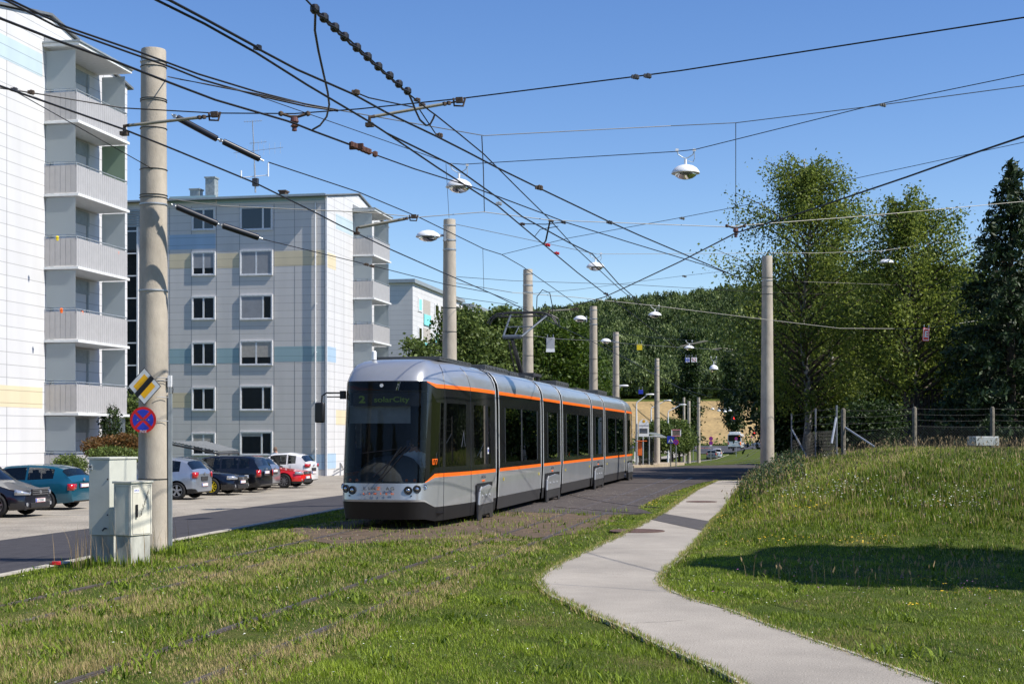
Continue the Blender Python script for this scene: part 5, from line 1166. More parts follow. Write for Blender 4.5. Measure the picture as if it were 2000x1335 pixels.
t2, A, uL, uR, z0, z1 = cabinet('lower cream utility cabinet with scrawled door, right one of the pair by the pole', 256, 1100, 944, .275, .42, 20.1, .025, M['cab2'], 1046)
def onR(s_, z, out=.004): n_ = Vector((uR.y, -uR.x, 0)); return uR * s_ + n_ * out + Vector((0, 0, z))
b = MB(); q = [onR(.03, z0 + .02, .002), onR(.39, z0 + .02, .002), onR(.39, z1 - .03, .002), onR(.03, z1 - .03, .002)]; b.tube(q + [q[0]], .004, 4); b.build('door_seam', M['joint'], t2)
b = MB(); b.tube([onR(.10, z0 + .26, .015), onR(.10, z0 + .44, .015)], .018, 8); b.build('door_handle', M['black'], t2)
b = MB(); b.poly([onR(.055, z1 - .13), onR(.16, z1 - .13), onR(.16, z1 - .07), onR(.055, z1 - .07)]); b.build('label_plate', M['white'], t2)
text_obj('label_text', 'SOMA 23', .03, M['blue'], t2, onR(.108, z1 - .10, .006), (R(90), 0, math.atan2(uR.y, uR.x)), sx=.75, thick=.0005)
b = MB(); rs = random.Random(3)
for k in range(5):
    c0 = Vector((.17 + .035 * k, z0 + .28 + .075 * k, 0)); pts = []
    for j in range(22):
        a_ = j * .55 + k; pts.append(onR(c0.x + .022 * math.cos(a_ * 1.0) * (1 - j / 30) + .0025 * j, c0.y + .03 * math.sin(a_ * 1.3) + .002 * j, .0035))
    b.tube(pts, .0018, 3)
b.build('graffiti', M['dsteel'], t2)
b = MB(); dL = lambda s_, z: uL * s_ + Vector((0, -.003, z)); q = [dL(.03, z0 + .02), dL(.25, z0 + .02), dL(.25, z1 - .04), dL(.03, z1 - .04)]; b.tube(q + [q[0]], .004, 4); b.build('side_seam', M['joint'], t2)

# ------------------------------------------------------------------ lamps
def pendant(label, px, py, Z, wire_dy, D=.66, rz=0, proto=[None]):
    if proto[0] is None:
        t = thing('pendant_lamp', label, 'street lamp', (0, 0, 0), 0, 'white pendant lamps hung on wires')
        b = MB(); r = .33; b.lathe([(r, 0), (r * 1.0, .018), (r * .93, .07), (r * .78, .14), (r * .55, .195), (r * .28, .225), (.03, .235), (.03, .38), (0, .38)], n=28); b.lathe([(r, 0), (r * .84, -.012), (r * .82, -.006)], n=28); b.build('lamp_shade', M['white'], t, smooth='angle')
        b = MB(); b.lathe([(r * .80, -.005), (r * .72, -.06), (r * .52, -.115), (r * .25, -.145), (0, -.152)], n=24); b.build('lamp_bowl', M['lens'], t, smooth=True)
        b = MB(); b.lathe([(r * .7, -.004), (0, -.004)], n=20); b.lathe([(.07, -.1), (.07, -.01)], n=10); b.build('reflector', M['fascia'], t)
        b = MB(); b.tube([(-.2, 0, .60), (-.17, 0, .50), (-.06, 0, .42), (0, 0, .40), (.06, 0, .42), (.17, 0, .50), (.2, 0, .60)], .012, 6); b.tube([(.2, 0, .6), (.21, 0, .40), (.17, 0, .30), (.05, 0, .33)], .010, 5); b.build('bracket', M['fascia'], t)
        b = MB(); [b.box((s * .2, 0, .62), (.07, .05, .06)) for s in (-1, 1)]; b.build('wire_clamp', M['white'], t)
        proto[0] = t
    else: t = copy_tree(proto[0])
    p = P(px, py, Z); t.location = p; t.rotation_euler = (0, 0, TH + rz); t['label'] = label; s = D / .66; t.scale = (s, s, s * (wire_dy * Z / F) / .62 if wire_dy else s)
    return t
LAMPS = [('largest white pendant lamp, hanging above the tram front', 896.5, 366, 35, 44), ('large white pendant lamp alone in the sky, right of the centre', 1339, 339, 33, 46), ('white pendant lamp over the middle of the tram, before the forest edge', 1163, 522, 51, 27),
         ('white pendant lamp in front of the right birch crown', 1730, 514, 57, 22), ('white pendant lamp against the upper forest near the wire crossing', 1279, 616, 70, 20), ('white pendant lamp low against the forest, between the hanging plates', 1346, 680, 92, 15), ('smallest pendant lamp in front of the dark trunk zone of the forest', 1394, 721, 105, 24)]
for l_ in LAMPS: pendant(*l_)
def armlamp(label, px, py, Z, poleq, D=.6):
    t = thing('pole_lamp', label, 'street lamp', P(px, py, Z), TH, 'white round lamps fixed to the poles'); r = D / 2
    b = MB(); b.lathe([(r, 0), (r, .03), (r * .85, .10), (r * .55, .17), (r * .2, .2), (0, .205)], n=24); b.build('lamp_shade', M['white'], t, smooth='angle')
    b = MB(); b.lathe([(r * .85, -.002), (r * .7, -.07), (r * .35, -.12), (0, -.13)], n=20); b.build('lamp_bowl', M['lens'], t, smooth=True)
    L_ = poleq; b = MB(); b.tube([(r * .9, 0, .05), (L_, 0, .05)], [.045, .03], 8); b.box((L_, 0, .03), (.05, .14, .30)); b.build('arm', M['steel'], t); return t
armlamp('round white lamp on the left side of the pole above the tram front', 836, 463, 41.6, .50, .72); armlamp('round white lamp on the left of the tall pole above the rear of the tram', 1133, 624, 70, .32, .64); armlamp('round white lamp on the left of the pole by the yellow hanging plate', 1183, 667, 88, .48, .66)
def streetlight(label, hx, hy, bx_, by_, Z):
    """white bent column with a small head"""
    q = P(bx_, by_, Z); zb_ = T1(q.x, q.y); t = thing('street_light', label, 'street lamp', (q.x, q.y, zb_), TH, 'white bent street lights by the far road'); h = P(hx, hy, Z); dx = (hx - bx_) * Z / F; dz = h.z - zb_
    b = MB(); b.tube([(0, 0, -.1), (0, 0, dz * .55), (0, 0, dz - .75), (.05, 0, dz - .62), (dx - .35, 0, dz - .03)], [.10, .08, .05, .045, .03], 8); b.build('column', M['white'], t)
    b = MB(); b.lathe([(0, -.5), (.09, -.42), (.13, -.1), (.12, .12), (0, .25)], (0, 0, 0), 10, 'X'); b.v = [(v[0] + dx, v[1], v[2] * .6 + dz) for v in b.v]; b.build('lamp_head', M['white'], t, smooth=True)
streetlight('highest street light head beside the pole with the yellow plate', 1222, 753, 1200, 900, 100); streetlight('white street light with its arm just left of the shelter pole', 1273, 770, 1243, 900, 112)
streetlight('white street light column directly left of the shelter pole', 1307, 782, 1272, 890, 125); streetlight('white street light right of the shelter pole, arm to the right', 1336, 790, 1305, 893, 135)
for i, (px, py) in enumerate(((1392, 799), (1404, 802), (1416, 804), (1426, 802))):
    pendant('tiny far pendant lamp number ' + ('one', 'two', 'three', 'four')[i] + ' from the left in the low row before the field', px, py, 235, 0, .62)
# ------------------------------------------------------------------ wires
def sag(pts, n=10, s=.0):
    out = []
    for a, b_ in zip(pts[:-1], pts[1:]):
        for i in range(n): t_ = i / n; p = a.lerp(b_, t_); p.z -= s * 4 * t_ * (1 - t_) * (a - b_).length / 20; out.append(p)
    return out + [pts[-1]]
def pxof(p): z_ = p.y * CT - p.x * ST; return 1000 + F * (p.x * CT + p.y * ST) / z_
def wire(label, pts, r, m='wire', name='overhead_wire', cat='overhead wire', s=.0, n=6):
    pts = list(pts)
    for e, f_ in ((-1, -2), (0, 1)):          # carry on past the frame, as the real wire does
        if not 0 < pxof(pts[e]) < 2000 or pxof(pts[e]) < 0:
            q_ = pts[e] + (pts[e] - pts[f_]).normalized() * 16
            if e == -1: pts.append(q_)
            else: pts.insert(0, q_)
    b = MB(); b.tube(sag(pts, 6, s) if s else pts, r, n); return tag(b.build(name, M[m]), label, cat)
def Hs(h, *pl): return [H(a, b_, h) for a, b_ in pl]
def Ps(*pl): return [P(*p) for p in pl]
def Zs(pl, Za, Zb):
    """image polyline between two distances, straight in plan"""
    n = len(pl); x0, x1 = pl[0][0], pl[-1][0]; out = []
    for (x, y) in pl:
        t_ = (x - x0) / (x1 - x0) if x1 != x0 else 0; iz = (1 / Za) * (1 - t_) + (1 / Zb) * t_; out.append(P(x, y, 1 / iz))
    return out
h5 = 5.52
ctr = lambda X, y0, y1: [Vector((X, y, h5)) for y in np.linspace(y0, y1, 30)]
wire('contact wire touched by the pantograph, over the track the tram runs on', Hs(h5, (-60, 146), (0, 168), (240, 252), (340, 292), (500, 358), (610, 412), (660, 438), (763, 487), (867, 533), (960, 573), (1030, 607)) + [Vector((-7.7, 55, h5)), Vector((-7.8, 80, h5 - .1)), Vector((-7.8, 130, 5.0)), Vector((-7.8, 230, 4.2))], .012)
wire('contact wire over the empty near track', Hs(h5, (250, -30), (305, 0), (400, 47), (500, 103), (600, 166), (720, 237), (755, 260), (857, 329), (972, 402), (1058, 474), (1129, 533), (1180, 572)) + [Vector((-4.75, 72, h5)), Vector((-4.75, 120, 5.1)), Vector((-4.75, 230, 4.2))], .012)
wire('second cable clamped beside the near contact wire at the top', Hs(h5 + .03, (290, -14), (330, 0), (400, 37), (503, 93)), .013)
wire('contact wire of the crossing branch from top left to the right birch side', Hs(h5, (503, 95), (580, 136), (690, 184), (755, 220), (852, 266), (915, 298), (972, 328), (1050, 366), (1190, 433), (1248, 459), (1380, 515), (1440, 541)), .012)
wire('branch wire splitting from the near contact wire above the first hanging lamp', Hs(h5, (755, 260), (882, 322), (979, 391), (1020, 423), (1112, 474), (1157, 496), (1207, 553), (1252, 592)), .012)
wire('contact wire curving from the wire knot down to the right edge of the sky', Hs(h5, (1040, 611), (1120, 597), (1180, 580), (1213, 565), (1330, 510), (1437, 455), (1560, 417), (1770, 346), (1900, 300), (2060, 246)), .013)
wire('thick feeder bundle, upper strand, passing before the top of the big pole', Hs(6.6, (-40, -25), (20, 0), (130, 53), (275, 103), (385, 144), (500, 179), (595, 203), (660, 215)), .013)
wire('thick feeder bundle, lower strand, passing before the top of the big pole', Hs(6.55, (-40, -15), (10, 0), (110, 52), (250, 102), (330, 130), (395, 156), (500, 186), (595, 207), (660, 217)), .013)
wire('third thinner cable hanging along the feeder bundle from the big pole', [P(328, 150, Z1)] + Hs(6.5, (352, 155), (400, 164), (440, 172), (500, 183), (560, 196), (655, 214)), .010)
wire('heavy dark cable crossing the big pole to the rusty turnbuckle', Hs(5.9, (-60, 12), (0, 36), (110, 79), (220, 118), (330, 161), (420, 195), (560, 236), (577, 242), (612, 256), (685, 283)), .014)
wire('thin wire from the rusty turnbuckle on towards the forest', Hs(5.9, (735, 303), (810, 330), (925, 366), (1069, 420), (1105, 434), (1229, 473), (1375, 517), (1442, 541)), .010)
wire('knotted feeder wire descending from the top centre of the picture', Hs(6.1, (585, -14), (615, 18), (690, 85), (800, 185), (840, 217), (850, 224), (900, 264), (945, 301), (1015, 371), (1069, 424), (1120, 480), (1207, 561), (1250, 596)), .010)
kn = [(615, 18), (633, 35), (654, 54), (673, 72), (697, 93), (718, 111), (739, 130), (761, 148), (779, 164), (796, 178)]
lp = []
for a, b_ in zip(kn[:-1], kn[1:]): lp += [a, ((a[0] + b_[0]) / 2 - 1.5, (a[1] + b_[1]) / 2 + 3.5)]
wire('cable looping under the knotted feeder wire from clamp to clamp', Hs(6.05, *(lp + [kn[-1], (804, 196), (812, 217), (820, 234), (832, 245), (840, 243), (846, 232), (849, 224)])), .014)
ords = ['first', 'second', 'third', 'fourth', 'fifth', 'sixth', 'seventh', 'eighth', 'ninth', 'tenth']
for i_, a in enumerate(kn):
    kc = MB(); c = H(a[0], a[1], 6.08); kc.lathe([(.0, -.05), (.03, -.045), (.05, -.02), (.05, .02), (.03, .045), (0, .05)], c, 10); tag(kc.build('cable_clamp', M['black']), ords[i_] + ' black clamp from the top on the knotted feeder wire', 'cable clamp', 'clamps along the knotted feeder wire')
wire('black jumper cable hanging in a long bow from the first clamp', [H(616, 22, 6.05), H(615, 60, 6.0), H(622, 100, 5.95), H(632, 145, 5.9), H(640, 180, 5.9), H(643, 205, 5.9), H(638, 228, 5.9), H(625, 245, 5.9), H(611, 253, 5.9)], .013)
wire('long cross span wire running from left edge over the big pole to the upper right', Hs(6.3, (-80, 160), (25, 176), (60, 181), (240, 211), (420, 221), (575, 222), (700, 213), (905, 192), (1230, 151), (1330, 138), (2080, 22)), .009)
wire('guy wire from the left edge down to the big pole', [H(25, 176, 6.3), P(110, 224, 21.5), P(298, 330, Z1 - .2)], .007)
wire('light grey span wire with a drop rod, high on the right', [P(660, 215, 20.5), P(945, 265, 25), P(1310, 246, 26), P(1437, 240, 26), P(1700, 208, 24.5), P(2080, 157, 23)], .008, 'lwire')
wire('thin wire carrying the two largest pendant lamps', Zs([(510, 190), (878, 319)], 30, 35) + Zs([(905, 321), (1320, 296), (1358, 292), (1700, 207), (2080, 129)], 35, 28), .009, 'wire')
wire('span wire from the lower strap of the big pole across to the right edge', [P(330, 388, Z1)] + Zs([(430, 402), (700, 414), (820, 424), (945, 414), (1075, 430), (1420, 443), (1440, 441), (1700, 421), (2080, 386)], 25, 33), .008, 'lwire')
wire('light cable from the second pole carrying the lamps over the tram and before the birches', Zs([(886, 437), (1000, 461), (1165, 496)], 42, 51) + Zs([(1600, 494), (1720, 490), (2060, 441)], 54, 60), .009, 'lwire')
wire('wire from the upper tension insulators through to the second pole row', [H(525, 317, 5.9)] + Hs(5.9, (700, 375), (820, 425), (945, 486), (980, 497), (1020, 520), (1120, 590)), .009)
wire('wire from the lower tension insulators towards the distance', Hs(5.6, (513, 467), (690, 510), (760, 527), (870, 555), (955, 571), (1010, 592)), .009)
wire('thin guy wire rising to the right edge through the first birch top', Zs([(980, 497), (1110, 465), (1330, 425), (1490, 394), (1640, 355), (2060, 265)], 38, 30), .007)
wire('horizontal wire just above the forest edge', [P(888, 540, 42)] + Zs([(1000, 548), (1240, 556), (1480, 570), (2060, 590)], 45, 70), .008)
wire('wire from the tram top rising slightly to the right hand trees', Zs([(1040, 573), (1130, 565), (1330, 539), (1480, 522)], 55, 70), .008)
wire('light span wire from the second pole carrying the forest lamp and the E plate', [P(888, 552, 42)] + Zs([(1000, 571), (1120, 580), (1279, 597), (1480, 622), (1640, 641), (1800, 642), (2060, 604)], 46, 56), .010, 'lwire')
wire('low span wire bearing the white, yellow and blue hanging plates', [P(1040, 655, 54.7)] + Zs([(1078, 661), (1160, 665), (1250, 673), (1380, 681), (1440, 687)], 58, 100), .012, 'lwire')
wire('wires behind the right pole, upper', [P(1505, 547, 53)] + Zs([(1570, 550), (2060, 567)], 55, 60), .007)
wire('lower wire between the second and third poles', [P(888, 580, 42), P(960, 590, 48), P(1030, 600, 54.6)], .009)
wire('far cross wire low before the forest', Zs([(1205, 651), (1290, 660), (1400, 668)], 88, 110), .012)
wire('far slanting wire from the pole row down to the field', Zs([(1170, 664), (1225, 700), (1300, 745), (1330, 758), (1390, 776)], 88, 150), .016)
wire('far wire level with the field edge', Zs([(1285, 778), (1400, 800), (1500, 800)], 112, 150), .015)
wire('pair of far contact wires between the far poles', Zs([(1340, 757), (1440, 760), (1500, 772)], 150, 170), .02)
wire('drop wire from the grey span wire to the branch wire', Ps((1437, 241, 26), (1437, 440, 34)), .007)
wire('drop rod hanging above the pole with the round lamp', Ps((941, 266, 25), (944, 330, 26), (946, 413, 30)), .009)
wire('thin vertical wire left of the largest lamp down to the pole top', Ps((871, 320, 35), (877, 425, 41.8)), .006)
wire('thin vertical wire below the tension wire, above the tram', Ps((943, 486, 38), (945, 568, 44)), .006)
wire('dark strut wire inside the wire knot', Ps((1074, 432, 29), (1066, 470, 29.5), (1061, 477, 30)), .018)
wire('short wire inside the wire knot', Ps((1018, 437, 30), (1066, 438, 29), (1098, 434, 30)), .010)
wire('thin bowed wire at the left of the wire knot', Ps((1044, 462, 30), (1055, 448, 29.5), (1090, 442, 29)), .008)
# pull-off rods (pale tubes with brown fittings)
def rod(label, a, b_, hook=True):
    A, B = P(*a), P(*b_); t = thing('pull_off_rod', label, 'wire fitting', A, 0, 'pale pull-off rods on the span wires'); d = B - A
    b = MB(); b.tube([A + d * .05, A + d * .86], .021 * a[2] / 19 if a[2] < 30 else .022, 8); b.build('tube', mat('rod_tube', (.30, .28, .22), .5, .2), t, world=True)
    b = MB(); b.tube([A + Vector((0, 0, -.08)), A + Vector((0, 0, .0)), A + d * .06], .024, 7); b.box(A + Vector((0, 0, -.10)), (.10, .08, .05)); b.tube([A + d * .86, B], .012, 6)
    for k in (.87, .92): b.lathe([(.0, -.03), (.03, -.02), (.03, .02), (0, .03)], A + d * k, 8)
    b.tube([B + Vector((-.03, 0, .05)), B + Vector((-.02, 0, -.05)), B + Vector((.10, 0, -.06)), B + Vector((.13, .0, .05))], .014, 6); b.box(B + Vector((.05, 0, .02)), (.09, .06, .07)); b.build('fittings', M['rust'], t, world=True)
rod('pale pull-off rod crossing the big pole near the left building', (243, 246, 18.6), (412, 227, 18.4)); rod('pale pull-off rod in the sky above the first lamp', (722, 229, 18.6), (890, 199, 18.7)); rod('pale pull-off rod in front of the middle block balconies', (697, 445, 26), (803, 425, 26)); rod('pale rod just right of the pantograph', (1072, 607, 42), (1122, 604, 42))
for (lab, pa, pb) in (('upper long black insulator, nearer the big pole', (345, 229, 22.8), (425, 272, 22.9)), ('upper long black insulator, farther from the big pole', (435, 276, 22.9), (508, 311, 23.1)), ('lower long black insulator, nearer the big pole', (344, 403, 22.9), (425, 437, 23.1)), ('lower long black insulator, farther from the big pole', (434, 440, 23.1), (506, 464, 23.3))):
    A, B = P(*pa), P(*pb); t = thing('tension_insulator', lab, 'insulator', A, 0, 'long black tension insulators'); d = B - A
    b = MB(); b.tube([A, A + d * .02, A + d * .98, B], [.03, .052, .052, .03], 12); b.build('sleeve', mat('insulator_black', (.010, .012, .022), .35), t, world=True, smooth='angle')
    b = MB(); b.tube([A - d * .12, A], .014, 6); b.tube([B, B + d * .1], .014, 6); b.box(A - d * .05, (.05, .04, .05)); b.build('shackle', M['steel'], t, world=True)
# small hardware: turnbuckles, clamps, insulators on the wires
def bits(label, mt, items, name='wire_fitting', cat='wire fitting', sz=(.09, .06, .07), grp='small fittings on the wires'):
    b = MB()
    for (px, py, Z) in items: c = P(px, py, Z); b.box(c, sz, rz=.5); b.lathe([(0, -.035), (.024, -.02), (.024, .02), (0, .035)], c + Vector((.02, 0, 0)), 8)
    tag(b.build(name, M[mt]), label, cat, grp)
A, B = H(686, 282, 5.9), H(735, 302, 5.9); b = MB(); d = B - A; b.tube([A, B], .012, 6); [b.lathe([(0, -.05), (.04, -.03), (.04, .03), (0, .05)], A + d * k, 8) for k in (.02, .15, .3, .45, .58, .7, .95)]; b.box(A + d * .2, (.2, .05, .08)); tag(b.build('turnbuckle', mat('turnbuckle_red', (.10, .042, .028), .7, .2)), 'rusty red turnbuckle in the heavy cable near the first lamp', 'turnbuckle')
def hanger(label, px, py, Z):
    t = thing('cable_hanger', label, 'insulator', P(px, py, Z), TH); b = MB(); b.tube([(-.18, 0, .0), (-.05, 0, -.04), (.05, 0, -.04), (.18, 0, 0)], .02, 6); [b.lathe([(0, -.04), (.035, -.02), (.035, .02), (0, .04)], (s * .18, 0, 0), 8) for s in (-1, 1)]; b.build('yoke', M['rust'], t)
    b = MB(); b.lathe([(0, -.24), (.035, -.23), (.03, -.19), (.055, -.17), (.03, -.14), (.06, -.11), (.045, -.05), (0, -.04)], n=12); b.build('insulator', mat('porcelain_brown', (.12, .05, .04), .3), t)
hanger('double yoke with brown insulator under the span wire above the rooftop antenna', 575, 222, 19); hanger('double yoke with insulator at the foot of the drop wire on the right', 1437, 441, 29)
for lab, x, y, Z, m_ in (('fitting on the long cross wire in the upper right sky', 1262, 148, 17, 'dsteel'), ('fitting beside it on the cross wire', 1238, 150, 17, 'dsteel'), ('fitting where the light and the thin wire meet in the upper right', 1722, 205, 24, 'lwire'), ('clamp on the branch wire right of the first lamp', 1050, 366, 17, 'rust'), ('upper red insulator in the wire knot', 1067, 478, 28, 'red'), ('lower red insulator in the wire knot', 1085, 494, 30, 'red'),
     ('grey bell insulator right of the first lamp', 972, 397, 24, 'steel'), ('brown clamp in the wire knot', 1018, 437, 30, 'rust'), ('dark clamp at the top of the wire knot', 1074, 431, 29, 'dsteel'), ('dark clamp at the right of the wire knot', 1098, 434, 30, 'dsteel'), ('clamp where two wires meet above the far pole', 1181, 573, 36, 'dsteel'), ('clamp on the near contact wire at the top', 500, 93, 14.5, 'black'),
     ('fitting at the left edge on the cross span wire', 25, 175, 18.4, 'dsteel'), ('second fitting at the left edge on the cross span wire', 58, 180, 18.4, 'rust'), ('fitting on the lower tension wire before the balconies', 713, 516, 30, 'rust'), ('second fitting on the lower tension wire before the balconies', 724, 519, 30, 'rust'), ('knot on the branch wire near the centre sky', 1188, 434, 24, 'dsteel'), ('fitting on the span wire before the first birch', 1330, 426, 32, 'lwire'),
     ('light fitting on the wire above the forest', 1335, 539, 65, 'lwire'), ('light fitting behind the birch branches', 1720, 420, 31, 'lwire'), ('fitting at the end of the knotted feeder', 812, 195, 20.5, 'rust'), ('second fitting at the end of the knotted feeder', 822, 205, 20.5, 'rust'), ('brass clamp on the branch wire before the long rod', 692, 180, 15.5, 'rust'), ('brass clamp below the looped cable', 855, 264, 18, 'rust')):
    bits(lab, m_, [(x, y, Z), (x + 3.5, y + 1, Z)], sz=(.055, .035, .04) if Z < 40 else (.10, .06, .07))
wire('short lever wire from the brass clamp', [H(693, 180, 5.6), H(720, 191, 5.6), H(810, 210, 5.7)], .008)
wire('short stay from the long rod to the brass clamp', [H(820, 215, 5.7), H(850, 260, 5.55)], .008)
# hanging plates
def plate(label, px0, py0, px1, py1, Z, m_, name='hanging_plate'):
    a, b_ = P(px0, py1, Z), P(px1, py0, Z); w_ = (px1 - px0) * Z / F; h_ = (py1 - py0) * Z / F; c = P((px0 + px1) / 2, (py0 + py1) / 2, Z)
    t = thing(name, label, 'hanging sign', c, TH); b = MB(); b.box((0, 0, 0), (w_, .03, h_)); b.build('plate', m_, t, bevel=.01)
    b = MB(); [b.tube([(s * w_ * .35, 0, h_ / 2), (s * w_ * .35, 0, h_ / 2 + 6 * Z / F)], .015, 5) for s in (-1, 1)]; b.build('hook', M['steel'], t); return t, w_, h_
t, w_, h_ = plate('white grey rectangular plate hanging right of the pantograph', 1067, 659, 1083, 687, 58, M['greyback']); b = MB(); b.box((0, -.02, -h_ * .40), (w_ * 1.05, .03, h_ * .22)); b.build('lower_plate', M['white'], t)
t, w_, h_ = plate('yellow square plate hanging before the forest', 1243, 671, 1255, 684, 75, mat('plate_green_edge', (.02, .10, .06), .5)); b = MB(); b.box((0, -.02, .0), (w_ * .88, .012, h_ * .9)); b.build('yellow_face', M['bright_yellow'], t)
plate('small blue plate hanging before the field', 1247, 761, 1256, 769, 95, M['blue'])
M['ered'] = mat('hanging_sign_red', (.80, .03, .02), .4)
t, w_, h_ = plate('red and white hanging plate with the letter E before the birches', 1802, 640, 1815, 666, 52, M['ered']); t.rotation_euler = (0, R(4), TH)
b = MB(); b.box((0, -.018, -h_ * .0), (w_ * .86, .008, h_ * .90)); b.build('white_face', M['white'], t); b = MB(); b.box((0, -.023, 0), (w_ * .70, .004, h_ * .80)); b.build('red_field', M['ered'], t)
text_obj('letter', 'E', .30, M['white'], t, (.0, -.028, -.0), (R(90), 0, 0), sx=.8, thick=.002, bold=.01)
t, w_, h_ = plate('white hanging plate with blue bars before the forest', 1338, 698, 1347, 707, 110, M['white']); b = MB(); [b.box((x, -.02, 0), (.05, .01, h_)) for x in (-.12, .0, .12)]; b.box((0, -.021, 0), (w_, .01, .04)); b.build('bars', M['blue'], t)
t, w_, h_ = plate('white hanging plate with the red figure 52 before the forest', 1350, 698, 1361, 707, 110, M['white']); text_obj('number', '52', .34, M['red'], t, (0, -.02, 0), (R(90), 0, 0), thick=.002)
# section insulator bows over the far track
for lab, a, b_ in (('pale curved section bow left of the far pendant lamp', (1328, 676), (1378, 665)), ('pale arched section bow over the far track', (1391, 682), (1433, 683))):
    pts = [P(a[0] + (b_[0] - a[0]) * k / 6, a[1] + (b_[1] - a[1]) * k / 6 - (2.5 * math.sin(math.pi * k / 6) if a[1] > 680 else 0), 95) for k in range(7)]
    b = MB(); b.tube(pts, .03, 5); b.tube([p + Vector((.1, .6, .02)) for p in pts], .03, 5); tag(b.build('section_bow', mat('rod_tube', (.30, .28, .22), .5, .2)), lab, 'wire fitting')
# ------------------------------------------------------------------ stop, shelter, signs at the far side
def groundz(x, y): return T1(x, y)
pf = MB(); pa = P(1262, 918, 88); 
ribx0, ribx1 = -9.15, -11.4
b = MB()
for y in np.arange(84, 124, 2.0):
    z0_, z1_ = float(TB(y)), float(TB(y + 1.96)); X0, X1 = -11.6, -9.2
    b.add([(X0, y, z0_ - .1), (X1, y, z0_ - .1), (X1, y, z0_ + .24), (X0, y, z0_ + .24), (X0, y + 1.96, z1_ - .1), (X1, y + 1.96, z1_ - .1), (X1, y + 1.96, z1_ + .24), (X0, y + 1.96, z1_ + .24)], [(0, 1, 2, 3), (7, 6, 5, 4), (0, 4, 5, 1), (1, 5, 6, 2), (2, 6, 7, 3), (3, 7, 4, 0)])
tag(b.build('platform', mat('platform_stone', (.40, .32, .22), .9, var=.15, scale=1)), kind='structure')
st = thing('bus_shelter', 'glass tram stop shelter with curved light roof behind the tail of the tram', 'shelter', tuple(P(1275, 912, 94)), TH)
def loc(t, px, py, Z, dy=0): p = P(px, py, Z); v = p - Vector(t.location); return Vector((v.x * CT + v.y * ST, -v.x * ST + v.y * CT + dy, v.z))
b = MB(); n = 9
rowA = [loc(st, 1266 + 36 * k / 8, 848 - 5.0 * math.sin(math.pi * .5 * min(1, (k + 2) / 5)) + 10 * (k / 8) ** 2, 94) for k in range(9)]
b.grid([[tuple(p) for p in rowA], [tuple(p + Vector((0, 5, 0))) for p in rowA]]); ro_ = b.build('roof', M['frost'], st); so_ = ro_.modifiers.new('s', 'SOLIDIFY'); so_.thickness = .06
b = MB()
for px, dy in ((1268, 0), (1278, 1.5), (1268, 4.6), (1278.5, 4.6)): a = loc(st, px, 912, 94); b.tube([(a.x, dy, -.1), (a.x, dy, 2.05)], .045, 6)
a = loc(st, 1267, 852, 94); c = loc(st, 1290, 852, 94); b.tube([a, c], .04, 5); b.tube([a + Vector((0, 4.6, 0)), c + Vector((0, 4.6, 0))], .04, 5); b.build('frame', M['steel'], st)
b = MB(); a = loc(st, 1250, 910, 94); b.b2((a.x, .0, .15), (a.x + .9, .02, 1.9)); b.b2((a.x, .1, .15), (a.x + .02, 4.6, 1.9)); b.build('glass_wall', M['pane'], st)
ts = facing(1257.5, 850, 92, 'stop_sign_board', 'white tram stop board with rounded top and black timetable lines', 'stop sign'); w_ = 20 * 92 / F; zt = lambda y: (850 - y) * 92 / F
b = MB(); pts = [(-w_ / 2, 0, zt(852)), (w_ / 2, 0, zt(852)), (w_ / 2, 0, zt(829))] + [(w_ / 2 * math.cos(a), 0, zt(829) + w_ / 2 * math.sin(a) * 1.1) for a in np.linspace(.2, math.pi - .2, 10)] + [(-w_ / 2, 0, zt(829))]; b.poly(pts, (0, .08, 0)); b.build('board', M['white'], ts)
b = MB(); [b.box((-.02, -.006, zt(y)), (w_ * .78, .008, .05)) for y in (837, 839.5, 842, 844.5)]; b.box((0, -.004, zt(830.5)), (w_, .01, .03)); b.build('timetable_lines', M['black'], ts)
b = MB(); b.lathe([(.1, -.01), (0, -.012)], (0, 0, zt(822)), 14, 'Y'); b.build('emblem', M['yellow'], ts)
b = MB(); gz0 = (850 - 913) * 92 / F; b.tube([(-w_ / 2 - .12, .04, gz0), (-w_ / 2 - .12, .04, zt(827))], .09, 6); b.tube([(-.05, .04, gz0), (-.05, .04, zt(852))], .05, 6); b.build('post', M['steel'], ts)
tm = facing(1250, 876, 90, 'ticket_machine', 'orange ticket machine below the stop board', 'ticket machine'); b = MB(); b.box((0, .15, 0), (.26, .3, .86)); b.build('housing', mat('machine_orange', (.72, .14, .02), .5), tm, bevel=.02); b = MB(); b.box((.12, .1, .50), (.62, .5, .06)); b.build('canopy', mat('machine_orange', (.72, .14, .02), .5), tm); b = MB(); b.box((0, .15, -.8), (.12, .12, .8)); b.build('stand', M['wood'], tm)
def signpost(label, px, ytop, ybot, Z, build, cat='road sign', name='road_sign'):
    q = P(px, ybot, Z); zb_ = groundz(q.x, q.y); t = thing(name, label, cat, (q.x, q.y, zb_), TH); top = EYE + (HY - ytop) * Z / F - zb_; b = MB(); b.tube([(0, .04, -.2), (0, .04, top)], .045, 6); b.build('post', M['poleshaft'], t); build(t, lambda py: EYE + (HY - py) * Z / F - zb_, Z); return t
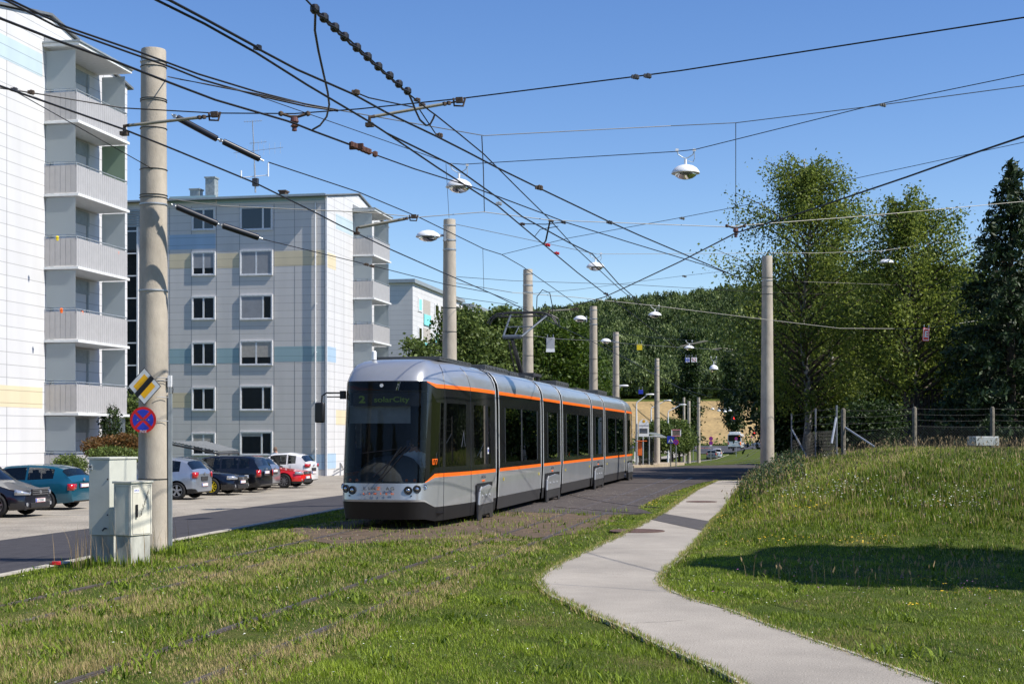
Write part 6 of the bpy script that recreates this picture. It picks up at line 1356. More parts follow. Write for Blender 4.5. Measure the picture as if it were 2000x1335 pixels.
def disc_at(t, z, r): 
    b = MB(); b.lathe([(0, 0), (r, 0), (r, .02), (0, .02)], (0, -.02, z), 24, 'Y'); p = b.build('disc', M['red'], t)
    b = MB(); ri = r * .8
    for k in range(4):
        a0 = math.pi / 4 + k * math.pi / 2; c = Vector((math.cos(a0 + math.pi / 4), 0, math.sin(a0 + math.pi / 4))) * .15 * r; pts = [c] + [Vector((math.cos(a) * ri, 0, math.sin(a) * ri)) for a in np.linspace(a0 + .13, a0 + math.pi / 2 - .13, 6)]
        b.poly([p_ + Vector((0, -.026, z)) for p_ in pts])
    b.build('field', M['blue'], p)
def bs1(t, z, Z):
    disc_at(t, z(863), 5.2 * Z / F)
    w_, h_ = 17 * Z / F, 12 * Z / F; b = MB(); b.box((0.0, -.02, z(845)), (w_, .04, h_)); mi = b.build('mirror', mat('mirror_view', (.17, .14, .12), .25), t)
    b = MB(); n = 8
    for k in range(n):
        for zz in (z(845) + h_ / 2, z(845) - h_ / 2): b.box((-w_ / 2 + w_ * (k + .5) / n, -.045, zz), (w_ / n * .5, .03, .07))
    b.build('red_blocks', M['red'], mi)
    b = MB(); b.box((0, -.035, z(845) + h_ / 2), (w_ * 1.06, .03, .07)); b.box((0, -.035, z(845) - h_ / 2), (w_ * 1.06, .03, .07)); [b.box((s * w_ / 2, -.035, z(845)), (.07, .03, h_)) for s in (-1, 1)]; b.build('rim', M['white'], mi)
signpost('post with no stopping disc and framed traffic mirror beside the crossing sign', 1320.5, 839, 910, 96, bs1)
def bs2(t, z, Z):
    b = MB(); b.box((0, -.02, z(858)), (14 * Z / F, .03, 14 * Z / F)); p = b.build('plate', M['blue'], t)
    b = MB(); r = 5 * Z / F; b.poly([(-r, -.04, z(863)), (r, -.04, z(863)), (0, -.04, z(853))]); b.build('white_triangle', M['white'], p)
    b = MB(); c = z(858.5); b.lathe([(0, -.045), (.05, -.042)], (0, 0, c + .13), 8, 'Y'); b.tube([(0, -.045, c + .1), (0, -.045, c - .03), (-.08, -.045, c - .14)], .022, 4); b.tube([(0, -.045, c - .03), (.09, -.045, c - .14)], .02, 4); b.tube([(-.08, -.045, c + .03), (.08, -.045, c + .06)], .015, 4); b.build('pictogram', M['black'], p)
signpost('blue pedestrian crossing sign right of the shelter roof', 1310, 852, 905, 98, bs2)
def bs3(t, z, Z):
    disc_at(t, z(856), 4 * Z / F); disc_at(t, z(864.5), 4 * Z / F); b = MB(); b.box((0, -.02, z(869.5)), (.32, .02, .12)); b.build('extra_plate', M['white'], t)
signpost('post with two no stopping discs on the lawn by the far road', 1388.5, 852, 900, 175, bs3)
def bs4(t, z, Z): disc_at(t, z(856), 3 * Z / F); b = MB(); b.box((0, -.02, z(860.5)), (.4, .02, .14)); b.build('extra_plate', M['white'], t)
signpost('post with a single no stopping disc in front of the bus tail', 1437.7, 853, 886, 240, bs4); signpost('small no stopping post left of the far traffic light', 1468.5, 848, 872, 330, lambda t, z, Z: disc_at(t, z(852.5), 2 * Z / F))
def tl_(t, z, Z):
    b = MB(); b.box((0, -.1, z(846.5)), (.42, .3, 10 * Z / F)); b.box((-.3, -.02, z(846.5)), (.3, .1, 5 * Z / F)); b.box((.3, -.02, z(846.5)), (.3, .1, 5 * Z / F)); h = b.build('signal_head', M['black'], t)
    b = MB(); b.lathe([(.16, -.26), (0, -.28)], (0, 0, z(845.5)), 12, 'Y'); b.build('red_light', mat('lit_red', (.95, .03, .02), .4, emis=2.5), h)
signpost('traffic light showing red on the white post at the far junction', 1473, 842, 872, 335, tl_, 'traffic light', 'traffic_light')
q = P(1434, 816, 250); tl2 = thing('traffic_light', 'black traffic light showing red in front of the dark tree', 'traffic light', q, TH); b = MB(); b.box((0, 0, 0), (.4, .3, 1.0)); b.box((-.35, 0, 0), (.3, .2, .9)); b.tube([(0, .1, .5), (0, .1, 1.6), (3, .1, 1.9)], .06, 6); b.build('signal_head', M['black'], tl2); b = MB(); b.lathe([(.19, -.16), (0, -.18)], (0, 0, 0), 12, 'Y'); b.build('red_light', mat('lit_red', (.95, .03, .02), .4, emis=2.5), tl2)
signpost('small unlit traffic light left of the far poles', 1354, 846, 868, 190, lambda t, z, Z: (lambda b: (b.box((0, -.1, z(849)), (.3, .25, .6)), b.build('signal_head', M['black'], t)))(MB()), 'traffic light', 'traffic_light')
q = P(1537.5, 860, 80); b = MB(); b.box(q, (.32, .03, .30), rz=TH); b.tube([q + Vector((-.2, .03, -2)), q + Vector((-.2, .03, 1.8))], .03, 5); tag(b.build('warning_plate', mat('machine_orange', (.72, .14, .02), .5)), 'small orange plate at the shaded fence behind the right pole', 'sign')
# ------------------------------------------------------------------ leaves in bulk
def rand_unit(n): v = rng.normal(size=(n, 3)); return v / np.linalg.norm(v, axis=1)[:, None]
def leaf_quads(c, size, droop=0.0, asp=.62):
    """one kite-shaped leaf per centre, random facing"""
    n = len(c); u = rand_unit(n); u[:, 2] -= droop; u /= np.linalg.norm(u, axis=1)[:, None]
    w_ = np.cross(u, rand_unit(n)); w_ /= np.linalg.norm(w_, axis=1)[:, None]; s = (size * rng.uniform(.6, 1.35, n))[:, None]
    v = np.stack([c - u * s * .5, c + w_ * s * .5 * asp, c + u * s * .5, c - w_ * s * .5 * asp], 1).reshape(-1, 3)
    return v, np.arange(4 * n).reshape(-1, 4)
def foliage(name, c, tint, size, mt, parent, droop=0.0, asp=.62):
    v, f = leaf_quads(c, size, droop, asp); return npmesh(name, v, f, mt, np.repeat(tint, 4), parent)
M['birchleaf'] = leafmat('birch_leaf', (.045, .080, .012), (.30, .36, .06), trans=.45); M['darkleaf'] = leafmat('dark_leaf', (.012, .028, .006), (.05, .085, .016), trans=.25)
M['spruce'] = leafmat('spruce_needles', (.012, .024, .008), (.042, .075, .022), trans=.1); M['streetleaf'] = leafmat('street_tree_leaf', (.030, .060, .012), (.19, .25, .06), trans=.35); M['robinia'] = leafmat('robinia_leaf', (.022, .055, .006), (.10, .155, .015), trans=.35)
M['forestleaf'] = leafmat('forest_leaf', (.030, .056, .016), (.14, .19, .05), trans=.15); M['bark'] = mat('bark', (.07, .055, .04), .9, var=.3, scale=5); M['birchbark'] = mat('birch_bark', (.40, .38, .35), .8, scale=3.5, col2=(.04, .035, .03), stretch=(1, 1, 3))
M['autumn'] = leafmat('russet_leaf', (.05, .045, .012), (.24, .11, .035), trans=.3)
def limbs(mb, base, h, r, n, spread, up=.6, start=.25, rs=None, tipsonly=False, mb2=None):
    """tapered trunk with limbs; returns the limb tips and sample points"""
    rs = rs or random; tips = []; pts = [Vector(base)]; lean = Vector((rs.uniform(-.03, .03), rs.uniform(-.03, .03), 0))
    for k in range(1, 9): pts.append(Vector(base) + Vector((math.sin(k * 1.3) * .012 * h, math.cos(k * 1.7) * .012 * h, h * k / 8)) + lean * h * k / 8)
    mb.tube(pts, [r * (1 - k / 8.6) + .01 for k in range(9)], 8)
    for i in range(n):
        t = start + (1 - start) * (i + rs.random()) / n * .95; k = min(7, int(t * 8)); p = pts[k].lerp(pts[k + 1], t * 8 - k); a = i * 2.4 + rs.uniform(-.4, .4)
        L = spread(t) * rs.uniform(.7, 1.1); q = p; seg = [p]
        for j in range(3): q = q + Vector((math.cos(a), math.sin(a), up * (1 - .25 * j))) * L / 3; a += rs.uniform(-.35, .35); seg.append(q)
        (mb2 or mb).tube(seg, [r * (1 - t) * .5 + .02, r * (1 - t) * .35 + .015, .02, .01], 5, False); tips += [(seg[j].lerp(seg[j + 1], s), L, t) for j in range(3) for s in (.3, .7, 1.0) if not (tipsonly and t < .85 and j == 0)]
    return tips
def tree(label, base, h, r, spread, n, per, leaf, mt, bark, name='tree', kind='tree', clus=.55, droop=0.0, start=.2, up=.6, group=None, hang=0.0, seed=1, asp=.62, cat='tree', tl=(0.0, 1.0)):
    rs = random.Random(seed); t = thing(name, label, cat, base, 0, group); mb = MB(); mb2 = MB() if name == 'birch_tree' else None; tips = limbs(mb, base, h, r, n, spread, up, start, rs, name == 'birch_tree', mb2)
    if mb2: mb2.build('limbs', M['bark'], t, world=True, smooth=True)
    mb.build('trunk', M[bark], t, world=True, smooth=True)
    cs, ti = [], []
    for p, L, tt in tips:
        m = int(per * rs.uniform(.5, 1.5)); g_ = rng.normal(size=(m, 3)) * np.array([clus, clus, clus * .7]) * (L / 3) ** .5
        g_[:, 2] -= np.abs(rng.normal(size=m)) * hang
        cs.append(np.array(p) + g_); ti.append(np.clip(rs.uniform(.15, .75) + rng.normal(size=m) * .22, *tl))
    c = np.concatenate(cs); foliage('crown', c, np.concatenate(ti), leaf, M[mt], t, droop, asp); return t
def hb(px, py_top, Z, zb_): return EYE + (HY - py_top) * Z / F - zb_
def basep(px, Z): q = P(px, 900, Z); return (q.x, q.y, T1(q.x, q.y))
# birches on the right
def birch(label, px, top, Z, width, n, per, seed):
    b0 = basep(px, Z); h = hb(px, top, Z, b0[2])
    sp = lambda t: width * min(1, max(.03, (1.06 - t) / .42)) ** .7 * (1 + .30 * math.sin(t * 31 + seed) + .12 * math.sin(t * 67)) * (1.12 if t < .5 else 1)
    return tree(label, b0, h * .97, .17, sp, n, per, .125, 'birchleaf', 'birchbark', 'birch_tree', clus=.31, droop=.35, start=.14, up=.75, group='birches beyond the wire fence', hang=.55, seed=seed)
birch('tall birch, left one of the pair beyond the fence, reaching highest', 1572, 290, 62, 3.0, 110, 64, 5)
birch('second stem of foliage right behind the tall left birch', 1628, 425, 66, 2.1, 40, 44, 9)
birch('smaller birch, middle of the right hand trees, behind the pendant lamp', 1785, 362, 58, 2.6, 92, 60, 21)
birch('low hanging birch at the left edge of the right hand trees', 1560, 590, 70, 1.9, 34, 44, 33)
def spruce(label, b0, h, w_, seed, per=30, leaf=.30, group='dark spruces'):
    rs = random.Random(seed); t = thing('spruce_tree', label, 'tree', b0, 0, group); mb = MB(); mb.tube([b0, (b0[0], b0[1], b0[2] + h)], [.2, .02], 8)
    cs, us, ti = [], [], []
    lv = int(h * 3.0)
    for i in range(lv):
        z = h * (.06 + .94 * (i + .5) / lv); L = w_ * (1 - z / h) ** .8 + .12
        for k in range(11):
            a = rs.uniform(0, 6.28); L2 = L * rs.uniform(.65, 1.12); p0 = Vector((b0[0], b0[1], b0[2] + z)); p1 = p0 + Vector((math.cos(a), math.sin(a), -.18)) * L2; p1.z += .1
            if k < 3: mb.tube([p0, p1], [.03, .008], 3, False)
            m = max(4, int(per * L2 / w_) + 3); s = np.sqrt(rng.uniform(.05, 1.0, m))[:, None]; q = np.array(p0)[None] * (1 - s) + np.array(p1)[None] * s + rng.normal(size=(m, 3)) * np.array([.11, .11, .07]); q[:, 2] -= np.abs(rng.normal(size=m)) * .14
            cs.append(q); ti.append(np.clip(.25 + rng.normal(size=m) * .3 + .25 * s[:, 0], 0, 1))
    mb.build('trunk', M['bark'], t, world=True); foliage('crown', np.concatenate(cs), np.concatenate(ti), leaf, M['spruce'], t, .15, .34); return t
b0 = basep(1975, 52); spruce('tall dark spruce at the right edge of the picture', b0, hb(1975, 313, 52, b0[2]), 3.2, 3, 150, .24)
b0 = basep(2070, 55); spruce('dark spruce cut by the right edge behind the tall one', b0, hb(1975, 360, 55, b0[2]), 3.4, 4, 120, .26)
b0 = basep(1868, 60); spruce('lower spruce between the right birch and the tall spruce', b0, hb(1890, 560, 60, b0[2]), 2.8, 5, 110, .26)
def bushy(label, px, top, Z, w_, n, per, seed, mt='darkleaf', leaf=.20, start=.03, name='dense_tree', group='dark trees behind the fence'):
    b0 = basep(px, Z); h = hb(px, top, Z, b0[2]); sp = lambda t: w_ * math.sin(math.pi * min(1, .12 + t * .86)) ** .6
    return tree(label, b0, h, .16, sp, n, per, leaf, mt, 'bark', name, clus=.6, start=start, up=.35, group=group, seed=seed)
bushy('dense dark tree under the left birch', 1560, 640, 74, 3.2, 46, 85, 41); bushy('dense dark tree between the two birches', 1655, 580, 76, 3.4, 46, 85, 42); bushy('dense dark tree behind the right birch trunk', 1760, 600, 74, 3.3, 46, 85, 43)
bushy('dense dark tree behind the plank fence', 1850, 620, 76, 3.4, 46, 85, 44); bushy('dense dark tree at the right edge', 1960, 560, 72, 3.4, 46, 85, 45); bushy('dark tree filling the gap low beside the right pole', 1600, 660, 96, 2.2, 40, 80, 46)
bushy('low shrub in the fence corner by the metal posts', 1700, 800, 50, 1.1, 16, 45, 47, leaf=.12, name='shrub', group=None)
for i, px in enumerate((1600, 1690, 1790, 1890, 1990)): bushy('dark undergrowth bush, number %s from the left behind the wire mesh' % ('one', 'two', 'three', 'four', 'five')[i], px, 742, 66 + i % 2 * 4, 2.3, 26, 110, 60 + i, leaf=.24, name='shrub', group='dark undergrowth behind the fence')
for k, (x, y, hh, w_) in enumerate(((9, 92, 11, 3.6), (13, 108, 13, 4), (11, 127, 12, 4), (17, 148, 14, 4.4), (15, 170, 13, 4.4), (20, 196, 14, 5), (5.5, 138, 12, 3.4), (6, 162, 13, 3.6), (5, 188, 13, 3.6))):
    tree('dense tree in the row beyond the birches, ' + ('nearest', 'second', 'third', 'fourth', 'fifth', 'farthest', 'low left', 'middle left', 'back left')[k] + ' from the pole', (x, y, T1(x, y)), hh, .2, lambda t: w_ * math.sin(math.pi * min(1, .1 + t * .88)) ** .6, 34, 60, .34, 'darkleaf', 'bark', 'dense_tree', clus=.8, start=.04, up=.4, group='row of trees beyond the birches', seed=400 + k)
# street trees behind the tram
def street(label, px, top, Z, w_, mt, n, per, seed, leaf=.26): return bushy(label, px, top, Z, w_, n, per, seed, mt, leaf, .12, 'street_tree', 'street trees behind the tram')
street('light green street tree left of the second pole, above the tram roof', 826, 664, 98, 2.3, 'streetleaf', 26, 42, 71); street('light green tall street tree between the first two poles behind the tram', 905, 598, 104, 2.6, 'streetleaf', 44, 60, 72)
street('green street tree behind the pantograph', 975, 600, 108, 3.2, 'streetleaf', 46, 62, 73); street('broad yellow green tree right of the pantograph pole', 1085, 632, 112, 4.0, 'robinia', 54, 80, 74); street('lower dark green tree sloping towards the rear of the tram', 1120, 680, 118, 2.9, 'robinia', 32, 60, 75, .3)
street('green tree filling the gap behind the tram roof', 1010, 655, 112, 3.2, 'streetleaf', 34, 66, 76); street('pale green tree beside the far white block', 950, 615, 120, 2.6, 'streetleaf', 34, 55, 77)
# slender trees before the field, clipped hedge trees by the shelter
def slim(label, px, top, Z, w_, seed, n=40, st=.2): return tree(label, basep(px, Z), hb(px, top, Z, basep(px, Z)[2]), .22, lambda t: w_ * (1.1 - t) ** .5 * (1 if t > .3 else .6), n, 48, .42, 'darkleaf', 'bark', 'slender_tree', clus=.8, start=st, up=.9, group='slender trees before the field', seed=seed)
slim('slender dark tree standing before the wheat field', 1346, 640, 215, 1.9, 81, 38, .12); slim('dark tree with bare lower trunk above the far bus', 1432, 690, 300, 3.0, 82)
for px, top, Z, w_, s_, lb in ((1288, 828, 125, 1.4, 91, 'clipped round street tree behind the shelter roof'), (1312, 825, 140, 2.0, 92, 'clipped round street tree behind the crossing sign'), (1326, 842, 150, 1.5, 93, 'smaller clipped street tree right of the traffic mirror')):
    bushy(lb, px, top, Z, w_, 24, 75, s_, 'streetleaf', .22, .42, 'street_tree', 'clipped trees by the bus shelter')
# shrubs by block A
def shrub(label, px, py, Z, rx, rz_, mt, n, leaf, tl=(0, 1)):
    c = P(px, py, Z); t = thing('shrub', label, 'shrub', (c.x, c.y, c.z - rz_), 0); mb = MB()
    for k in range(9): a = k * .7; mb.tube([(c.x, c.y, c.z - rz_), (c.x + math.cos(a) * rx * .6, c.y + math.sin(a) * rx * .6, c.z + rz_ * .4)], [.02, .006], 4, False)
    mb.build('stems', M['bark'], t, world=True); u = rand_unit(n) * (rng.uniform(.35, 1, n) ** .5)[:, None] * (1 + .18 * np.sin(rng.uniform(0, 6.28, n)))[:, None]; q = np.array(c) + u * np.array([rx, rx, rz_])
    foliage('foliage', q, np.clip(rng.normal(.5, .25, n), *tl), leaf, M[mt], t)
shrub('clipped round green shrub behind the teal car', 136, 911, 50, .62, .42, 'streetleaf', 4200, .07)
shrub('russet brown hedge shrub behind the tall cabinet', 215, 872, 52, .95, .42, 'autumn', 4200, .09); shrub('orange brown hedge shrub left of the pole', 245, 868, 51.5, .55, .40, 'autumn', 2600, .09); shrub('green hedge shrub under the russet one by the pole', 225, 885, 51, 1.0, .28, 'streetleaf', 3000, .08); shrub('small reddish shrub above the cabinet lid on the left', 181, 877, 51, .32, .30, 'autumn', 1300, .08)
shrub('climbing ivy on the wall below the lowest balcony', 216, 826, 57.5, .45, .75, 'darkleaf', 1500, .10); shrub('green hedge behind the base of the big pole', 262, 838, 62, .5, 1.6, 'streetleaf', 4500, .12)
tag((lambda b: (b.b2((-28.3, P(205, 880, 51).y - 2.4, -.5), (-26.9, P(235, 880, 51).y + 1.2, .62)), b.build('planter', M['balc']))[1])(MB()), 'grey ribbed planter wall carrying the russet hedge', 'planter')
# ------------------------------------------------------------------ wooded hill: one mass
def forest():
    N = 2300; X = rng.uniform(-270, 70, N); Y = rng.uniform(600, 975, N); Y[:330] = rng.uniform(583, 606, 330); X[:330] = rng.uniform(-270, 60, 330)
    z = T(X, Y); hh = rng.uniform(11, 16.5, N); hh[:330] *= .85; V, Fc, Ti, off = [], [], [], 0
    tmpl = []
    for k in range(6):
        n = 460; u = rand_unit(n); u[:, 2] = np.abs(u[:, 2]) * 1.25 - .55; lob = 1 + .22 * np.sin(u[:, 0] * 5 + k) * np.cos(u[:, 1] * 5 + k * 2) + .12 * rng.normal(size=n)
        c = u * lob[:, None]; v, f = leaf_quads(c, .20, 0, .9); tmpl.append((v, f, np.repeat(rng.uniform(-.18, .18, n), 4)))
    for i in range(N):
        v, f, tt = tmpl[i % 6]; a = rng.uniform(0, 6.28); ca, sa = math.cos(a), math.sin(a); r = rng.uniform(2.9, 5.2); 
        w_ = np.stack([(v[:, 0] * ca - v[:, 1] * sa) * r + X[i], (v[:, 0] * sa + v[:, 1] * ca) * r + Y[i], v[:, 2] * hh[i] * .55 + z[i] + hh[i] * .45], 1)
        V.append(w_); Fc.append(f + off); off += len(v); Ti.append(np.clip(tt + rng.uniform(.15, .8), 0, 1))
    o = npmesh('forest', np.concatenate(V), np.concatenate(Fc), M['forestleaf'], np.concatenate(Ti)); tag(o, kind='stuff')
forest()
hedge = MB()
def strip_plants(name, label, cx, cy, n, hmin, hmax, mt, leaf):
    pass
n = 2600; X = rng.uniform(-70, 60, n); Y = rng.uniform(388, 392, n); q = np.stack([X, Y, T(X, Y) + np.abs(rng.normal(0, .55, n)) * (1 + np.maximum(0, np.sin(X * .9)) * 2.2)], 1)
tag(foliage('field_margin', q, rng.uniform(.2, .9, n), .7, M['streetleaf'], None), kind='stuff')
# ------------------------------------------------------------------ fences on the bank
M['post'] = mat('fence_post_concrete', (.17, .15, .115), .9, var=.3, scale=9, bump=.4)
fz = lambda x, y: T1(x, y); M['poststeel'] = mat('post_steel', (.20, .21, .23), .5, .5); M['fwire'] = mat('fence_wire', (.06, .06, .055), .6, .2)
fn = thing('wire_fence', 'wire mesh fence with barbed wire and mixed posts on top of the bank', 'fence', tuple(P(1650, 866, 44)))
posts = [(1647, 797, 44, 'c'), (1786, 794, 44, 'c'), (1938, 794, 44, 'c'), (2085, 794, 44, 'c'), (1634, 791, 46, 'm'), (1593, 797, 51, 'm'), (1546, 807, 58, 'm')]
pp = []
for px, top, Z, k in posts:
    q = P(px, 866, Z); zb_ = fz(q.x, q.y); zt_ = EYE + (HY - top) * Z / F; pp.append((q.x, q.y, zb_, zt_)); b = MB()
    if k == 'c': b.lathe([(.075, -.3), (.07, zt_ - zb_ - .05), (.04, zt_ - zb_), (0, zt_ - zb_ + .01)], (q.x, q.y, zb_), 8)
    else: b.tube([(q.x, q.y, zb_ - .3), (q.x, q.y, zt_)], .034, 6)
    b.build('post', M['post'] if k == 'c' else M['poststeel'], fn, world=True, smooth='angle')
def mesh_run(A, B, par):
    zt_ = lambda p: p[2] + (p[3] - p[2]) * .56; b = MB(); a0, a1 = Vector((A[0], A[1], A[2] - .1)), Vector((B[0], B[1], B[2] - .1)); L = (a1 - a0).length; hA = zt_(A) - A[2] + .1; sp_ = .085 if abs(A[1] - B[1]) < 1.6 else .2; n = int(L / sp_)
    k = int(hA / sp_)
    for i in range(-k, n):
        for s in (1, -1):
            i0 = i if s > 0 else i + k; t0, t1 = i0 / n, (i0 + s * k) / n; h0, h1 = 0, hA
            if t0 < 0: h0 += -t0 * n / k * hA; t0 = 0
            if t1 > 1: h1 -= (t1 - 1) * n / k * hA; t1 = 1
            if t0 > 1: h0 += (t0 - 1) * n / k * hA; t0 = 1
            if t1 < 0: h1 -= -t1 * n / k * hA; t1 = 0
            if h1 - h0 > .05: p, q = a0.lerp(a1, t0), a0.lerp(a1, t1); b.tube([(p.x, p.y, p.z + h0), (q.x, q.y, q.z + h1)], .0032, 3, False)
    b.build('mesh', M['fwire'], par, world=True)
order = [pp[3], pp[2], pp[1], pp[0]]
for A, B in zip(order[:-1], order[1:]): mesh_run(A, B, fn)
mo_ = [pp[4], pp[5], pp[6]]
for A, B in zip(mo_[:-1], mo_[1:]): mesh_run(A, B, fn)
b = MB()
for run in (order, mo_):
    for A, B in zip(run[:-1], run[1:]):
        for k in (.56, .70, .83, .96):
            pts = [Vector((A[0] + (B[0] - A[0]) * t, A[1] + (B[1] - A[1]) * t, (A[2] + (A[3] - A[2]) * k) * (1 - t) + (B[2] + (B[3] - B[2]) * k) * t - .03 * 4 * t * (1 - t))) for t in np.linspace(0, 1, 7)]
            b.tube(pts, .0035, 4)
            for t in np.linspace(.05, .95, 14): c = Vector((A[0] + (B[0] - A[0]) * t, A[1] + (B[1] - A[1]) * t, (A[2] + (A[3] - A[2]) * k) * (1 - t) + (B[2] + (B[3] - B[2]) * k) * t - .03 * 4 * t * (1 - t))); b.box(c, (.02, .01, .03), rz=t * 9)
b.build('barbed_wire', M['fwire'], fn, world=True)
b = MB(); b.tube([P(1649, 833, 44), P(1708, 872, 43)], .03, 6); b.tube([P(1633, 815, 46), P(1624, 866, 45)], .035, 6); b.tube([P(1547, 838, 58), P(1577, 893, 54)], .035, 6); b.build('brace', M['steel'], fn, world=True)
b = MB(); c = P(1920, 861, 42); b.box((c.x, c.y, c.z), (.72, .6, .28), rz=TH + .1); cb_ = tag(b.build('concrete_block', mat('pale_concrete', (.45, .47, .45), .85, var=.1, scale=6, bump=.3), bevel=.02), 'pale concrete block on top of the grassy bank at the right fence post', 'concrete block')
# plank fence in the shade
wf = thing('plank_fence', 'dark wooden plank fence in the shade behind the right birch trunk', 'fence', tuple(P(1830, 850, 56)))
b = MB(); b2 = MB()
for k in range(19):
    px = 1768 + k * 6.6; top = 766 + 6 * math.sin(k * 1.3) - (0 if k > 3 else 0); a = P(px, 850, 56 + k * .15); zt_ = EYE + (HY - top) * 56 / F; b.box((a.x, a.y, (a.z - .6 + zt_) / 2), (.085, .03, zt_ - a.z + .6), rz=TH)
b.build('planks', M['wood'], wf, world=True)
a, c = P(1766, 800, 56.3), P(1892, 800, 59.2); b2.tube([a, c], .04, 4); b2.tube([a + Vector((0, 0, .8)), c + Vector((0, 0, .8))], .04, 4); b2.build('rails', M['wood'], wf, world=True)
# spruces out to the right whose shadow lies over the bank
tipx, tipz = 2.75, 20.3
az = SUN_AZ - 0; hx, hy = math.cos(SUN_AZ), math.sin(SUN_AZ)
for k, (dx, dz, hh, w_) in enumerate(((.2, -.95, 11.8, .95), (-.1, .1, 12.2, .95), (.4, 1.15, 12.0, .95))):
    g0 = c2w(tipx + dx, tipz + dz); d_ = hh / math.tan(SUN_EL); x, y = g0.x + hx * d_, g0.y + hy * d_; b0 = (x, y, T1(x, y))
    tree(('nearest', 'middle', 'farthest')[k] + ' of the three columnar trees out to the right of the footpath', b0, hh - .7, .16, lambda t: w_ * (1 if t < .88 else .6), 54, 85, .34, 'darkleaf', 'bark', 'columnar_tree', clus=.5, start=.05, up=.5, group='columnar trees out to the right', seed=200 + k)
# trees behind the viewer, mirrored in the tram's windscreen
for k, (x, y, hh) in enumerate(((-34, -34, 17), (-28, -38, 20), (-21.5, -34, 15), (-15, -38, 18), (-9, -36, 14), (-40, -30, 16))):
    tree(('leftmost', 'second', 'third', 'fourth', 'rightmost', 'outermost')[k] + ' dark tree of the row behind the viewer facing the tram front', (x, y, -.3), hh, .2, lambda t: 3.4 * math.sin(math.pi * min(1, .1 + t * .88)) ** .6, 36, 40, .55, 'darkleaf', 'bark', 'dense_tree', clus=.8, start=.06, up=.4, group='trees behind the viewer', seed=300 + k)
# ------------------------------------------------------------------ grass
def inpoly(x, y, poly):
    px = np.array([p[0] for p in poly]); py = np.array([p[1] for p in poly]); c = np.zeros(len(x), bool); j = len(px) - 1
    for i in range(len(px)):
        m = ((py[i] > y) != (py[j] > y)) & (x < (px[j] - px[i]) * (y - py[i]) / (py[j] - py[i] + 1e-12) + px[i]); c ^= m; j = i
    return c
PATHPOLY = [tuple(p) for p in pl_] + [tuple(p) for p in pr_[::-1]]
CROSSPOLY = [(-11.6, 36.3), (-9.8, 33.9), (-6.0, 33.1), (-3.9, 32.4)] + [tuple(G(*p))[:2] for p in [(1277, 1003), (1246, 992), (1290, 970), (1340, 952), (1372, 942), (1401, 937), (1458, 937), (1500, 926), (1497, 905)]] + [(-11.6, 76)]
STRIP = [tuple(G(*p))[:2] for p in [(1297, 1004), (1268, 1018), (1380, 1042), (1398, 1022)]]
def blades(xs, ys, hgt, wid, tint, bend=.35, seg2=False):
    n = len(xs); z = T(xs, ys); a = rng.uniform(0, 2 * np.pi, n); d = np.stack([np.cos(a), np.sin(a), np.zeros(n)], 1); s = np.stack([-np.sin(a), np.cos(a), np.zeros(n)], 1)
    b0 = np.stack([xs, ys, z - .01], 1); lean = (rng.uniform(.1, 1.0, n) * bend * hgt)[:, None]
    w2 = (wid * .5)[:, None]; H_ = hgt[:, None]; up = np.array([0, 0, 1.0])
    tip = b0 + d * lean + up * H_
    if not seg2:
        v = np.stack([b0 - s * w2, b0 + s * w2, tip], 1).reshape(-1, 3); return v, np.arange(3 * n).reshape(-1, 3), np.repeat(tint, 3)
    mid = b0 + d * lean * .35 + up * H_ * .6
    v = np.stack([b0 - s * w2, b0 + s * w2, mid + s * w2 * .8, mid - s * w2 * .8, tip], 1).reshape(-1, 3); i = np.arange(n)[:, None] * 5
    f = np.concatenate([i + np.array([[0, 1, 2]]), i + np.array([[0, 2, 3]]), i + np.array([[3, 2, 4]])]); return v, f, np.repeat(tint, 5)
def wedge(N, z0, z1, pw=1.6, x0=-1080, x1=1080):
    """random places in the view wedge, denser near the viewer"""
    u = rng.uniform(0, 1, N); e = 2 - pw; Z = (z0 ** e + u * (z1 ** e - z0 ** e)) ** (1 / e); px = rng.uniform(x0, x1, N); xc = px * Z / F
    return xc * CT - Z * ST, xc * ST + Z * CT, Z
def pnoise(x, y, s, seed=0):
    r = np.random.default_rng(seed); o = np.zeros_like(x)
    for k in range(7): a = r.uniform(0, 6.28); f = s * r.uniform(.5, 2.2); o += np.sin((x * math.cos(a) + y * math.sin(a)) * f + r.uniform(0, 6.28))
    return o / 7 * 1.9
M['grassblade'] = leafmat('grass_blade', (.036, .080, .005), (.285, .375, .028), dry=(.44, .345, .155), trans=.35)
def lawnmask(X, Y):
    ok = (X > kerb_x(Y) + .14) & ~inpoly(X, Y, PATHPOLY) & ~inpoly(X, Y, CROSSPOLY) & ~inpoly(X, Y, STRIP)
    for rx in (-8.25, -7.35, -5.2, -4.3): ok &= ~((np.abs(X - rx - .02) < .04) & (rng.uniform(size=len(X)) < .14))
    for cx, cy, w_, d_ in ((float(P(214, 1098, 20.6).x), float(P(214, 1098, 20.6).y), 0, 0),): pass
    return ok
def soilmask(X, Y):
    """1 on the bare track bed"""
    inside = (X > -9.3 + .3 * pnoise(X, Y, 2, 5)) & (X < -3.95) & (Y > 24.0 - 1.2 * np.sin(X * 1.5)) & (Y < 34.4)
    return inside
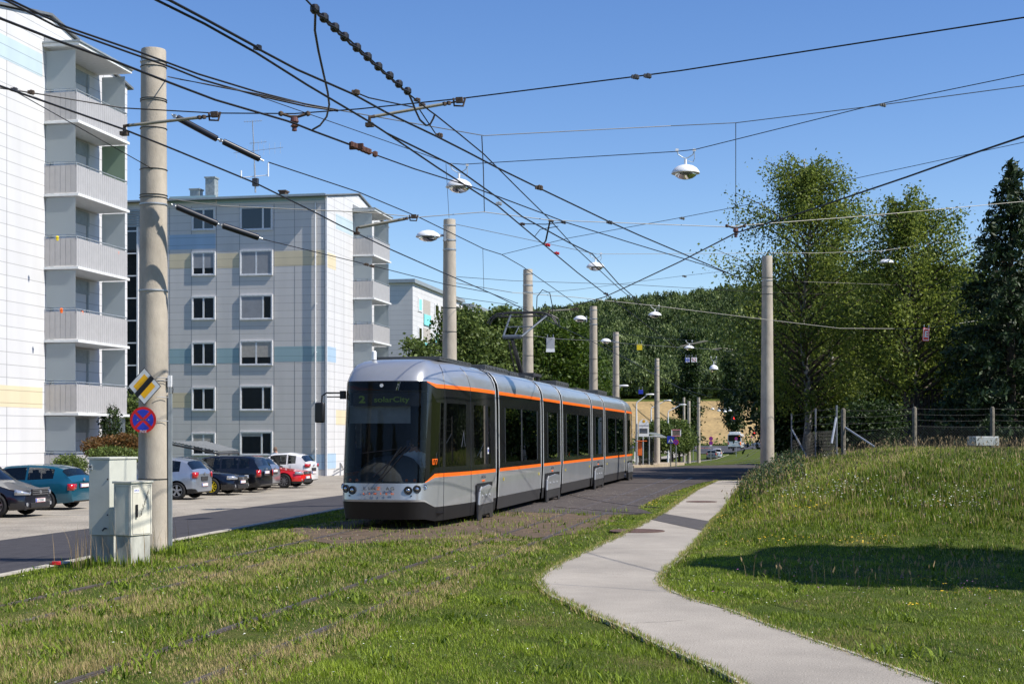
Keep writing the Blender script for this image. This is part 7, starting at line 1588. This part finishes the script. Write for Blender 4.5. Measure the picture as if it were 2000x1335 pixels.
def build_lawn():
    # short mown grass
    X, Y, Z = wedge(1300000, 9.2, 75, 1.7, -1200, 1450); ok = lawnmask(X, Y); bank = T(X, Y) > .10
    tall = bank & (X > -1.5); ok &= ~tall
    sm = soilmask(X, Y); ok &= ~(sm & (rng.uniform(size=len(X)) < .90))
    pn = pnoise(X, Y, 1.1, 1); pn2 = pnoise(X, Y, 5, 2); ok &= rng.uniform(size=len(X)) < np.clip(.80 + .35 * pn + .25 * pn2, .35, 1)
    X, Y, Z, pn, pn2 = X[ok], Y[ok], Z[ok], pn[ok], pn2[ok]; n = len(X); track = (X > -9.4) & (X < -3.7)
    between = ((X > -8.25) & (X < -7.35)) | ((X > -5.2) & (X < -4.3))
    h = rng.uniform(.018, .05, n) * (1 + .35 * pn2); h = np.where(track & ~between, h * 1.6, h)
    nearrail = np.minimum.reduce([np.abs(X - r) for r in (-8.25, -7.35, -5.2, -4.3)]) < .28
    t = .42 + .20 * pn + .16 * pn2 + rng.normal(0, .18, n); dryp = np.where(track, .24 + .36 * (pn > .10) + .28 * nearrail, .05 + .10 * (pn < -.3))
    t = np.where(rng.uniform(size=n) < dryp, rng.uniform(.9, 1.0, n), np.clip(t, 0, .78))
    v, f, ti = blades(X, Y, h, (.0035 + .00042 * Z) * rng.uniform(.7, 1.3, n), t, .9)
    tag(npmesh('grass', v, f, M['grassblade'], ti), kind='stuff')
    # broad-leaved tufts and weeds in the track strip and around
    X, Y, Z = wedge(110000, 9.2, 40, 1.5, -1200, 1450); ok = lawnmask(X, Y) & (T(X, Y) < .12); cl = pnoise(X, Y, 3.2, 7); tr = (X > -9.5) & (X < -3.7); ok &= np.where(tr, cl > .05, cl > .62); ok &= ~(soilmask(X, Y) & (pnoise(X, Y, 6, 9) < .45))
    X, Y, Z, cl = X[ok], Y[ok], Z[ok], cl[ok]; n = len(X)
    v, f, ti = blades(X, Y, rng.uniform(.03, .10, n), (.009 + .0005 * Z) * rng.uniform(.5, 1.6, n), np.clip(.36 + rng.normal(0, .20, n), 0, .75), 1.7, True)
    tag(npmesh('tall_grass_tufts', v, f, M['grassblade'], ti), kind='stuff')
    # meadow on the bank
    X, Y, Z = wedge(800000, 14, 62, 1.35, 200, 1500); ok = lawnmask(X, Y) & (X > -1.55) & (T(X, Y) > .04); X, Y, Z = X[ok], Y[ok], Z[ok]; zz = T(X, Y)
    pn = pnoise(X, Y, 1.2, 3); pn2 = pnoise(X, Y, 4.5, 4); keep = rng.uniform(size=len(X)) < np.clip(.45 + zz * .6 + .3 * pn2, .2, 1); X, Y, Z, pn, pn2, zz = X[keep], Y[keep], Z[keep], pn[keep], pn2[keep], zz[keep]; n = len(X)
    h = rng.uniform(.05, .17, n) * (1 + .5 * pn2) * np.clip(.3 + zz * 1.2, .3, 1.0) * (1 - .35 * (zz > 1.2)); dry = .09 + .16 * (pn > .3) + .08 * (pn2 > .4) - .05 * (zz > 1.45)
    t = np.where(rng.uniform(size=n) < dry, rng.uniform(.86, 1, n), np.clip(.36 + .2 * pn + rng.normal(0, .18, n), 0, .78))
    v, f, ti = blades(X, Y, h, (.004 + .0003 * Z) * rng.uniform(.7, 1.4, n), t, .55, True); tag(npmesh('meadow_grass', v, f, M['grassblade'], ti), kind='stuff')
build_lawn()
# seed stalks, flowers
M['yflower'] = mat('yellow_flower', (.80, .52, .01), .6); M['wflower'] = mat('white_flower', (.70, .71, .62), .7); M['pflower'] = mat('purple_clover', (.30, .10, .26), .7); M['stalk'] = mat('dry_stalk', (.26, .19, .10), .9)
def flowers(name, pts, size, mt, hgt):
    n = len(pts); X, Y = pts[:, 0], pts[:, 1]; z = T(X, Y) + hgt; c = np.stack([X, Y, z], 1); u = rand_unit(n); u[:, 2] = np.abs(u[:, 2]) * .4; w_ = rand_unit(n); w_[:, 2] *= .3
    s = (size * rng.uniform(.6, 1.3, n))[:, None]; v = np.stack([c - u * s, c + w_ * s, c + u * s, c - w_ * s], 1).reshape(-1, 3); tag(npmesh(name, v, np.arange(4 * n).reshape(-1, 4), M[mt]), kind='stuff')
def cluster(px, py, n, sx, sy, z=0.0): g0 = G(px, py, z); a = rng.normal(size=(n, 2)); return np.stack([g0.x + a[:, 0] * sx, g0.y + a[:, 1] * sy], 1)
def bankpt(px, py):
    """ground point seen at an image point, on the bank"""
    for Z in np.arange(12, 48, .15):
        p = P(px, py, Z)
        if p.z <= T1(p.x, p.y): return p
    return P(px, py, 40)
def bcl(px, py, n, s): p = bankpt(px, py); a = rng.normal(size=(n, 2)) * s; return np.stack([p.x + a[:, 0], p.y + a[:, 1]], 1)
yl = np.concatenate([cluster(1305, 985, 90, .45, 1.1), cluster(1345, 962, 60, .35, 1.2), cluster(1400, 1020, 40, .4, .6)] + [bcl(x, y, n, s) for x, y, n, s in ((1700, 1062, 70, .35), (1790, 1190, 16, .08), (1780, 1140, 12, .2), (1830, 1140, 14, .25), (1885, 1165, 14, .2), (1950, 1140, 14, .4), (1640, 960, 30, .4), (1550, 1000, 45, .6), (1535, 1060, 20, .4), (1560, 1010, 30, .5), (1850, 1000, 16, .4), (1900, 880, 40, .4), (1470, 1010, 30, .5), (1770, 895, 16, .5), (1510, 1055, 25, .3), (1460, 985, 30, .4))])
yl = yl[lawnmask(yl[:, 0], yl[:, 1])]
flowers('yellow_flowers', yl, .019, 'yflower', np.where(T(yl[:, 0], yl[:, 1]) > .3, rng.uniform(.1, .25, len(yl)), .06))
wl = np.concatenate([bcl(x, y, n, s) for x, y, n, s in ((1535, 985, 60, .25), (1640, 975, 130, .5), (1570, 957, 30, .25), (1675, 980, 60, .3), (1760, 1005, 30, .25), (1880, 990, 80, .3), (1850, 1020, 50, .3), (1895, 1008, 40, .2), (1620, 905, 20, .2), (1950, 935, 25, .3), (1545, 935, 40, .3), (1500, 945, 30, .3), (1820, 1000, 30, .3))])
flowers('white_flowers', wl, .017, 'wflower', rng.uniform(.18, .34, len(wl)))
pf_ = np.concatenate([bcl(rng.uniform(1320, 1990), rng.uniform(1130, 1200), 4, .15) for _ in range(26)] + [bcl(rng.uniform(1500, 1990), rng.uniform(900, 1050), 3, .3) for _ in range(60)]); flowers('purple_clover', pf_, .013, 'pflower', rng.uniform(.08, .16, len(pf_)))
X, Y, Z = wedge(2600, 9.5, 30, 1.2); ok = lawnmask(X, Y) & (T(X, Y) < .1); dl = np.stack([X[ok], Y[ok]], 1); dl = dl[rng.uniform(size=len(dl)) < .38]; flowers('daisies', dl, .010, 'wflower', .045 + 0 * dl[:, 0])
def stalks(name, P2, h, w_, mt, head=True, tint=None):
    n = len(P2); v, f, ti = blades(P2[:, 0], P2[:, 1], h, np.full(n, w_), np.full(n, .5), .35, True); o = npmesh(name, v, f, M[mt], np.repeat(np.clip(rng.normal(.4, .2, n), 0, .8), 5)); tag(o, kind='stuff')
    if head:
        tip = v.reshape(-1, 5, 3)[:, 4]; u = rand_unit(n) * .012; s = np.stack([tip - [0, 0, .05] + u, tip - u, tip + [0, 0, .03] - u, tip - [0, 0, .02] + u * 2], 1).reshape(-1, 3); tag(npmesh(name + '_heads', s, np.arange(4 * n).reshape(-1, 4), M['stalk']), kind='stuff')
X, Y, Z = wedge(4200, 15, 48, 1.2, 250, 1450); ok = lawnmask(X, Y) & (T(X, Y) > .3) & (X > -1.3); stalks('dry_stalks', np.stack([X[ok], Y[ok]], 1), rng.uniform(.2, .46, ok.sum()), .006, 'stalk')
ed = np.concatenate([bcl(rng.uniform(1500, 2000), rng.uniform(1128, 1150), 2, .2) for _ in range(60)]); stalks('edge_stalks', ed, rng.uniform(.15, .35, len(ed)), .005, 'stalk')
# weeds round cabinets and pole feet, tall weeds by the right pole
def weeds(name, places, hl, hh, w_, mt='grassblade'):
    P2 = np.concatenate(places); n = len(P2); stalks(name, P2, rng.uniform(hl, hh, n), w_, mt, False)
def gcl(px, py, n, sx, sy): g0 = G(px, py); a = rng.uniform(-1, 1, (n, 2)); return np.stack([g0.x + a[:, 0] * sx, g0.y + a[:, 1] * sy], 1)
weeds('weeds', [gcl(230, 1104, 260, .65, .12), gcl(182, 1100, 60, .12, .2), gcl(310, 1082, 420, .38, .28), gcl(345, 1078, 120, .2, .2), gcl(150, 1102, 30, .35, .2), gcl(100, 1110, 14, .35, .12)], .05, .22, .016)
weeds('weed_stalks', [gcl(170, 1102, 26, .2, .15), gcl(135, 1104, 10, .25, .1), gcl(250, 1106, 12, .4, .08), gcl(330, 1080, 12, .3, .2)], .4, .72, .007, 'stalk')
q = P(1480, 915, 47)
wx = np.concatenate([np.stack([rng.uniform(-1.55, .4, 2000), rng.uniform(33, 58, 2000)], 1)]); stalks('tall_weeds', wx, rng.uniform(.15, .55, len(wx)), .022, 'grassblade')
c = np.stack([rng.uniform(-1.4, .3, 9500), rng.uniform(34, 57, 9500), np.zeros(9500)], 1); c[:, 2] = T(c[:, 0], c[:, 1]) + rng.uniform(.03, .7, 9500) * (.5 + .5 * np.sin(c[:, 1] * 1.7 + c[:, 0] * 3)) ; tag(foliage('tall_weed_leaves', c, rng.uniform(0, .8, 9500), .07, leafmat('weed_leaf', (.02, .045, .015), (.09, .13, .05)), None), kind='stuff')
# leaves and green tufts on the bare track bed and around the crossing
X = rng.uniform(-9.2, -3.8, 2600); Y = rng.uniform(25, 34.5, 2600); k = pnoise(X, Y, 4, 12) > .35; tf = np.stack([X[k], Y[k]], 1); stalks('track_weeds', tf, rng.uniform(.04, .15, len(tf)), .016, 'grassblade', False)
gr = MB(); rs = random.Random(5)
n = 2600; X = rng.uniform(-9, -3, n); Y = rng.uniform(34, 50, n); c = np.stack([X, Y, np.full(n, .02)], 1); v, f = leaf_quads(c, .03); v[:, 2] = .017 + (v[:, 2] - .02) * .15; tag(npmesh('grit', v, f, mat('grit', (.45, .40, .33), .9)), kind='stuff')
ex, ey = [], []
for pl in (pl_, pr_):
    for a, b_ in zip(pl[:-1], pl[1:]):
        a, b_ = Vector(a), Vector(b_); L = (b_ - a).length; m = int(L * 420); t_ = rng.uniform(0, 1, m); nn = Vector((-(b_ - a).y, (b_ - a).x)).normalized(); o_ = rng.normal(0, .035, m) * (.4 + .9 * np.abs(np.sin(t_ * L * 2.3 + a.x)))
        ex.append(a.x + (b_.x - a.x) * t_ + nn.x * o_); ey.append(a.y + (b_.y - a.y) * t_ + nn.y * o_)
ex, ey = np.concatenate(ex), np.concatenate(ey); n = len(ex); v, f, ti = blades(ex, ey, rng.uniform(.03, .075, n), rng.uniform(.007, .014, n), np.where(rng.uniform(size=n) < .35, .95, np.clip(rng.normal(.4, .18, n), 0, .75)), 1.3)
v[:, 2] += .02; tag(npmesh('path_edge_grass', v, f, M['grassblade'], ti), kind='stuff')
# stains on the path: thin dried patches
for (px, py, sx, sy) in ():
    g0 = G(px, py); b = MB(); k = 16; b.poly([(g0.x + sx * math.cos(a) * (1 + .3 * math.sin(3 * a + px)), g0.y + 3.2 * sy * math.sin(a) * (1 + .25 * math.cos(5 * a)), .0345) for a in np.linspace(0, 2 * math.pi, k, endpoint=False)]); tag(b.build('path_stain', mat('stain', (.29, .255, .215), .95, var=.1)), kind='structure')
b = MB(); g0 = G(110, 1106); b.box((g0.x, g0.y, .05), (.12, .07, .05), rz=.5); b.box((g0.x - .05, g0.y - .01, .04), (.06, .06, .03), rz=1.0); tag(b.build('litter', M['red'], bevel=.008), 'small red and white litter scrap in the grass left of the cabinets', 'litter')
